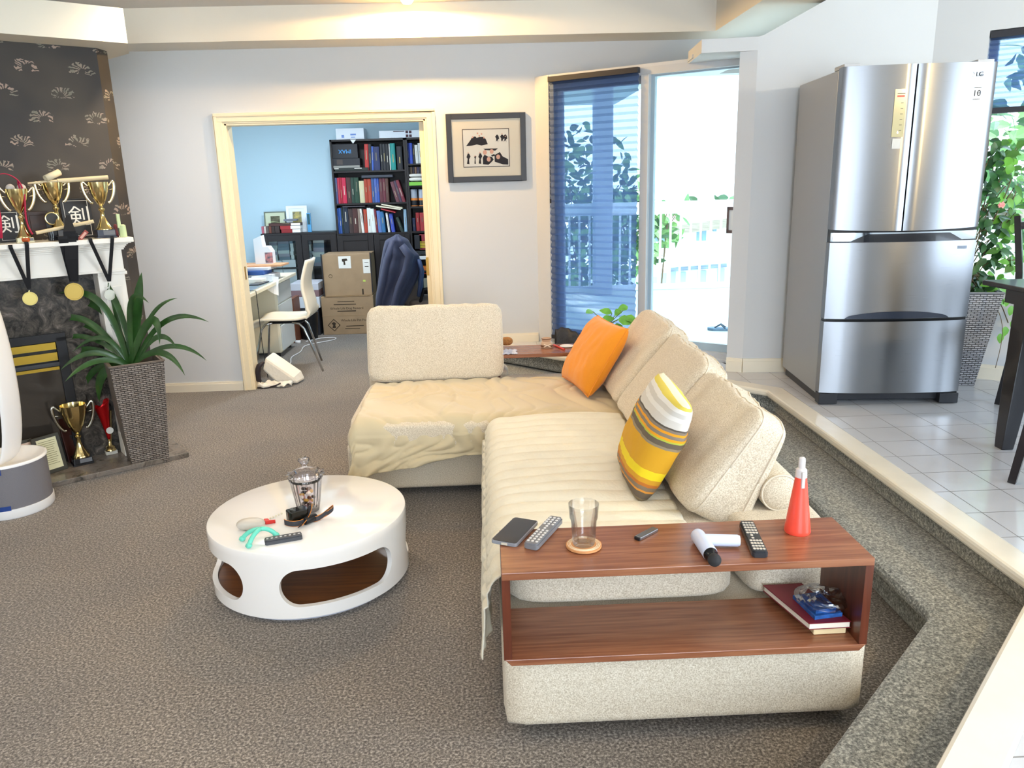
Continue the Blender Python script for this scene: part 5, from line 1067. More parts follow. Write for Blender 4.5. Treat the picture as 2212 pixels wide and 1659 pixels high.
def panel(name, x0, x1, z0, z1, thick=.062, n=14, par=None, m=None, edge=.006, dip=0.):
    g = MB(); xs = [x0+(x1-x0)*i/n for i in range(n+1)]; pts = [(x, bulge(x)+(edge if i in (0, n) else 0)) for i, x in enumerate(xs)]
    vs = [MR @ Vector((x, y, z0+dip*((x-RW/2)/(RW/2))**2)) for x, y in pts]+[MR @ Vector((x, y, z1)) for x, y in pts]; k = n+1
    fs = [(i, i+1, k+i+1, k+i) for i in range(n)]; g.add(vs, fs)
    g.add([MR @ Vector(p) for p in ((x0, pts[0][1], z0+dip*((x0-RW/2)/(RW/2))**2), (x0, thick, z0+dip), (x0, thick, z1), (x0, pts[0][1], z1), (x1, pts[-1][1], z0+dip*((x1-RW/2)/(RW/2))**2), (x1, thick, z0+dip), (x1, thick, z1), (x1, pts[-1][1], z1))], [(0, 1, 2, 3), (4, 5, 6, 7), (3, 2, 6, 7), (0, 1, 5, 4)])
    return g.build(name, m or ss, par or fr_, smooth=30)
xs_ = .352; zd = .930
dl = panel('door', .0, xs_-.004, zd+.012, 1.752, dip=.012); dr = panel('door', xs_+.004, RW, zd+.012, 1.752, dip=.012)
w_a = panel('drawer', .0, RW, .482, .886); w_b = panel('drawer', .0, RW, .070, .466)
dipm = mat('fridge_gap', '#0e0f12', .3)
g = MB(); g.box((.008, .004, .06), (RW-.008, .09, 1.74), MR); g.build('inner_gap', dipm, fr_)
chm = mat('fridge_chrome', '#c8d3dd', .06, 1.)
panel('chrome_band', 0.004, RW-.004, .892, .936, m=chm, thick=.02)
g = MB(); pts = [(.10, .888), (.19, .920), (.60, .928), (.67, .890)]
xz = [(.09+.58*i/24) for i in range(25)]; up_r = lambda x: .888+.040*min(1, (x-.09)/.09, (.67-x)/.07)
g.add([MR @ Vector((x, bulge(x)-.003, z)) for x in xz for z in (.886, up_r(x))], [(2*i, 2*i+2, 2*i+3, 2*i+1) for i in range(24)]); g.build('handle_recess', mat('recess_black', '#14161c', .12, coat=.5), fr_)
g = MB()
xz = [(.10+.54*i/30) for i in range(31)]
g.add([MR @ Vector((x, bulge(x)-.003, z)) for i, x in enumerate(xz) for z in (.483, .485+.036*math.sin(PI*i/30)**.5)], [(2*i, 2*i+2, 2*i+3, 2*i+1) for i in range(30)]); g.build('handle_recess', mat('recess_grey', '#2b3240', .25, .3), w_a)
g = MB(); g.box((.0, -.005, .005), (.10, .06, .066), MR); g.box((RW-.10, -.005, .005), (RW, .06, .06), MR); g.box((.1, .03, .02), (RW-.1, .06, .062), MR); g.box((.02, .1, 0), (.1, RD-.02, .05), MR); g.box((RW-.1, .1, 0), (RW-.02, RD-.02, .05), MR); g.build('foot', mat('foot_black', '#24262c', .4), fr_, bevel=.003)
g = MB(); g.box((.01, .02, 1.748), (.09, .16, 1.768), MR); g.box((RW-.09, .02, 1.748), (RW-.01, .16, 1.768), MR); g.build('hinge_cover', mat('hinge_grey', '#b9bbbf', .4), fr_, bevel=.003)
def decal(x0, y0, x1, y1, name, m, par, t=.0015):
    a, b = onr(x0, y1), onr(x1, y0); g = MB(); y_ = bulge((a[0]+b[0])/2); g.box((a[0], y_-t, a[1]), (b[0], y_+.001, b[1]), MR); return g.build(name, m, par), a, b, y_
o, a, b, y_ = decal(1920, 193, 1955, 297, 'display_panel', mat('panel_champagne', '#b5ac86', .15, 0, coat=.3), dl, .002)
g = MB(); g.box((a[0]+.012, y_-.0032, b[1]-.038), (b[0]-.010, y_-.002, b[1]-.030), MR); g.build('red_line', mat('panel_red', '#c94a3c', .4), o)
g = MB()
for i in range(6): g.box((b[0]-.024, y_-.0032, a[1]+.03+i*.026), (b[0]-.012, y_-.002, a[1]+.033+i*.026), MR)
g.box((a[0]+.012, y_-.0032, b[1]-.024), (a[0]+.05, y_-.002, b[1]-.02), MR); g.build('display_marks', mat('mark_grey', '#5f5c4c', .5), o)
g = MB(); M = MR @ Matrix.Translation(((a[0]+b[0])/2, y_-.003, a[1]+.022)) @ Matrix.Rotation(PI/2, 4, 'X'); g.text('6', .018, M); g.build('display_digit', mat('digit_white', '#ffffff', .4, emit=1.5), o)
decal(1921, 300, 1941, 322, 'stamp_label', mat('stamp_grey', '#9a9c9c', .4, .5), dl)
o, a, b, y_ = decal(2097, 184, 2117, 219, 'warranty_sticker', mat('sticker_white', '#d5d6d8', .6), dr)
RX = Matrix.Rotation(PI/2, 4, 'X')
g = MB(); cx_ = (a[0]+b[0])/2; cz_ = (a[1]+b[1])/2; g.text('10', .040, MR @ Matrix.Translation((cx_, y_-.002, cz_-.002)) @ RX); g.text('YEAR', .008, MR @ Matrix.Translation((cx_+.009, y_-.0024, cz_)) @ RX); g.text('COMPRESSOR', .0065, MR @ Matrix.Translation((cx_, y_-.002, b[1]-.012)) @ RX); g.text('WARRANTY', .0065, MR @ Matrix.Translation((cx_, y_-.002, a[1]+.008)) @ RX); g.build('sticker_print', mat('ink_dark', '#14141a', .6), o, merge=False)
q = onr(2112, 161); g = MB(); g.text('LG', .030, MR @ Matrix.Translation((q[0]+.004, bulge(q[0])-.0025, q[1])) @ RX, ext=.001); mE = MR @ Matrix.Translation((q[0]-.036, bulge(q[0])-.0025, q[1])) @ RX
ring = [(.012*math.cos(t_), .012*math.sin(t_)) for t_ in [i*PI/14 for i in range(26)]]; g.tube([mE @ Vector((x, y, 0)) for x, y in ring], .0012, 5); g.tube([mE @ Vector((0, .006, 0)), mE @ Vector((0, -.006, 0)), mE @ Vector((.006, -.006, 0))], .0012, 5); g.lathe([(0, 0), (.002, 0), (0, .001)], (0, 0, 0), 8, mE @ Matrix.Translation((-.005, .004, 0)), cap=False)
g.build('logo', mat('logo_grey', '#4d4f56', .4, .2), dr, merge=False)
decal(2056, 530, 2086, 537, 'badge', mat('badge_silver', '#8f98a6', .2, .8), w_a)

# ================================================================ DINING TABLE AND CHAIRS at the right edge
esp = mat('espresso_wood', '#17151a', .28, coat=.3)
lf = at_z(2168, 968, .32); dtb = thing('dining_table', 'black dining table with tapered sabre leg at the right edge', 'table', (lf.x+.3, lf.y, .32))
tzt = at_y(2190, 613, lf.y-.05).z
def sabre(g, foot, top, w0, w1, kick=.05, n=10):
    vs = []
    for i in range(n+1):
        t_ = i/n; p = Vector(foot).lerp(Vector(top), t_); p.x += kick*(1-t_)**3*0; w_ = w0+(w1-w0)*t_**.8; vs += [p+Vector((-w_/2, -w_/2, 0)), p+Vector((w_/2, -w_/2, 0)), p+Vector((w_/2, w_/2, 0)), p+Vector((-w_/2, w_/2, 0))]
    g.add(vs, [(4*i+j, 4*i+(j+1) % 4, 4*i+4+(j+1) % 4, 4*i+4+j) for i in range(n) for j in range(4)]+[(0, 1, 2, 3), (4*n, 4*n+1, 4*n+2, 4*n+3)])
for dx, dy in ((0, 0), (1.0, 0), (0, -1.4), (1.0, -1.4)):
    if (dx, dy) == (0, -1.4): continue
    g = MB(); sabre(g, (lf.x+dx, lf.y+.0+dy, .32), (lf.x+dx+.045, lf.y+dy+.0, tzt-.02), .055, .105); g.build('leg', esp, dtb, bevel=.004)
tl_ = at_z(2181, 616, tzt)
g = MB(); g.box((tl_.x, lf.y-1.5, tzt-.022), (tl_.x+1.15, lf.y+.10, tzt), None); g.build('table_top', esp, dtb, bevel=.005)
g = MB(); g.box((tl_.x+.06, lf.y-1.45, tzt-.09), (tl_.x+1.1, lf.y+.02, tzt-.022)); g.build('apron', esp, dtb)
def dchair(foot, face, label):
    """foot: one back foot position, face: direction the chair faces"""
    t = thing('dining_chair', label, 'chair', tuple(foot), 'black dining chairs'); u = Vector(face).normalized(); s = Vector((-u.y, u.x, 0)); F = Vector(foot)
    def q(a, b, c): return F+u*a+s*b+Vector((0, 0, c))
    for b in (0, -.42):
        g = MB(); g.tube([q(-.05, b, 0), q(0, b, .25), q(.02, b, .45), q(-.02, b, .72), q(-.09, b, 1.0)], [.02, .024, .026, .022, .02], 4); g.build('leg', esp, t)
        g = MB(); g.tube([q(.42, b, 0), q(.41, b, .43)], [.018, .024], 4); g.build('leg', esp, t)
    g = MB(); g.prism([q(-.01, .02, 0).xy, q(.45, .02, 0).xy, q(.45, -.44, 0).xy, q(-.01, -.44, 0).xy], F.z+.43, F.z+.48); g.build('seat', mat('seat_black', '#1c1a1d', .5), t, bevel=.01)
    g = MB(); g.tube([q(-.08, .0, .95), q(-.09, -.21, .98), q(-.08, -.42, .95)], .022, 6)
    for k in range(1, 5): g.tube([q(-.01, -.42*k/5, .55), q(-.08, -.42*k/5, .95)], .008, 5)
    g.build('backrest', esp, t)
f2 = at_z(2196, 1040, .32); dchair((f2.x+.02, f2.y, .32), (1, .25, 0), 'black dining chair whose foot shows low at the right edge, nearer the camera')
pt = at_y(2206, 500, 3.95); dchair((pt.x+.44, 3.93, .32), (.0, -1, 0), 'black dining chair whose back post rises beyond the table at the right edge')

# ================================================================ OFFICE
YB = 8.85
def B(x, y): return at_y(x, y, YB)
blackw = mat('black_brown_wood', '#221d1e', .45, bump=.05, scale=90)
def zoomp(x, y): return (640+x/6.913, 280+y/6.913)
ax0, ax1 = B(711, 302).x, B(874, 299).x; ztop = B(711, 302).z; bx1 = ax1+.80
zA = [B(730, y).z for y in (370, 440, 505)]
def case(label, x0, x1, shelves, ztop, doors):
    t = thing('bookcase', label, 'bookcase', ((x0+x1)/2, YB+.14, 0), 'black-brown bookcases'); th = .02
    g = MB(); g.box((x0, YB, 0), (x0+th, YB+.28, ztop)); g.box((x1-th, YB, 0), (x1, YB+.28, ztop)); g.box((x0, YB, ztop-th), (x1, YB+.28, ztop)); g.box((x0+th, YB+.265, .05), (x1-th, YB+.28, ztop-th)); g.box((x0+th, YB+.01, 0), (x1-th, YB+.03, .07)); g.build('carcass', blackw, t)
    for z in shelves: g = MB(); g.box((x0+th, YB+.004, z-.018), (x1-th, YB+.265, z)); g.build('shelf', blackw, t)
    if doors:
        xm = (x0+x1)/2
        for a, b in ((x0+.004, xm-.003), (xm+.003, x1-.004)):
            g = MB(); zt_ = shelves[-1]-.02; w_ = .06; y0 = YB-.018
            for c in ((a, .08, a+w_, zt_), (b-w_, .08, b, zt_), (a+w_, zt_-w_, b-w_, zt_), (a+w_, .08, b-w_, .08+w_)): g.box((c[0], y0, c[1]), (c[2], YB-.001, c[3]))
            g.box((a+w_, y0+.010, .08+w_), (b-w_, YB-.001, zt_-w_)); g.build('door', blackw, t, bevel=.002)
    return t
bk1 = case('black-brown bookcase with panelled lower doors, packed with books, centre of the office wall', ax0, ax1, zA, ztop, True)
zBs = [B(890, 280+y/6.913).z for y in (508, 838, 1150, 1520)]+[B(905, 585).z, B(905, 640).z]
case('black-brown open bookcase half hidden behind the doorway\'s right jamb', ax1+.002, bx1, zBs, ztop+.002, False)
ORD = ['first', 'second', 'third', 'fourth', 'fifth', 'sixth', 'seventh', 'eighth', 'ninth', 'tenth', 'eleventh', 'twelfth', 'thirteenth', 'fourteenth', 'fifteenth', 'sixteenth', 'seventeenth', 'eighteenth', 'nineteenth', 'twentieth']
def bookm(c, nm): return mat('book_'+nm.replace(' ', '_')+c.strip('#'), c, .5)
foil = mat('foil_pale', '#cdbf9a', .5)
def book(xl, xr, ytop, zs, c, nm, label, lean_=0., band=None, group=None, depth=.17, yf=1000):
    """spine from zoomed pixel column xl to xr"""
    a, b = B(*zoomp(xl, yf)).x, B(*zoomp(xr, yf)).x
    yb_px = CAM.z  # spine foot sits on shelf zs
    top = at_y(*zoomp((xl+xr)/2, ytop), YB+.03).z; h = max(.12, top-zs)
    # columns lean with the picture: take x at the shelf level
    t = thing('book', label, 'book', ((a+b)/2, YB+.03, zs), group); w_ = b-a
    M = Matrix.Translation((a, YB+.03, zs)) @ Matrix.Rotation(lean_, 4, 'Y') if False else Matrix.Translation((a+(w_ if lean_ < 0 else 0), YB+.03, zs+.0005)) @ Matrix.Rotation(lean_, 4, 'Y') @ Matrix.Translation((-(w_ if lean_ < 0 else 0), 0, 0))
    g = MB(); g.prism([(0.0, .004), (w_*.25, .0005), (w_*.75, .0005), (w_, .004), (w_, depth), (w_-.002, depth), (w_-.002, .006), (.002, .006), (.002, depth), (0, depth)], 0, h, M); o = g.build('cover', bookm(c, nm), t)
    g = MB(); g.box((.002, .006, .003), (w_-.002, depth-.004, h-.003), M); g.build('pages', MATS['page_white'], t)
    g = MB(); bt_, bh_ = random.uniform(.2, .5), random.uniform(.18, .4); bc_ = band or ((h*bt_, h*(bt_+bh_), random.choice(('#8f8468', '#a89c7c', '#c9c4b4', '#6f6a5c', '#b8a468'))),)
    for z0, z1, cc_ in bc_: g.box((w_*.42, -.0006, z0), (w_*.58, .0008, z1), M)
    g.build('spine_print', mat('spine_print'+bc_[0][2].strip('#'), bc_[0][2], .5), t); return t
rows = {
 'top': (zA[0], [(1022, 1080, 215, '#b5332e', 'red and navy', .03), (1085, 1130, 215, '#25262b', 'black', .02), (1120, 1150, 250, '#3f62b8', 'blue', .05), (1152, 1250, 255, '#26305c', 'navy', .0), (1262, 1300, 212, '#232428', 'black', 0), (1302, 1342, 212, '#2a2b30', 'black', 0), (1344, 1392, 212, '#1f2024', 'black', 0), (1396, 1412, 212, '#d8d8d4', 'white', 0), (1416, 1486, 205, '#1f8f8a', 'teal', 0), (1508, 1590, 250, '#22252c', 'black', 0)]),
 'middle': (zA[1], [(592, 622, 720, '#58608c', 'blue-grey', 0), (624, 656, 720, '#c23a50', 'rose red', 0), (658, 692, 715, '#a32032', 'red', 0), (694, 752, 718, '#c02747', 'crimson', 0), (760, 822, 715, '#4a2a28', 'dark brown', 0), (826, 876, 715, '#1f3a2e', 'dark green', 0), (878, 942, 715, '#21402f', 'dark green', 0), (948, 1020, 765, '#c9c29c', 'cream', 0), (1024, 1074, 735, '#a13a22', 'red and gold', 0), (1076, 1128, 735, '#a8402a', 'red and gold', 0), (1132, 1172, 725, '#3a5488', 'blue', 0), (1174, 1214, 725, '#4b62a8', 'blue', 0), (1216, 1244, 725, '#3656a8', 'bright blue', 0), (1248, 1300, 725, '#5e2c34', 'maroon', 0), (1302, 1340, 725, '#6a2f3a', 'maroon', 0), (1342, 1386, 725, '#5a3c34', 'brown', 0), (1490, 1540, 760, '#6b4048', 'dusty maroon', -.25), (1544, 1580, 745, '#4a3a4c', 'dark plum', -.25), (1584, 1630, 735, '#7a2f3c', 'maroon', -.27)]),
 'lower': (zA[2], [(612, 644, 1180, '#2b55a3', 'blue', 0), (646, 680, 1170, '#3a5fa8', 'blue', 0), (682, 708, 1165, '#23302c', 'dark green', 0), (710, 784, 1160, '#1f2a3c', 'dark navy', 0), (790, 850, 1180, '#3c2c2a', 'brown', 0), (852, 926, 1175, '#4a2a26', 'dark brown', 0), (930, 972, 1180, '#8c7a6c', 'tan', 0), (976, 1012, 1180, '#e4e2da', 'white', -.06), (1016, 1064, 1190, '#b0402a', 'red and black', 0), (1068, 1124, 1170, '#d9ddd8', 'white', 0), (1128, 1186, 1180, '#dfe6e2', 'pale', -.05), (1190, 1218, 1190, '#7a2c38', 'maroon', -.05), (1222, 1274, 1210, '#5a78b4', 'blue', -.04), (1278, 1330, 1220, '#2f6a9c', 'blue', -.05), (1368, 1398, 1240, '#e6e2dc', 'white', -.09), (1420, 1470, 1250, '#3c4fb0', 'royal blue', -.10), (1560, 1600, 1290, '#2c3a34', 'dark green', -.3), (1612, 1656, 1190, '#8fb0c8', 'pale blue', 0)]),
}
def place_row(key, case_label, zs, lst, yf, n0=0):
    for i, (x0, x1, yt, c, nm, ln) in enumerate(lst):
        pos = 'leftmost' if i == 0 else ('rightmost' if i == len(lst)-1 else ORD[i]+' from the left')
        book(x0, x1, yt, zs, c, nm, '%s book, %s on the %s shelf of the %s' % (nm, pos, key, case_label), ln, group='books on the %s shelf of the %s' % (key, case_label), yf=yf)
for key, yf in (('top', 600), ('middle', 1075), ('lower', 1510)):
    zs, lst = rows[key]; place_row(key, 'centre bookcase', zs, lst, yf)
def Bz(x, y, dy=0.): return at_y(*zoomp(x, y), YB+dy)
def zbox(name, x0, y0, x1, y1, m, label, cat, dy0=.02, depth=.2, par=None, bev=.002, zbot=None, group=None):
    """box whose front face spans zoomed pixels"""
    a = Bz(x0, y1, dy0); b = Bz(x1, (y0+y1)/2, dy0); zt_ = Bz((x0+x1)/2, y0, dy0).z; zb_ = a.z if zbot is None else zbot
    g = MB(); g.box((a.x, YB+dy0, zb_), (b.x, YB+dy0+depth, max(zt_, zb_+.004))); o = g.build(name, m, par, bevel=bev)
    if par is None: tag(o, label, cat, group)
    return o, a, b, zt_
cb = mat('card_black', '#25262c', .5)
o1, a, b, zt_ = zbox('flat_box', 575, 570, 1075, 604, mat('box_dark_green', '#1f2723', .4), 'dark green-black flat box at the bottom left of the top shelf', 'box', .01, .22, zbot=zA[0]+.001)
g = MB(); M = Matrix.Translation((b.x-.10, YB+.009, (a.z+zt_)/2+.003)) @ RX; g.box((-.05, -.004, 0), (.03, .004, .001), M); g.box((-.27, -.004, 0), (-.22, .004, .001), M); g.build('print', wh, o1)
o2, a, b, z2 = zbox('flat_box', 552, 536, 950, 568, mat('box_grey', '#8b8a84', .5), 'grey flat slab under the black boxes on the top shelf', 'box', .01, .2, zbot=zt_+.001)
o3, a, b, z3 = zbox('flat_box', 532, 430, 950, 534, cb, 'long black box lying under the tilted black box with blue letters', 'box', .01, .2, zbot=z2+.001)
g = MB(); g.box((a.x+.055, YB+.009, z2+.01), (a.x+.12, YB+.0105, z3-.012)); g.build('tape_patch', mat('tape_brown', '#4a403c', .4), o3)
o4, a, b, z4 = zbox('lettered_box', 520, 215, 915, 428, cb, 'black box with upside-down blue letters at the left of the top shelf', 'box', .03, .12, zbot=z3+.001)
g = MB(); c_ = Bz(725, 325, .03); g.text('IMAX', .058, Matrix.Translation((c_.x, YB+.029, c_.z)) @ RX @ Matrix.Rotation(PI, 4, 'Z'), ext=.0004); g.build('lettering', mat('letter_blue', '#4aa3e8', .4), o4, merge=False)
zbox('flat_binder', 975, 678, 1440, 715, mat('binder_slate', '#3a3f4b', .4), 'slate flat binder lying on top of the middle shelf books', 'binder', .0, .2, zbot=Bz(1200, 716).z)
zbox('flat_folder', 690, 1140, 1025, 1160, mat('folder_dark', '#4a454c', .5), 'dark thin folder lying on the lower shelf books', 'folder', .0, .2)
g = MB(); pa = Bz(1190, 1150, -.02); pb = Bz(1585, 1245, -.02)
for i, (c0, c1) in enumerate((((1190, 1150), (1560, 1200)), ((1265, 1195), (1480, 1245)), ((1270, 1125), (1585, 1185)))):
    p0_, p1_ = Bz(*c0, -.02), Bz(*c1, -.02); nn = Vector((0, .18, .01)); up_ = Vector((0, 0, .012)); g.add([p0_, p1_, p1_+nn, p0_+nn, p0_+up_, p1_+up_, p1_+nn+up_, p0_+nn+up_], [(0, 1, 2, 3), (4, 5, 6, 7), (0, 1, 5, 4), (1, 2, 6, 5), (2, 3, 7, 6), (3, 0, 4, 7)], mi=1 if i == 1 else 0)
tag(g.build('paper_stack', [mat('paper_warm', '#e8e0c6', .8), mat('folder_red', '#a8323a', .5)]), 'loose papers and a red folder sliding off the right end of the lower shelf books', 'papers')
# right bookcase contents
rB = {'top': (zBs[0], 500, [(1658, 1690, 200, '#2c3c86', 'dark blue', 0), (1696, 1738, 200, '#3a55c0', 'bright blue', 0), (1744, 1776, 215, '#2f2d30', 'black', 0), (1782, 1826, 228, '#e2e3df', 'white', -.03), (1832, 1880, 200, '#cfd3cf', 'grey-white', -.03), (1886, 1936, 210, '#4a3f78', 'purple and teal', 0)]),
      'second': (zBs[1], 825, [(1680, 1706, 560, '#3a3432', 'dark', 0), (1710, 1740, 560, '#5a4a3c', 'brown', 0), (1744, 1772, 560, '#2c2a3c', 'dark navy', 0), (1776, 1806, 560, '#7a5c4a', 'tan', 0), (1810, 1846, 560, '#332c4c', 'violet', 0), (1850, 1890, 560, '#4a4038', 'umber', 0)]),
      'fourth': (zBs[3], 1505, [(1736, 1780, 1320, '#2c3350', 'navy', 0), (1792, 1844, 1240, '#a02c30', 'red', 0), (1852, 1918, 1240, '#a8343a', 'red', 0), (1940, 1975, 1240, '#8c8674', 'khaki', 0)])}
for key, (zs, yf, lst) in rB.items():
    for i, (x0, x1, yt, c, nm, ln) in enumerate(lst):
        pos = 'leftmost' if i == 0 else ('rightmost' if i == len(lst)-1 else ORD[i]+' from the left')
        book(x0, x1, yt, zs, c, nm, '%s book, %s on the %s shelf of the right bookcase' % (nm, pos, key), ln, group='books on the %s shelf of the right bookcase' % key, yf=yf, depth=.15 if key != 'second' else .10)
for k, (y0, y1) in enumerate(((660, 708), (715, 770))):
    a, b = Bz(1690, y1, .01), Bz(1910, y1, .01); g = MB(); zt_ = Bz(1800, y0, .01).z; g.soft(((a.x+b.x)/2, YB-.02, (a.z+zt_)/2), ((b.x-a.x)/2, .05, (zt_-a.z)/2+.002), 3, None, seg=8); tag(g.build('white_pouch', mat('pouch_white', '#dfdcd4', .5), smooth=True), 'white padded pouch, %s of the two on the right bookcase' % ('upper' if k == 0 else 'lower'), 'pouch')
zbox('green_box', 1685, 782, 1885, 820, mat('lime_green', '#7fc44a', .5), 'lime-green flat box under the white pouches', 'box', -.06, .14, zbot=zBs[1]+.001)
for k, (x0, x1) in enumerate(((1700, 1812), (1824, 1945))):
    a, b = Bz(x0, 1120, .0), Bz(x1, 1120, .0); zt_ = Bz(x0, 880, 0).z; xm = (a.x+b.x)/2; rr_ = (b.x-a.x)/2; h_ = zt_-zBs[2]
    t = thing('plastic_jar', 'grey and black jar with orange bands, %s of the pair on the right bookcase' % ('left' if k == 0 else 'right'), 'jar', (xm, YB+.06, zBs[2]), 'orange-banded jars')
    g = MB(); g.lathe([(0, 0), (rr_, 0), (rr_, h_*.45), (0, h_*.45)], (xm, YB+.06, zBs[2]), 20, cap=False); g.build('jar_base', mat('jar_black', '#232226', .4), t, smooth=40)
    g = MB(); g.lathe([(rr_*.95, h_*.45), (rr_*.93, h_*.95), (0, h_*.97)], (xm, YB+.06, zBs[2]), 20, cap=False); g.build('jar_top', mat('jar_grey', '#aab2c0', .3), t, smooth=40)
    g = MB(); g.lathe([(rr_*1.01, h_*.34), (rr_*1.01, h_*.47)], (xm, YB+.06, zBs[2]), 20, cap=False); g.lathe([(rr_*1.01, h_*.02), (rr_*1.01, h_*.06)], (xm, YB+.06, zBs[2]), 20, cap=False); g.build('band', mat('band_orange', '#e58a3c', .5), t, smooth=True)
# lower compartments seen beside the chair: stacked flat things
for i, (px0, py0, px1, py1, c, nm, lab) in enumerate(((896, 508, 912, 538, '#26262b', 'black_book', 'black book leaning left of the red and yellow book'), (907, 506, 924, 540, '#8c3038', 'book', 'red and yellow book leaning on a low shelf of the right bookcase'), (926, 506, 936, 540, '#4a2c2c', 'book', 'dark brown book beside the jamb on a low shelf'), (893, 542, 934, 551, '#2f3337', 'flat_case', 'black flat case with silver marks below the leaning books'), (905, 553, 934, 561, '#e9ebea', 'paper_ream', 'white ream of paper on the right bookcase'), (910, 576, 934, 591, '#c2702e', 'box', 'orange-brown box low on the right bookcase'), (911, 587, 934, 592, '#b8432f', 'folder', 'thin red folder under the orange-brown box'), (913, 602, 930, 626, '#8c8c7c', 'magazines', 'stack of greyish magazines near the floor by the jamb'))):
    a, b = B(px0, py1), B(px1, py1); zt_ = B((px0+px1)/2, py0).z; g = MB(); g.box((a.x, YB+.01, a.z), (b.x, YB+.18, zt_)); o = g.build(nm if nm != 'black_book' else 'book', mat('low_'+str(i), c, .5), bevel=.002); tag(o, lab, nm.split('_')[-1])
    if i == 1:
        g = MB()
        for k in range(5): g.box((a.x+.005, YB+.008, a.z+.02+.016*k), (b.x-.003, YB+.0102, a.z+.028+.016*k))
        g.build('yellow_stripes', mat('stripe_yellow', '#d8c83a', .5), o)
# boxes on top of the bookcases
zt0 = ztop+.0005
o, a, b, z_ = zbox('parcel_box', 598, -20, 1010, 156, mat('parcel_white', '#dfe6ee', .6), 'white wrapped parcel on top of the centre bookcase', 'box', .02, .22, zbot=zt0)
g = MB(); c_ = Bz(845, 85, .0); g.box((c_.x-.03, YB+.0185, c_.z), (c_.x+.03, YB+.02, c_.z+.018)); g.box((c_.x-.025, YB+.0185, c_.z-.022), (c_.x+.02, YB+.02, c_.z-.014)); c_ = Bz(690, 100, 0); g.box((c_.x-.014, YB+.0185, c_.z-.014), (c_.x+.014, YB+.02, c_.z+.014)); g.build('blue_print', mat('print_blue', '#6f8fd0', .5), o)
g = MB(); c0_, c1_, c2_ = Bz(805, 150, .0), Bz(890, 150, .0), Bz(848, 210, .0); g.add([c0_, c1_, c2_, (c0_+c1_)/2+Vector((0, .02, .01))], [(0, 2, 1), (0, 1, 3)]); g.build('wrap_flap', mat('film_white', '#e6edf4', .4), o, solid=.001)
o, a, b, z_ = zbox('long_box', 1240, 10, 2010, 128, mat('parcel_white', '#dfe6ee', .6), 'long white box with small dark pictures on top of the right bookcase', 'box', .0, .24, zbot=zt0+.003)
g = MB()
for x_, y_ in ((1650, 35), (1700, 35), (1655, 92), (1705, 92)): c_ = Bz(x_, y_, 0); g.box((c_.x-.014, YB-.0015, c_.z-.014), (c_.x+.014, YB, c_.z+.014))
c_ = Bz(1530, 28, 0); g.box((c_.x-.06, YB-.0015, c_.z-.003), (c_.x+.06, YB, c_.z+.004)); g.build('dark_print', mat('print_maroon', '#4a2c34', .6), o)
# low cabinet on the left
kx0, kx1 = B(566, 520).x, ax0-.004; zk = B(640, 503).z
cabt = thing('media_cabinet', 'black-brown low cabinet with glass doors and disc cases inside, left of the centre bookcase', 'cabinet', ((kx0+kx1)/2, YB+.14, 0))
g = MB(); th = .025; g.box((kx0, YB, 0), (kx0+th, YB+.28, zk)); g.box((kx1-th, YB, 0), (kx1, YB+.28, zk)); g.box((kx0-.005, YB-.01, zk-.02), (kx1, YB+.28, zk)); g.box((kx0+th, YB+.265, .05), (kx1-th, YB+.28, zk-th))
for z in (.07, .40, .70): g.box((kx0+th, YB+.02, z-.02), (kx1-th, YB+.265, z))
xm = (B(655, 560).x+B(657, 560).x)/2; g.box((xm-.012, YB+.01, .05), (xm+.012, YB+.27, zk-.02)); g.build('carcass', blackw, cabt)
for a_, b_ in ((kx0+.004, xm-.003), (xm+.003, kx1-.003)):
    g = MB(); w_ = .065; y0 = YB-.02
    g.box((a_, y0, .06), (a_+w_, YB-.001, zk-.022)); g.box((b_-w_, y0, .06), (b_, YB-.001, zk-.022)); g.box((a_+w_, y0, zk-.022-w_), (b_-w_, YB-.001, zk-.022)); g.box((a_+w_, y0, .06), (b_-w_, YB-.001, .06+w_)); o = g.build('door', blackw, cabt, bevel=.002)
    g = MB(); g.box((a_+w_, y0+.006, .06+w_), (b_-w_, y0+.009, zk-.022-w_)); g.build('glass_pane', glassmat('cabinet_glass', (.93, .96, .97), .0), o)
    g = MB(); xk = b_-.02 if a_ < xm-.1 else a_+.02; q = B(648, 600); g.lathe([(0, 0), (.007, 0), (.009, .012), (0, .014)], (0, 0, 0), 12, Matrix.Translation((xk, y0, q.z)) @ Matrix.Rotation(PI/2, 4, 'X'), cap=False); g.build('knob', chrome, o, smooth=40)
def zq(x, y, dy=.06): return at_y(500+x/5.72, 430+y/5.72, YB+dy)
cdm = [mat('case_%d' % i, c, .35) for i, c in enumerate(('#a3b2b4', '#7b919c', '#b3bfba', '#8b8c98', '#c3ccc8', '#6a7c88'))]
proto = {}
for x0, x1, y0, y1, n_ in ((440, 580, 500, 740, 9), (586, 728, 510, 715, 8), (732, 775, 500, 700, 7), (905, 1008, 485, 750, 9), (1012, 1150, 485, 640, 6), (1012, 1165, 645, 760, 4)):
    a, b = zq(x0, y1), zq(x1, y1); h_ = (zq(x0, y0).z-a.z)/n_; base = .7005 if True else a.z; h_ = (zq(x0, y0).z-base)/n_
    for i in range(n_):
        g = MB(); dx = random.uniform(-.006, .006); g.box((a.x+dx, YB+.05+random.uniform(0, .01), base+h_*i+.0005), (b.x+dx-.004, YB+.19, base+h_*(i+1)-.0008))
        tag(g.build('disc_case', cdm[random.randrange(6)]), 'greyish disc case stacked behind the glass of the low cabinet', 'disc case', 'disc cases in the low cabinet')
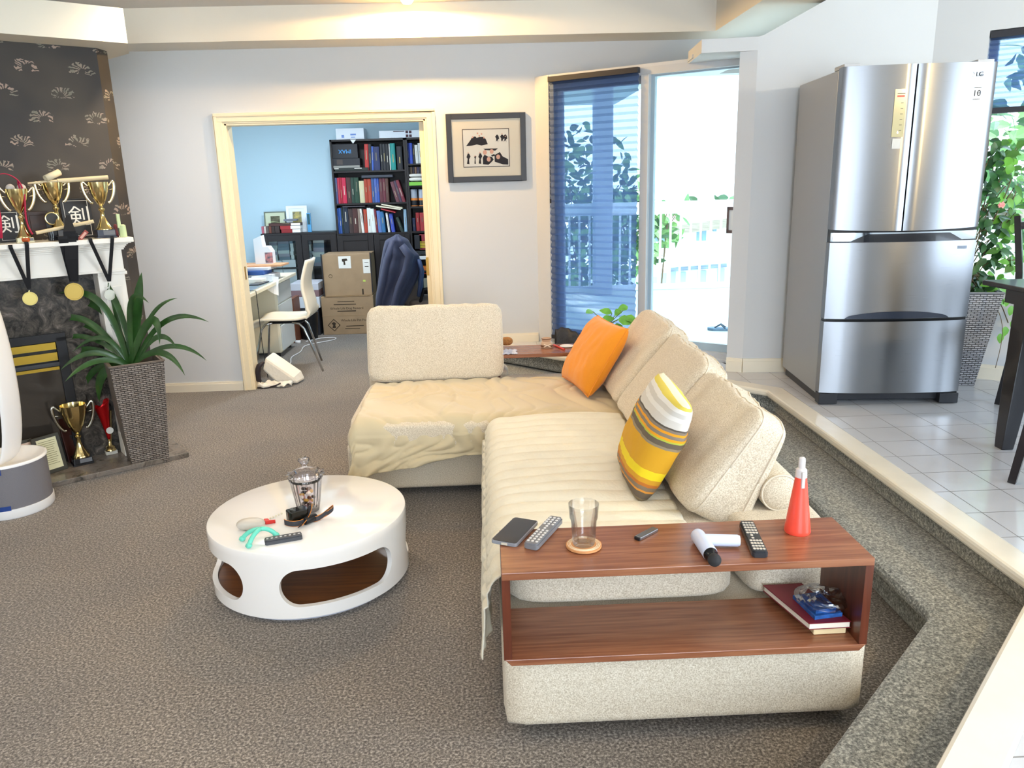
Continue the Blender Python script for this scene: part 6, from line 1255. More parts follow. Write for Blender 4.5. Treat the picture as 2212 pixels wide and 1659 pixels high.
for x0, y0, x1, y1, lab in ((640, 755, 802, 895, 'white box, larger one behind the left glass door of the low cabinet'), (520, 765, 632, 890, 'pale box beside the larger white one in the low cabinet'), (925, 755, 992, 890, 'narrow white box behind the right glass door of the low cabinet')):
    a, b = zq(x0, y1, .03), zq(x1, y1, .03); zt_ = zq(x0, y0, .03).z; g = MB(); g.box((a.x, YB+.03, .4005), (b.x, YB+.16, zt_)); tag(g.build('white_box', mat('box_white', '#dfe3e2', .6)), lab, 'box')
# things on the low cabinet
def zr(x, y, dy=.1): return at_y(500+x/5.72, 430+y/5.72, YB+dy)
def framed(x0, y0, x1, y1, label, fm, sheet, pic, w_, dy=.2, tilt=-.12):
    a, b = zr(x0, y1, dy), zr(x1, y1, dy); zt_ = zr(x0, y0, dy).z; W_, H_ = b.x-a.x, zt_-zk; M = Matrix.Translation((a.x, YB+dy, zk+.001)) @ Matrix.Rotation(tilt, 4, 'X')
    t = thing('framed_picture', label, 'picture', (a.x+W_/2, YB+dy, zk)); g = MB()
    g.box((0, 0, 0), (w_, .015, H_), M); g.box((W_-w_, 0, 0), (W_, .015, H_), M); g.box((w_, 0, H_-w_), (W_-w_, .015, H_), M); g.box((w_, 0, 0), (W_-w_, .015, w_), M); g.build('frame', fm, t)
    g = MB(); g.box((w_, .005, w_), (W_-w_, .014, H_-w_), M); g.build('mat_board', sheet, t); g = MB(); g.box((W_*.3, .003, H_*.3), (W_*.72, .006, H_*.78), M); g.build('photo', pic, t)
framed(415, 158, 682, 415, 'dark-framed photograph on the low cabinet behind the red books', mat('frame_grey_dark', '#6c7468', .5), mat('board_sage', '#c6ccb0', .7), mat('photo_olive', '#5c5a44', .7, var=.4, varscale=30), .012)
framed(690, 85, 948, 400, 'white-framed photograph standing on the low cabinet', mat('frame_white', '#e9f0f4', .4), mat('board_white', '#dfe4e4', .7), mat('photo_yellow', '#c9b86a', .7, col2='#6b6d5c', varscale=18), .03, .17)
bk_ = [(605, 325, 732, 385, '#a0282c', 'red'), (620, 388, 755, 428, '#8c2226', 'dark red')]
for i, (x0, y0, x1, y1, c, nm) in enumerate(bk_[::-1]):
    a, b = zr(x0, y1, .03), zr(855, y1, .03); h_ = .038; z0 = zk+.001+i*(h_+.001); t = thing('book', '%s thick book lying flat, %s of the stack on the low cabinet' % (nm, ('bottom', 'middle')[i]), 'book', (a.x, YB+.03, z0), 'flat books on the low cabinet')
    xsp = zr(x1, y1, .03).x; g = MB(); g.box((a.x, YB+.03, z0), (xsp, YB+.15, z0+h_)); g.build('cover', bookm(c, nm), t); g = MB(); g.box((xsp, YB+.032, z0+.002), (b.x, YB+.15, z0+h_-.002)); g.build('pages', mat('page_bright', '#f2f2ee', .8), t)
a, b = zr(735, 320, .03), zr(850, 320, .03); g = MB(); g.box((zr(480, 320).x, YB+.03, zk+.079), (b.x, YB+.15, zk+.108)); g.box((a.x, YB+.0295, zk+.081), (b.x, YB+.031, zk+.106), mi=1); tag(g.build('book', [bookm('#4a2a26', 'brown'), MATS['page_bright']]), 'dark brown thick book lying on top of the red books', 'book')
for i, (x0, x1, c, nm) in enumerate(((376, 405, '#b05a68', 'pink patterned'), (407, 432, '#c9bfb6', 'pale'), (434, 466, '#5c504a', 'grey-brown'), (468, 498, '#6e3a2a', 'rust'), (500, 540, '#33231f', 'black-brown'), (542, 600, '#3a2a26', 'dark brown'))):
    a, b = zr(x0, 425, .03), zr(x1, 425, .03); zt_ = zr(x0, 285, .03).z; t = thing('book', '%s book, %s from the left, upright on the low cabinet' % (nm, ORD[i]), 'book', (a.x, YB+.03, zk), 'upright books on the low cabinet'); g = MB(); g.box((a.x, YB+.03, zk+.001), (b.x-.001, YB+.15, min(zt_, zk+.078))); g.build('cover', bookm(c, nm), t, bevel=.002)
g = MB(); a, b = zr(430, 270, 0), zr(705, 270, 0); g.grid(lambda u, v: Vector((a.x+(b.x-a.x)*u, YB+.02+.12*v, zk+.112+.012*math.sin(u*5+v))), 12, 4); tag(g.build('paper_sheet', mat('paper_lime', '#cfd8a0', .8), solid=.001), 'pale green sheet of paper on top of the upright books', 'paper')
g = MB(); a, b = zr(635, 245, .03), zr(795, 245, .03); g.box((a.x, YB+.05, zk+.128), (b.x, YB+.15, zk+.148)); tag(g.build('grey_case', mat('case_slate', '#6b7280', .5), bevel=.003), 'grey flat case on top of the book stack', 'case')
g = MB(); a, b = zr(945, 400, .1), zr(990, 400, .1); zt_ = zr(960, 172, .1).z; g.box((a.x, YB+.1, zk+.001), (b.x, YB+.13, zt_)); g.box((a.x+.004, YB+.0985, zk+(zt_-zk)*.4), (b.x-.006, YB+.1, zt_-.01), mi=1); tag(g.build('blue_box', [mat('box_sky', '#5aa7dc', .4), mat('box_teal_dark', '#2c5560', .4)]), 'slim sky-blue box standing right of the white picture frame', 'box')

# desk
desk = thing('desk', 'cream desk with glass-topped surface seen through the left side of the doorway', 'desk', (-2.3, 6.9, 0)); cream = mat('desk_cream', '#efe6cd', .35)
g = MB(); g.box((-2.75, 6.25, .715), (-1.895, 7.88, .745)); g.build('desk_top', cream, desk, bevel=.004)
g = MB(); g.box((-2.72, 6.28, .747), (-1.925, 7.35, .753)); g.build('glass_top', mat('desk_glass', '#9fb2b8', .08, spec=.8), desk)
g = MB(); g.box((-2.75, 6.25, 0), (-1.93, 6.30, .715)); g.box((-2.62, 6.27, .25), (-2.60, 7.3, .715)); g.build('end_panel', cream, desk, bevel=.006)
g = MB(); g.box((-2.42, 7.32, .04), (-1.96, 7.86, .715)); g.build('pedestal', cream, desk, bevel=.02)
g = MB()
for z0, z1 in ((.06, .30), (.31, .50), (.51, .69)): g.box((-1.962, 7.34, z0), (-1.950, 7.84, z1))
g.build('drawer', mat('drawer_white', '#dfe1dc', .35), desk, bevel=.004)
g = MB(); g.lathe([(0, 0), (.03, 0), (.03, .04), (0, .04)], (-2.02, 7.38, 0), 12, cap=False); g.lathe([(0, 0), (.03, 0), (.03, .04), (0, .04)], (-2.02, 7.8, 0), 12, cap=False); g.build('castor', black_p, desk, smooth=40)
def dk(x, y): return at_z(500+x/5.72, 430+y/5.72, .755)
def dkbox(name, x0, y0, x1, y1, h_, d_, m, label, cat, z=.755, bev=.003):
    a = dk(x0, y0); b = dk(x1, y0); g = MB(); g.box((min(a.x, b.x), a.y, z), (max(a.x, b.x), a.y+d_, z+h_)); o = g.build(name, m, bevel=bev); return tag(o, label, cat), a, b
g = MB(); a, b = dk(205, 1070), dk(430, 1040); g.prism([(a.x, a.y), (b.x-.03, a.y+.0), (b.x, b.y+.1), (a.x+.02, b.y+.15)], .7535, .762); tag(g.build('dark_tablet', mat('tablet_dark', '#34363c', .25)), 'dark flat tablet lying on the glass desk top', 'tablet')
g = MB(); g.box((-2.55, 6.98, .7535), (-1.98, 7.12, .785)); tag(g.build('keyboard', mat('keyboard_cream', '#ece8dc', .5), bevel=.004), 'white keyboard on the desk before the paper pile', 'keyboard')
pp_ = [mat('paper_white', '#edeef0', .8), mat('paper_blue', '#3f63a8', .6), mat('paper_orange', '#e0a77c', .7)]
for k, (z0, z1, mi_, x0, x1, y0, lab) in enumerate(((.7535, .80, 0, -2.45, -1.93, 7.22, 'thick white paper pile at the bottom of the desk clutter'), (.801, .838, 1, -2.40, -2.0, 7.2, 'blue printed folder in the middle of the desk paper pile'), (.839, .862, 0, -2.50, -1.96, 7.24, 'white booklet over the blue folder on the desk'), (.863, .880, 2, -2.35, -1.86, 7.3, 'peach-edged pad on top of the desk paper pile'))):
    g = MB(); g.prism([(x0, y0), (x1-.02, y0-.02), (x1, y0+.2), (x0+.03, y0+.28)], z0, z1); tag(g.build('paper_pile', pp_[mi_], bevel=.002), lab, 'papers')
g = MB()
g.grid(lambda u, v: Vector((-2.12+u*.24, 7.16-.06*v+.02*math.sin(u*6), .79-v*(.04+.12*u)+.01*math.sin(v*7+u*4))), 14, 12); tag(g.build('loose_sheets', mat('paper_white', '#edeef0', .8), solid=.002), 'white sheets slipping down over the desk corner', 'papers')
a = at_y(553, 577, 7.4); b = at_y(590, 577, 7.4); zt_ = at_y(553, 531, 7.4).z
t = thing('tissue_box', 'white box with a coloured picture panel standing on the desk papers', 'box', (a.x, 7.4, .881)); g = MB(); g.prism([(a.x, .881), (b.x, .881), (b.x, zt_-.06), (b.x-.03, zt_-.01), (a.x+.08, zt_-.01), (a.x+.07, zt_+.09), (a.x, zt_+.06)], 7.4, 7.52, Matrix(((1, 0, 0, 0), (0, 0, 1, 0), (0, 1, 0, 0), (0, 0, 0, 1)))); g.build('box_body', mat('box_white2', '#eceef0', .6), t)
a2, b2 = at_y(574, 568, 7.398), at_y(588, 545, 7.398); g = MB(); g.box((a2.x, 7.397, a2.z), (b2.x, 7.3995, b2.z)); g.build('picture_panel', mat('panel_art', '#3b5a6c', .5, col2='#d98f8c', scale=30), t)
t = thing('monitor', 'black monitor seen edge-on at the far left of the desk', 'monitor', (-2.45, 7.2, .755)); a = at_y(525, 590, 7.2); b = at_y(538, 590, 7.2); zt_ = at_y(532, 542, 7.2).z
g = MB(); g.prism([(a.x-.1, 7.1), (b.x, 7.05), (b.x+.015, 7.12), (a.x-.1, 7.2)], .80, zt_); g.build('screen_case', black_p, t, bevel=.01); g = MB(); g.lathe([(0, 0), (.07, 0), (.07, .01), (.015, .02), (.015, .06), (0, .06)], (b.x-.06, 7.13, .755), 20, cap=False); g.build('stand', black_p, t, smooth=40)
g = MB(); P = [(-2.2, 6.6, .757), (-2.08, 6.5, .759), (-1.97, 6.46, .757), (-1.89, 6.45, .75), (-1.885, 6.44, .6), (-1.88, 6.43, .3), (-1.86, 6.42, .02)]; g.tube(P, .003, 6); tag(g.build('black_cable', black_m, smooth=True), 'thin black cable hanging over the desk edge', 'cable')
# white shell chair
chs = thing('shell_chair', 'white one-piece shell chair with thin chrome legs beside the desk', 'chair', (-1.72, 6.88, 0))
prof = [(-2.03, .375), (-2.035, .405), (-2.01, .435), (-1.95, .452), (-1.80, .445), (-1.66, .445), (-1.585, .455), (-1.54, .485), (-1.525, .54), (-1.535, .62), (-1.555, .70), (-1.555, .78), (-1.53, .87), (-1.50, .96)]
Q = []
for i in range(len(prof)-1): Q += [tuple(Vector(prof[i]).lerp(Vector(prof[i+1]), k/3)) for k in range(3)]
Q.append(prof[-1]); Q = [Vector(q) for q in Q]
for _ in range(2): Q = [Q[0]]+[(Q[i-1]+Q[i]*2+Q[i+1])/4 for i in range(1, len(Q)-1)]+[Q[-1]]
g = MB(); nq = len(Q)
def shell(u, v):
    q = Q[min(nq-1, int(round(v*(nq-1))))]; w_ = .20-.035*max(0, (v-.55)/.45) - .03*max(0, .12-v)/.12; y = (u*2-1); dip = .02*(y*y); return Vector((q.x-(dip if v > .6 else 0), 6.88+y*w_, q.y+(dip if v <= .5 else 0)))
g.grid(shell, 15, nq); g.build('shell', mat('shell_white', '#f3ecd9', .3), chs, smooth=True, solid=.022)
for fx, fy, tx, ty in ((-1.45, 6.68, -1.60, 6.76), (-1.55, 7.12, -1.62, 7.02), (-2.04, 6.66, -1.97, 6.76), (-2.04, 7.12, -1.97, 7.02)):
    g = MB(); g.tube([(fx, fy, 0), (tx, ty, .37), (tx-(.04 if tx > -1.8 else -.04), ty, .415), (tx-(.1 if tx > -1.8 else -.1), ty, .425)], .010, 10); g.build('leg', chrome, chs, smooth=True)
g = MB(); g.box((-1.92, 6.78, .415), (-1.62, 7.0, .425)); g.build('seat_plate', black_m, chs)
# cardboard boxes
cbm = mat('cardboard', '#a58b6c', .8, var=.05, varscale=9); darkp = mat('box_ink', '#3d3226', .8); tapem = mat('packing_tape', '#b59a76', .25)
lb = thing('cardboard_box', 'wide brown cardboard box printed with lettering, under the other box', 'box', (-1.53, 8.6, 0)); g = MB(); g.box((-1.785, 8.42, 0), (-1.225, 8.80, .415)); g.build('carton', cbm, lb, bevel=.004)
def BX(x, y): return at_y(480+x/4.424, 500+y/4.424, 8.418)
g = MB(); c_ = BX(1190, 735); g.text('Whole Life Dog Reward', .036, Matrix.Translation((c_.x, 8.4195, c_.z)) @ RX, ext=.0002); c_ = BX(1190, 700); g.box((c_.x-.14, 8.4188, c_.z), (c_.x+.10, 8.4198, c_.z+.008)); c_ = BX(1190, 672); g.box((c_.x-.10, 8.4188, c_.z), (c_.x+.08, 8.4198, c_.z+.006)); c_ = BX(1190, 765); g.box((c_.x-.10, 8.4188, c_.z), (c_.x+.10, 8.4198, c_.z+.010))
c_ = BX(1270, 848); g.text('Whole Life Pet Food', .036, Matrix.Translation((c_.x, 8.4195, c_.z)) @ RX, ext=.0002); c_ = BX(1265, 905); g.box((c_.x-.09, 8.4188, c_.z), (c_.x+.10, 8.4198, c_.z+.007)); c_ = BX(1265, 930); g.box((c_.x-.10, 8.4188, c_.z), (c_.x+.06, 8.4198, c_.z+.006))
c_ = BX(1070, 895); Ml = Matrix.Translation((c_.x, 8.4188, c_.z)) @ RX @ Matrix.Rotation(PI/4, 4, 'Z'); r_ = .048
for a_ in ((-r_, -r_, r_, -r_+.006), (-r_, r_-.006, r_, r_), (-r_, -r_, -r_+.006, r_), (r_-.006, -r_, r_, r_)): g.box((a_[0], a_[1], 0), (a_[2], a_[3], .001), Ml)
g.prism([(-.02, -.03), (-.01, 0), (-.025, .02), (0, .035), (.02, .02), (.012, -.005), (.02, -.03)], 0, .001, Matrix.Translation((c_.x, 8.4188, c_.z)) @ RX); g.build('print', darkp, lb, merge=False)
g = MB(); c_ = BX(960, 810); g.box((-1.786, 8.4185, c_.z-.002), (-1.224, 8.4198, c_.z+.002)); g.box((-1.75, 8.415, .4155), (-1.26, 8.60, .417)); g.build('tape', tapem, lb)
ub = thing('cardboard_box', 'square brown cardboard box with shipping labels on top of the wide box', 'box', (-1.47, 8.6, .418)); g = MB(); g.box((-1.74, 8.44, .418), (-1.232, 8.80, .862)); g.build('carton', cbm, ub, bevel=.004)
g = MB(); g.box((-1.752, 8.43, .418), (-1.741, 8.445, .87)); g.box((-1.231, 8.43, .45), (-1.222, 8.445, .875)); g.build('edge_strap', mat('strap_black', '#2b2b30', .4), ub)
def UX(x, y): return at_y(480+x/4.424, 500+y/4.424, 8.438)
g = MB()
for x0, y0, x1, y1 in ((1115, 235, 1225, 355), (1350, 265, 1408, 400)): a, b = UX(x0, y1), UX(x1, y0); g.box((a.x, 8.4375, a.z), (b.x, 8.44, b.z))
lb2 = g.build('shipping_label', wh, ub); g = MB(); c_ = UX(1172, 290); g.prism([(-.03, .03), (.02, .035), (.03, .015), (.0, .005), (.005, -.03), (-.015, -.035), (-.015, .0), (-.03, .005)], 0, .001, Matrix.Translation((c_.x, 8.4372, c_.z)) @ RX); c_ = UX(1380, 330); g.box((c_.x-.02, 8.4365, c_.z-.01), (c_.x+.02, 8.4375, c_.z+.0)); g.box((c_.x-.02, 8.4365, c_.z+.035), (c_.x+.02, 8.4375, c_.z+.04)); g.build('label_print', darkp, lb2)
g = MB(); c_ = UX(1035, 428); ring = [(c_.x+.018*math.cos(i*PI/8), 8.4385, c_.z+.018*math.sin(i*PI/8)) for i in range(17)]; g.tube(ring, .0015, 4); c_ = UX(1345, 575); g.box((c_.x-.008, 8.4375, c_.z-.03), (c_.x+.008, 8.4398, c_.z+.03)); g.build('carton_marks', darkp, ub, merge=False); g = MB(); c_ = UX(1358, 472); g.box((c_.x-.013, 8.4372, c_.z-.01), (c_.x+.013, 8.4398, c_.z+.01)); g.build('green_tag', mat('tag_green', '#c8d96a', .6), ub)
# office chair with navy jacket
oc_ = thing('office_chair', 'grey-brown upholstered office chair partly hidden under the navy jacket', 'office chair', (-.72, 8.05, 0)); upm = mat('chair_taupe', '#6b5f58', .9); tealm = mat('chair_teal_grey', '#3c4a52', .7)
c0_ = at_y(887, 622, 7.8); g = MB(); g.soft((c0_.x-.01, 7.83, c0_.z), (.085, .05, .20), 2.4, Matrix.Translation((c0_.x, 7.83, 0)) @ Matrix.Rotation(.25, 4, 'Z') @ Matrix.Translation((-c0_.x, -7.83, 0)), seg=10); g.build('backrest', upm, oc_, smooth=True)
g = MB(); g.soft((c0_.x+.04, 7.92, c0_.z-.0), (.085, .05, .22), 2.4, None, seg=10); g.build('back_shell', tealm, oc_, smooth=True)
c1_ = at_y(915, 652, 7.9); g = MB(); g.soft((c1_.x+.06, 7.95, c1_.z+.0), (.22, .22, .055), 3.5, None, seg=10); g.build('seat', upm, oc_, smooth=True)
g = MB(); g.tube([(c1_.x+.04, 7.95, .12), (c1_.x+.04, 7.95, c1_.z-.04)], .03, 12)
for i in range(5): a_ = i*2*PI/5; g.tube([(c1_.x+.04, 7.95, .12), (c1_.x+.04+.28*math.cos(a_), 7.95+.28*math.sin(a_), .07)], .02, 8); g.lathe([(0, 0), (.025, 0), (.025, .05), (0, .05)], (c1_.x+.04+.28*math.cos(a_), 7.95+.28*math.sin(a_), 0), 10, cap=False)
g.build('base', black_p, oc_)
g = MB(); g.tube([(c1_.x+.18, 7.75, c1_.z+.16), (c1_.x+.02, 7.72, c1_.z+.15), (c1_.x-.02, 7.75, c1_.z+.02)], .018, 8); g.build('armrest', black_p, oc_, smooth=True)
JY = 7.75
jl = [(506, 846, 870), (520, 832, 882), (540, 827, 893), (552, 825, 905), (565, 823, 907), (585, 820, 909), (610, 817, 900), (640, 812, 884), (665, 812, 870), (690, 814, 868)]
def jac(u, v):
    t_ = v*(len(jl)-1); i = min(len(jl)-2, int(t_)); k = t_-i; y_ = jl[i][0]*(1-k)+jl[i+1][0]*k; xl = jl[i][1]*(1-k)+jl[i+1][1]*k; xr = jl[i][2]*(1-k)+jl[i+1][2]*k
    a_ = u*2*PI; cpt = at_y((xl+xr)/2, y_, JY); hw = (at_y(xr, y_, JY).x-at_y(xl, y_, JY).x)/2; rr_ = min(1, .25+v*9)
    fo = 1+.14*math.sin(a_*7+v*5)*min(1, v*3)+.12*noise.noise(Vector((math.cos(a_)*2, math.sin(a_)*2, v*5)))
    return Vector((cpt.x+hw*math.cos(a_)*rr_*(.95+.05*fo), JY+.14*math.sin(a_)*fo*rr_, cpt.z))
g = MB(); g.grid(jac, 72, 44, closeu=True); nav = mat('jacket_navy', '#363a52', .65, bump=.15, scale=50, sheen=.1)
jk = thing('jacket', 'navy blue hooded jacket draped over the office chair', 'jacket', tuple(at_y(865, 690, JY))); g.build('body', nav, jk, smooth=True, solid=.003)
P = [at_y(*p, JY-.13) for p in ((868, 530), (885, 552), (878, 585), (862, 620), (852, 660), (848, 690))]; g = MB(); g.tube(P, [.05, .065, .06, .055, .05, .045], 14, flat=.7); g.build('sleeve', nav, jk, smooth=True)
P = [at_y(*p, JY-.10) for p in ((850, 520), (838, 560), (828, 610), (820, 650), (818, 690))]; g = MB(); g.tube(P, [.05, .06, .06, .055, .05], 14, flat=.7); g.build('sleeve', nav, jk, smooth=True)
P = [at_y(*p, JY-.06) for p in ((905, 560), (911, 585), (908, 620), (904, 640))]; g = MB(); g.tube(P, [.03, .045, .04, .03], 12, flat=.6); g.build('hood', mat('jacket_blue_lining', '#33456b', .6), jk, smooth=True)
# white tote, brown board, bin, stacked white things, cable
tb = thing('tote_bag', 'white canvas bag with a dark strap slumped on the floor in the doorway', 'bag', (-1.74, 6.28, 0))
T3 = [at_y(*p, 6.22) for p in ((572, 772), (635, 815), (644, 830), (625, 833), (600, 834), (566, 800))]; can = mat('canvas_white', '#ece6d8', .85, bump=.3, scale=40)
g = MB(); k = len(T3); T3[2].z = T3[3].z = T3[4].z = .01; vs = [p for p in T3]+[p+Vector((.03, .16, .02 if i in (0, 1, 5) else 0)) for i, p in enumerate(T3)]
g.add(vs, [tuple(range(k)), tuple(range(k, 2*k))[::-1]]+[(i, (i+1) % k, k+(i+1) % k, k+i) for i in range(k)]); g.build('bag_body', can, tb, bevel=.02)
g = MB(); g.grid(lambda u, v: Vector((-1.93+.33*u, 6.19-.05*v+.02*math.sin(u*14), .008+.05*abs(noise.noise(Vector((u*6, v*3, 7))))+.03*(1-v))), 30, 8); g.build('crumpled_edge', can, tb, smooth=True, solid=.003)
g = MB(); g.tube([at_y(*p, 6.17) for p in ((570, 782), (560, 790), (556, 805), (558, 820), (563, 826))], [.012, .022, .026, .022, .012], 10); g.tube([at_y(*p, 6.15) for p in ((556, 838), (575, 838), (595, 833), (606, 828))], .006, 6); g.build('strap', mat('strap_brown_black', '#2a2026', .4), tb, smooth=True)
g = MB(); g.box((-2.03, 8.02, 0), (-1.985, 8.30, .46)); o = g.build('wooden_board', mat('board_brown', '#7a4a34', .5), bevel=.003); tag(o, 'brown wooden board standing on edge right of the desk pedestal', 'board')
g = MB(); g.lathe([(0, 0), (.085, 0), (.105, .28), (.11, .285), (.10, .28), (0, .05)], (-1.90, 8.25, 0), 24, cap=False); tag(g.build('waste_bin', black_p, smooth=40), 'black round waste bin behind the white chair', 'bin')
for k, (z0, z1, c, lab) in enumerate(((.30, .42, '#dfe6ee', 'white box, lowest of the stack behind the white chair'), (.421, .49, '#8a6f74', 'purplish box in the middle of the stack behind the white chair'), (.491, .565, '#c9ccd6', 'pale grey box on top of the stack behind the white chair'))):
    g = MB(); g.box((-2.10, 8.42, z0), (-1.80, 8.80, z1)); tag(g.build('storage_box', mat('stack_'+str(k), c, .6), bevel=.003), lab, 'box')
g = MB(); g.box((-2.10, 8.42, 0), (-1.82, 8.80, .298)); tag(g.build('storage_box', mat('stack_base', '#2c2c32', .6), bevel=.003), 'dark box on the floor beneath the stacked boxes behind the white chair', 'box')
def F0(x, y): return at_z(480+x/4.424, 500+y/4.424, .006)
P = [F0(*p) for p in ((625, 1290), (660, 1255), (650, 1200), (760, 1150), (770, 1095), (900, 1065), (1085, 1035), (1095, 1010), (950, 1015), (750, 1065))]; Q = []
for i in range(len(P)-1): Q += [P[i].lerp(P[i+1], k/4) for k in range(4)]
for _ in range(3): Q = [Q[0]]+[(Q[i-1]+Q[i]*2+Q[i+1])/4 for i in range(1, len(Q)-1)]+[Q[-1]]
g = MB(); g.tube(Q, .005, 6); g.box(tuple(P[-1]-Vector((.05, .02, .005))), tuple(P[-1]+Vector((0, .02, .025)))); tag(g.build('white_cable', mat('cable_white', '#ededed', .4), smooth=True), 'white extension cable looping over the office carpet', 'cable')
ol = bpy.data.lights.new('office_fill_light', 'AREA'); ol.shape = 'DISK'; ol.size = .5; ol.energy = 22; ol.color = (.86, .93, 1); oo = bpy.data.objects.new('office_fill_light', ol); C.objects.link(oo); oo.location = (-1.3, 7.4, 2.46)  # unseen light added to brighten the office

# ================================================================ OUTSIDE
deck = MB(); deck.face([(.54, 6.24, .30), (.60, 6.05, .30), (1.75, 5.2, .30), (1.78, 5.05, .30), (2.75, 4.96, .30), (9, 4.0, .30), (9, 9.25, .30), (.54, 9.25, .30)]); deck.face([(.54, 9.25, .30), (9, 9.25, .30), (9, 9.25, .0), (.54, 9.25, .0)])
struct(deck.build('floor_deck', mat('deck_membrane', '#cfd6cf', .5, var=.08, varscale=3)))
rl = thing('balcony_railing', 'white balcony railing with vertical balusters across the deck', 'railing', (2, 9.0, .3)); rwm = mat('rail_white', '#f4f6f6', .5)
zr0, zr1, zl0, zl1 = at_y(1500, 460, 9).z, at_y(1500, 433.5, 9).z, at_y(1500, 622, 9).z, at_y(1500, 611, 9).z
g = MB(); g.box((.56, 8.97, zr0+.05), (7, 9.05, zr1)); g.box((.56, 8.985, zr0), (7, 9.035, zr0+.05)); g.build('top_rail', rwm, rl); g = MB(); g.box((.56, 8.99, zl0), (7, 9.03, zl1)); g.build('bottom_rail', rwm, rl)
for i in range(54): x = .62+i*.1165; g = MB(); g.box((x-.011, 9.0, zl1), (x+.011, 9.022, zr0)); g.build('baluster', rwm, rl)
for x in (.60, 4.6): g = MB(); g.box((x-.04, 8.97, .30), (x+.04, 9.05, zr0)); g.build('rail_post', rwm, rl)
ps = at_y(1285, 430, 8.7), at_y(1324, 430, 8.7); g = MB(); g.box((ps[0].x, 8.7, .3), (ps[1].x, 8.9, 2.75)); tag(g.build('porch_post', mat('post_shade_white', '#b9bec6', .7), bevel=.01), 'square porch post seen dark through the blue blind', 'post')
g = MB(); g.prism([(2.17, 5.9), (2.15, 13.1), (.54, 13.1), (.54, 6.3)], 2.72, 2.9); eo = g.build('porch_roof', mat('eave_paint', '#aab8c6', .8)); tag(eo, 'sloping eave of the porch roof at the top of the patio glass', 'roof')
# sandals
q = at_z(1562, 713, .302); sd = thing('flip_flop', 'grey-blue flip-flop sandal on the sunny deck outside', 'sandal', tuple(q)); g = MB(); M = frame(q, Vector((1, -.35, 0))); g.prism([(-.12, -.02), (-.13, .01), (-.09, .045), (0, .035), (.1, .04), (.13, .01), (.11, -.03), (0, -.035), (-.08, -.045)], .0, .02, M); g.build('sole', mat('sole_blue', '#6f8aa0', .7), sd)
g = MB(); g.tube([M @ Vector(p) for p in ((.02, -.035, .02), (-.02, -.02, .05), (-.07, .0, .02))], .006, 6); g.tube([M @ Vector(p) for p in ((.02, .035, .02), (-.02, .02, .05), (-.07, .0, .02))], .006, 6); g.build('strap', mat('strap_slate', '#4b5a68', .7), sd, smooth=True)
# handle plate on the sliding leaf
a, b = onp(1568, 504, -.005), onp(1586, 447, -.005); g = MB(); w_ = .010; x0, x1, z0, z1 = a[0], max(b[0], a[0]+.06), a[1], b[1]
for c in ((x0, z0, x0+.014, z1), (x0, z0, x1+.02, z0+.02), (x0, z1-.02, x1+.02, z1)): g.box((c[0], -.002, c[1]), (c[2], .02, c[3]), MP)
g.build('door_handle', mat('handle_taupe', '#6b5c5c', .5), w1)
g = MB(); g.box((x0+.014, .004, z0+.02), (x1+.02, .012, z1-.02), MP); g.build('handle_plate', white_p, w1)
# neighbouring house
HY = 26.
def Hh_(x, y, Y=HY): return at_y(x, y, Y)
hs = thing('house', 'white neighbouring house with shake roofs and blue windows below the railing', 'house', tuple(Hh_(1490, 620))); wallh = mat('house_white', '#eef3f3', .8); roofm = mat('shake_roof', '#8d8578', .9, bump=.5, scale=3, stretch=(.6, 1, 14), var=.25, varscale=5)
a, b = Hh_(1395, 640), Hh_(1640, 640); zt_ = Hh_(1500, 487).z
g = MB(); g.box((a.x-6, HY, a.z-6), (b.x+3, HY+8, zt_)); g.build('wall', wallh, hs)
r1, r2, r3, r4 = Hh_(1380, 498, HY-.5), Hh_(1640, 462, HY-.5), at_y(1600, 425, HY+6), at_y(1440, 438, HY+6); g = MB(); g.add([r1, r2, r3, r4, r1-Vector((0, 0, .3)), r2-Vector((0, 0, .3))], [(0, 1, 2, 3), (0, 1, 5, 4)]); g.build('roof', roofm, hs)
g = MB(); c_ = at_y(1500, 400, HY+5); g.box((c_.x-.5, HY+4.6, c_.z-2), (c_.x+.5, HY+5.4, c_.z)); g.build('chimney', wallh, hs)
bw_ = mat('window_blue', '#6f95b0', .3)
for x0, y0, x1, y1 in ((1406, 500, 1422, 522), (1427, 497, 1436, 530), (1452, 490, 1466, 506), (1505, 483, 1512, 520), (1516, 482, 1526, 520), (1540, 480, 1548, 500)):
    a, b = Hh_(x0, y1, HY-.05), Hh_(x1, y0, HY-.05); g = MB(); g.box((a.x, HY-.08, a.z), (b.x, HY+.02, b.z)); g.build('window', bw_, hs)
H2 = 20.; low = [at_y(1440, 566, H2), at_y(1570, 553, H2), at_y(1570, 573, H2-1.2), at_y(1445, 583, H2-1.2)]; g = MB(); g.add(low, [(0, 1, 2, 3)]); g.build('lower_roof', mat('tile_slate', '#6f7f92', .8, bump=.5, scale=4, stretch=(1, 1, 10), var=.3, varscale=4), hs, solid=.1)
a, b = at_y(1400, 640, H2), at_y(1600, 575, H2); g = MB(); g.box((a.x-2, H2-.9, a.z-4), (b.x+2, H2+2, at_y(1500, 578, H2-.9).z)); g.build('lower_wall', wallh, hs)
for x0, y0, x1, y1 in ((1402, 598, 1420, 612), (1425, 590, 1440, 612), (1446, 586, 1460, 612), (1468, 588, 1482, 610), (1508, 585, 1526, 612), (1550, 580, 1566, 612)):
    a, b = at_y(x0, y1, H2-.95), at_y(x1, y0, H2-.95); g = MB(); g.box((a.x, H2-.95, a.z), (b.x, H2-.85, b.z)); g.build('window', mat('window_aqua', '#9cc6cf', .3), hs)
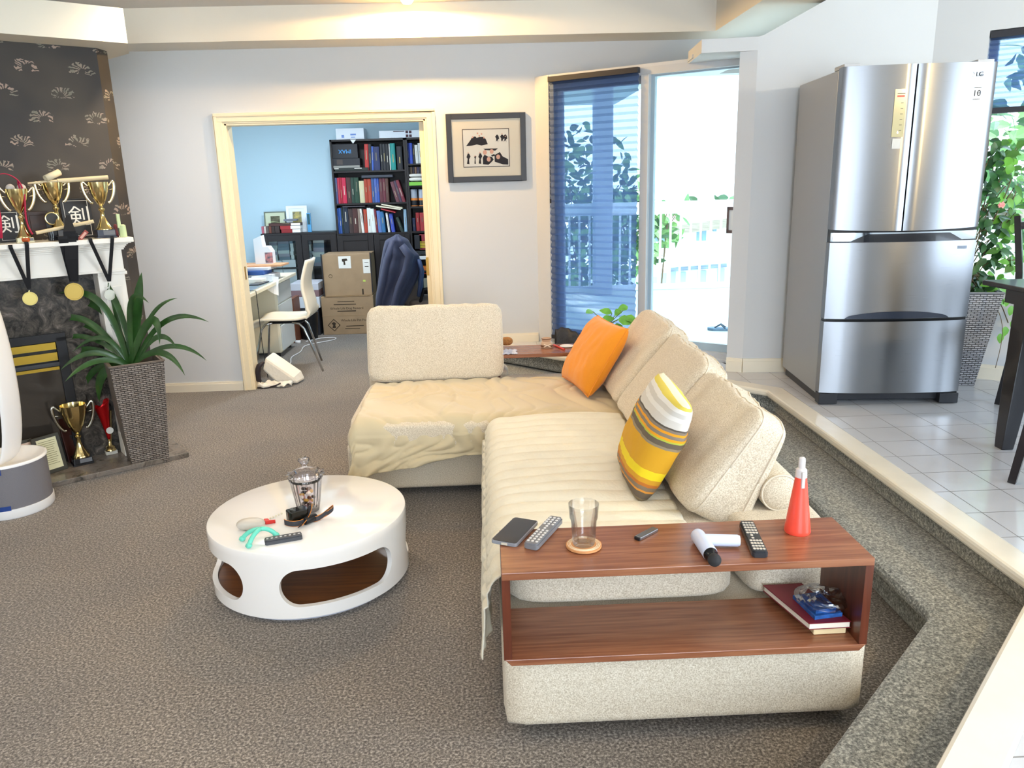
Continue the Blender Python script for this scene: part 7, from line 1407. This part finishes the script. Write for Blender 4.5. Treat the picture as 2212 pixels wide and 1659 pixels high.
# greenery
def bush(name, label, c, r, n_, mats_, size, seed):
    random.seed(seed); t = thing(name, label, 'tree', (c[0], c[1], c[2]-r[2]-1)); g = MB()
    for i in range(n_):
        v = Vector((random.gauss(0, 1), random.gauss(0, 1), random.gauss(0, 1))).normalized()*random.random()**.4; p = Vector((c[0]+v.x*r[0], c[1]+v.y*r[1], c[2]+v.z*r[2]))
        ovate(g, p, (random.uniform(-1, 1), random.uniform(-1, 1), random.uniform(-1, .6)), (random.uniform(-1, 1), -.6, random.uniform(0, 1)), size*random.uniform(.7, 1.3), size*.5*random.uniform(.7, 1.3), random.randrange(len(mats_)))
    g.build('foliage', mats_, t, merge=False); g = MB(); g.tube([(c[0], c[1], c[2]-r[2]-1), (c[0]+.1, c[1], c[2])], .012 if r[0] < 1 else .06, 8)
    for i in range(7): a_ = i*.9; g.tube([(c[0], c[1], c[2]-r[2]*.5), (c[0]+r[0]*.7*math.cos(a_), c[1]+r[1]*.7*math.sin(a_), c[2]+r[2]*.4)], .006 if r[0] < 1 else .02, 5)
    g.build('trunk', mat('bark', '#6a5a48', .9), t)
gm = [mat('tree_mid', '#5c8a52', .5), mat('tree_light', '#86b06a', .5), mat('tree_dark', '#3c6440', .5)]
c_ = at_y(1245, 420, 10.2); bush('shrub', 'leafy shrub beyond the railing seen through the blue blind', (c_.x, c_.y, c_.z-.3), (.9, .6, 1.25), 900, gm, .16, 3)
c_ = at_y(1350, 470, 10.4); bush('shrub', 'low leafy shrub to the right of the porch post behind the railing', (c_.x, c_.y, c_.z-.2), (.55, .5, .7), 420, gm, .15, 4)
c_ = at_y(1425, 470, 10.6); bush('shrub', 'sparse bright green shrub at the left of the open patio view', (c_.x, c_.y, c_.z-.1), (.35, .4, .42), 90, gm[:2], .15, 5)
c_ = at_y(1580, 440, 30); bush('tree', 'distant hazy tree behind the neighbouring roof', (c_.x, c_.y, c_.z-1.2), (2.6, 2, 1.5), 700, gm, .5, 6)
cw_ = MW @ Vector((t0+1.6, 4.9, 0)); bush('garden_tree', 'bright leafy tree outside the window behind the trailing plant', (cw_.x, cw_.y, 1.9), (2.6, 1.6, 1.6), 2600, gm, .22, 8)
g = MB(); g.face([(-40, 9.4, -3), (60, 9.4, -3), (60, 70, -6), (-40, 70, -6)]); g.face([(3, -30, -.4), (60, -30, -.4), (60, 9.2, -.4), (5.2, 9.2, -.4)]); struct(g.build('ground', mat('lawn', '#9fae8c', .9, var=.1, varscale=.6)))

for o in bpy.data.objects:
    if '_w' in o: del o['_w']
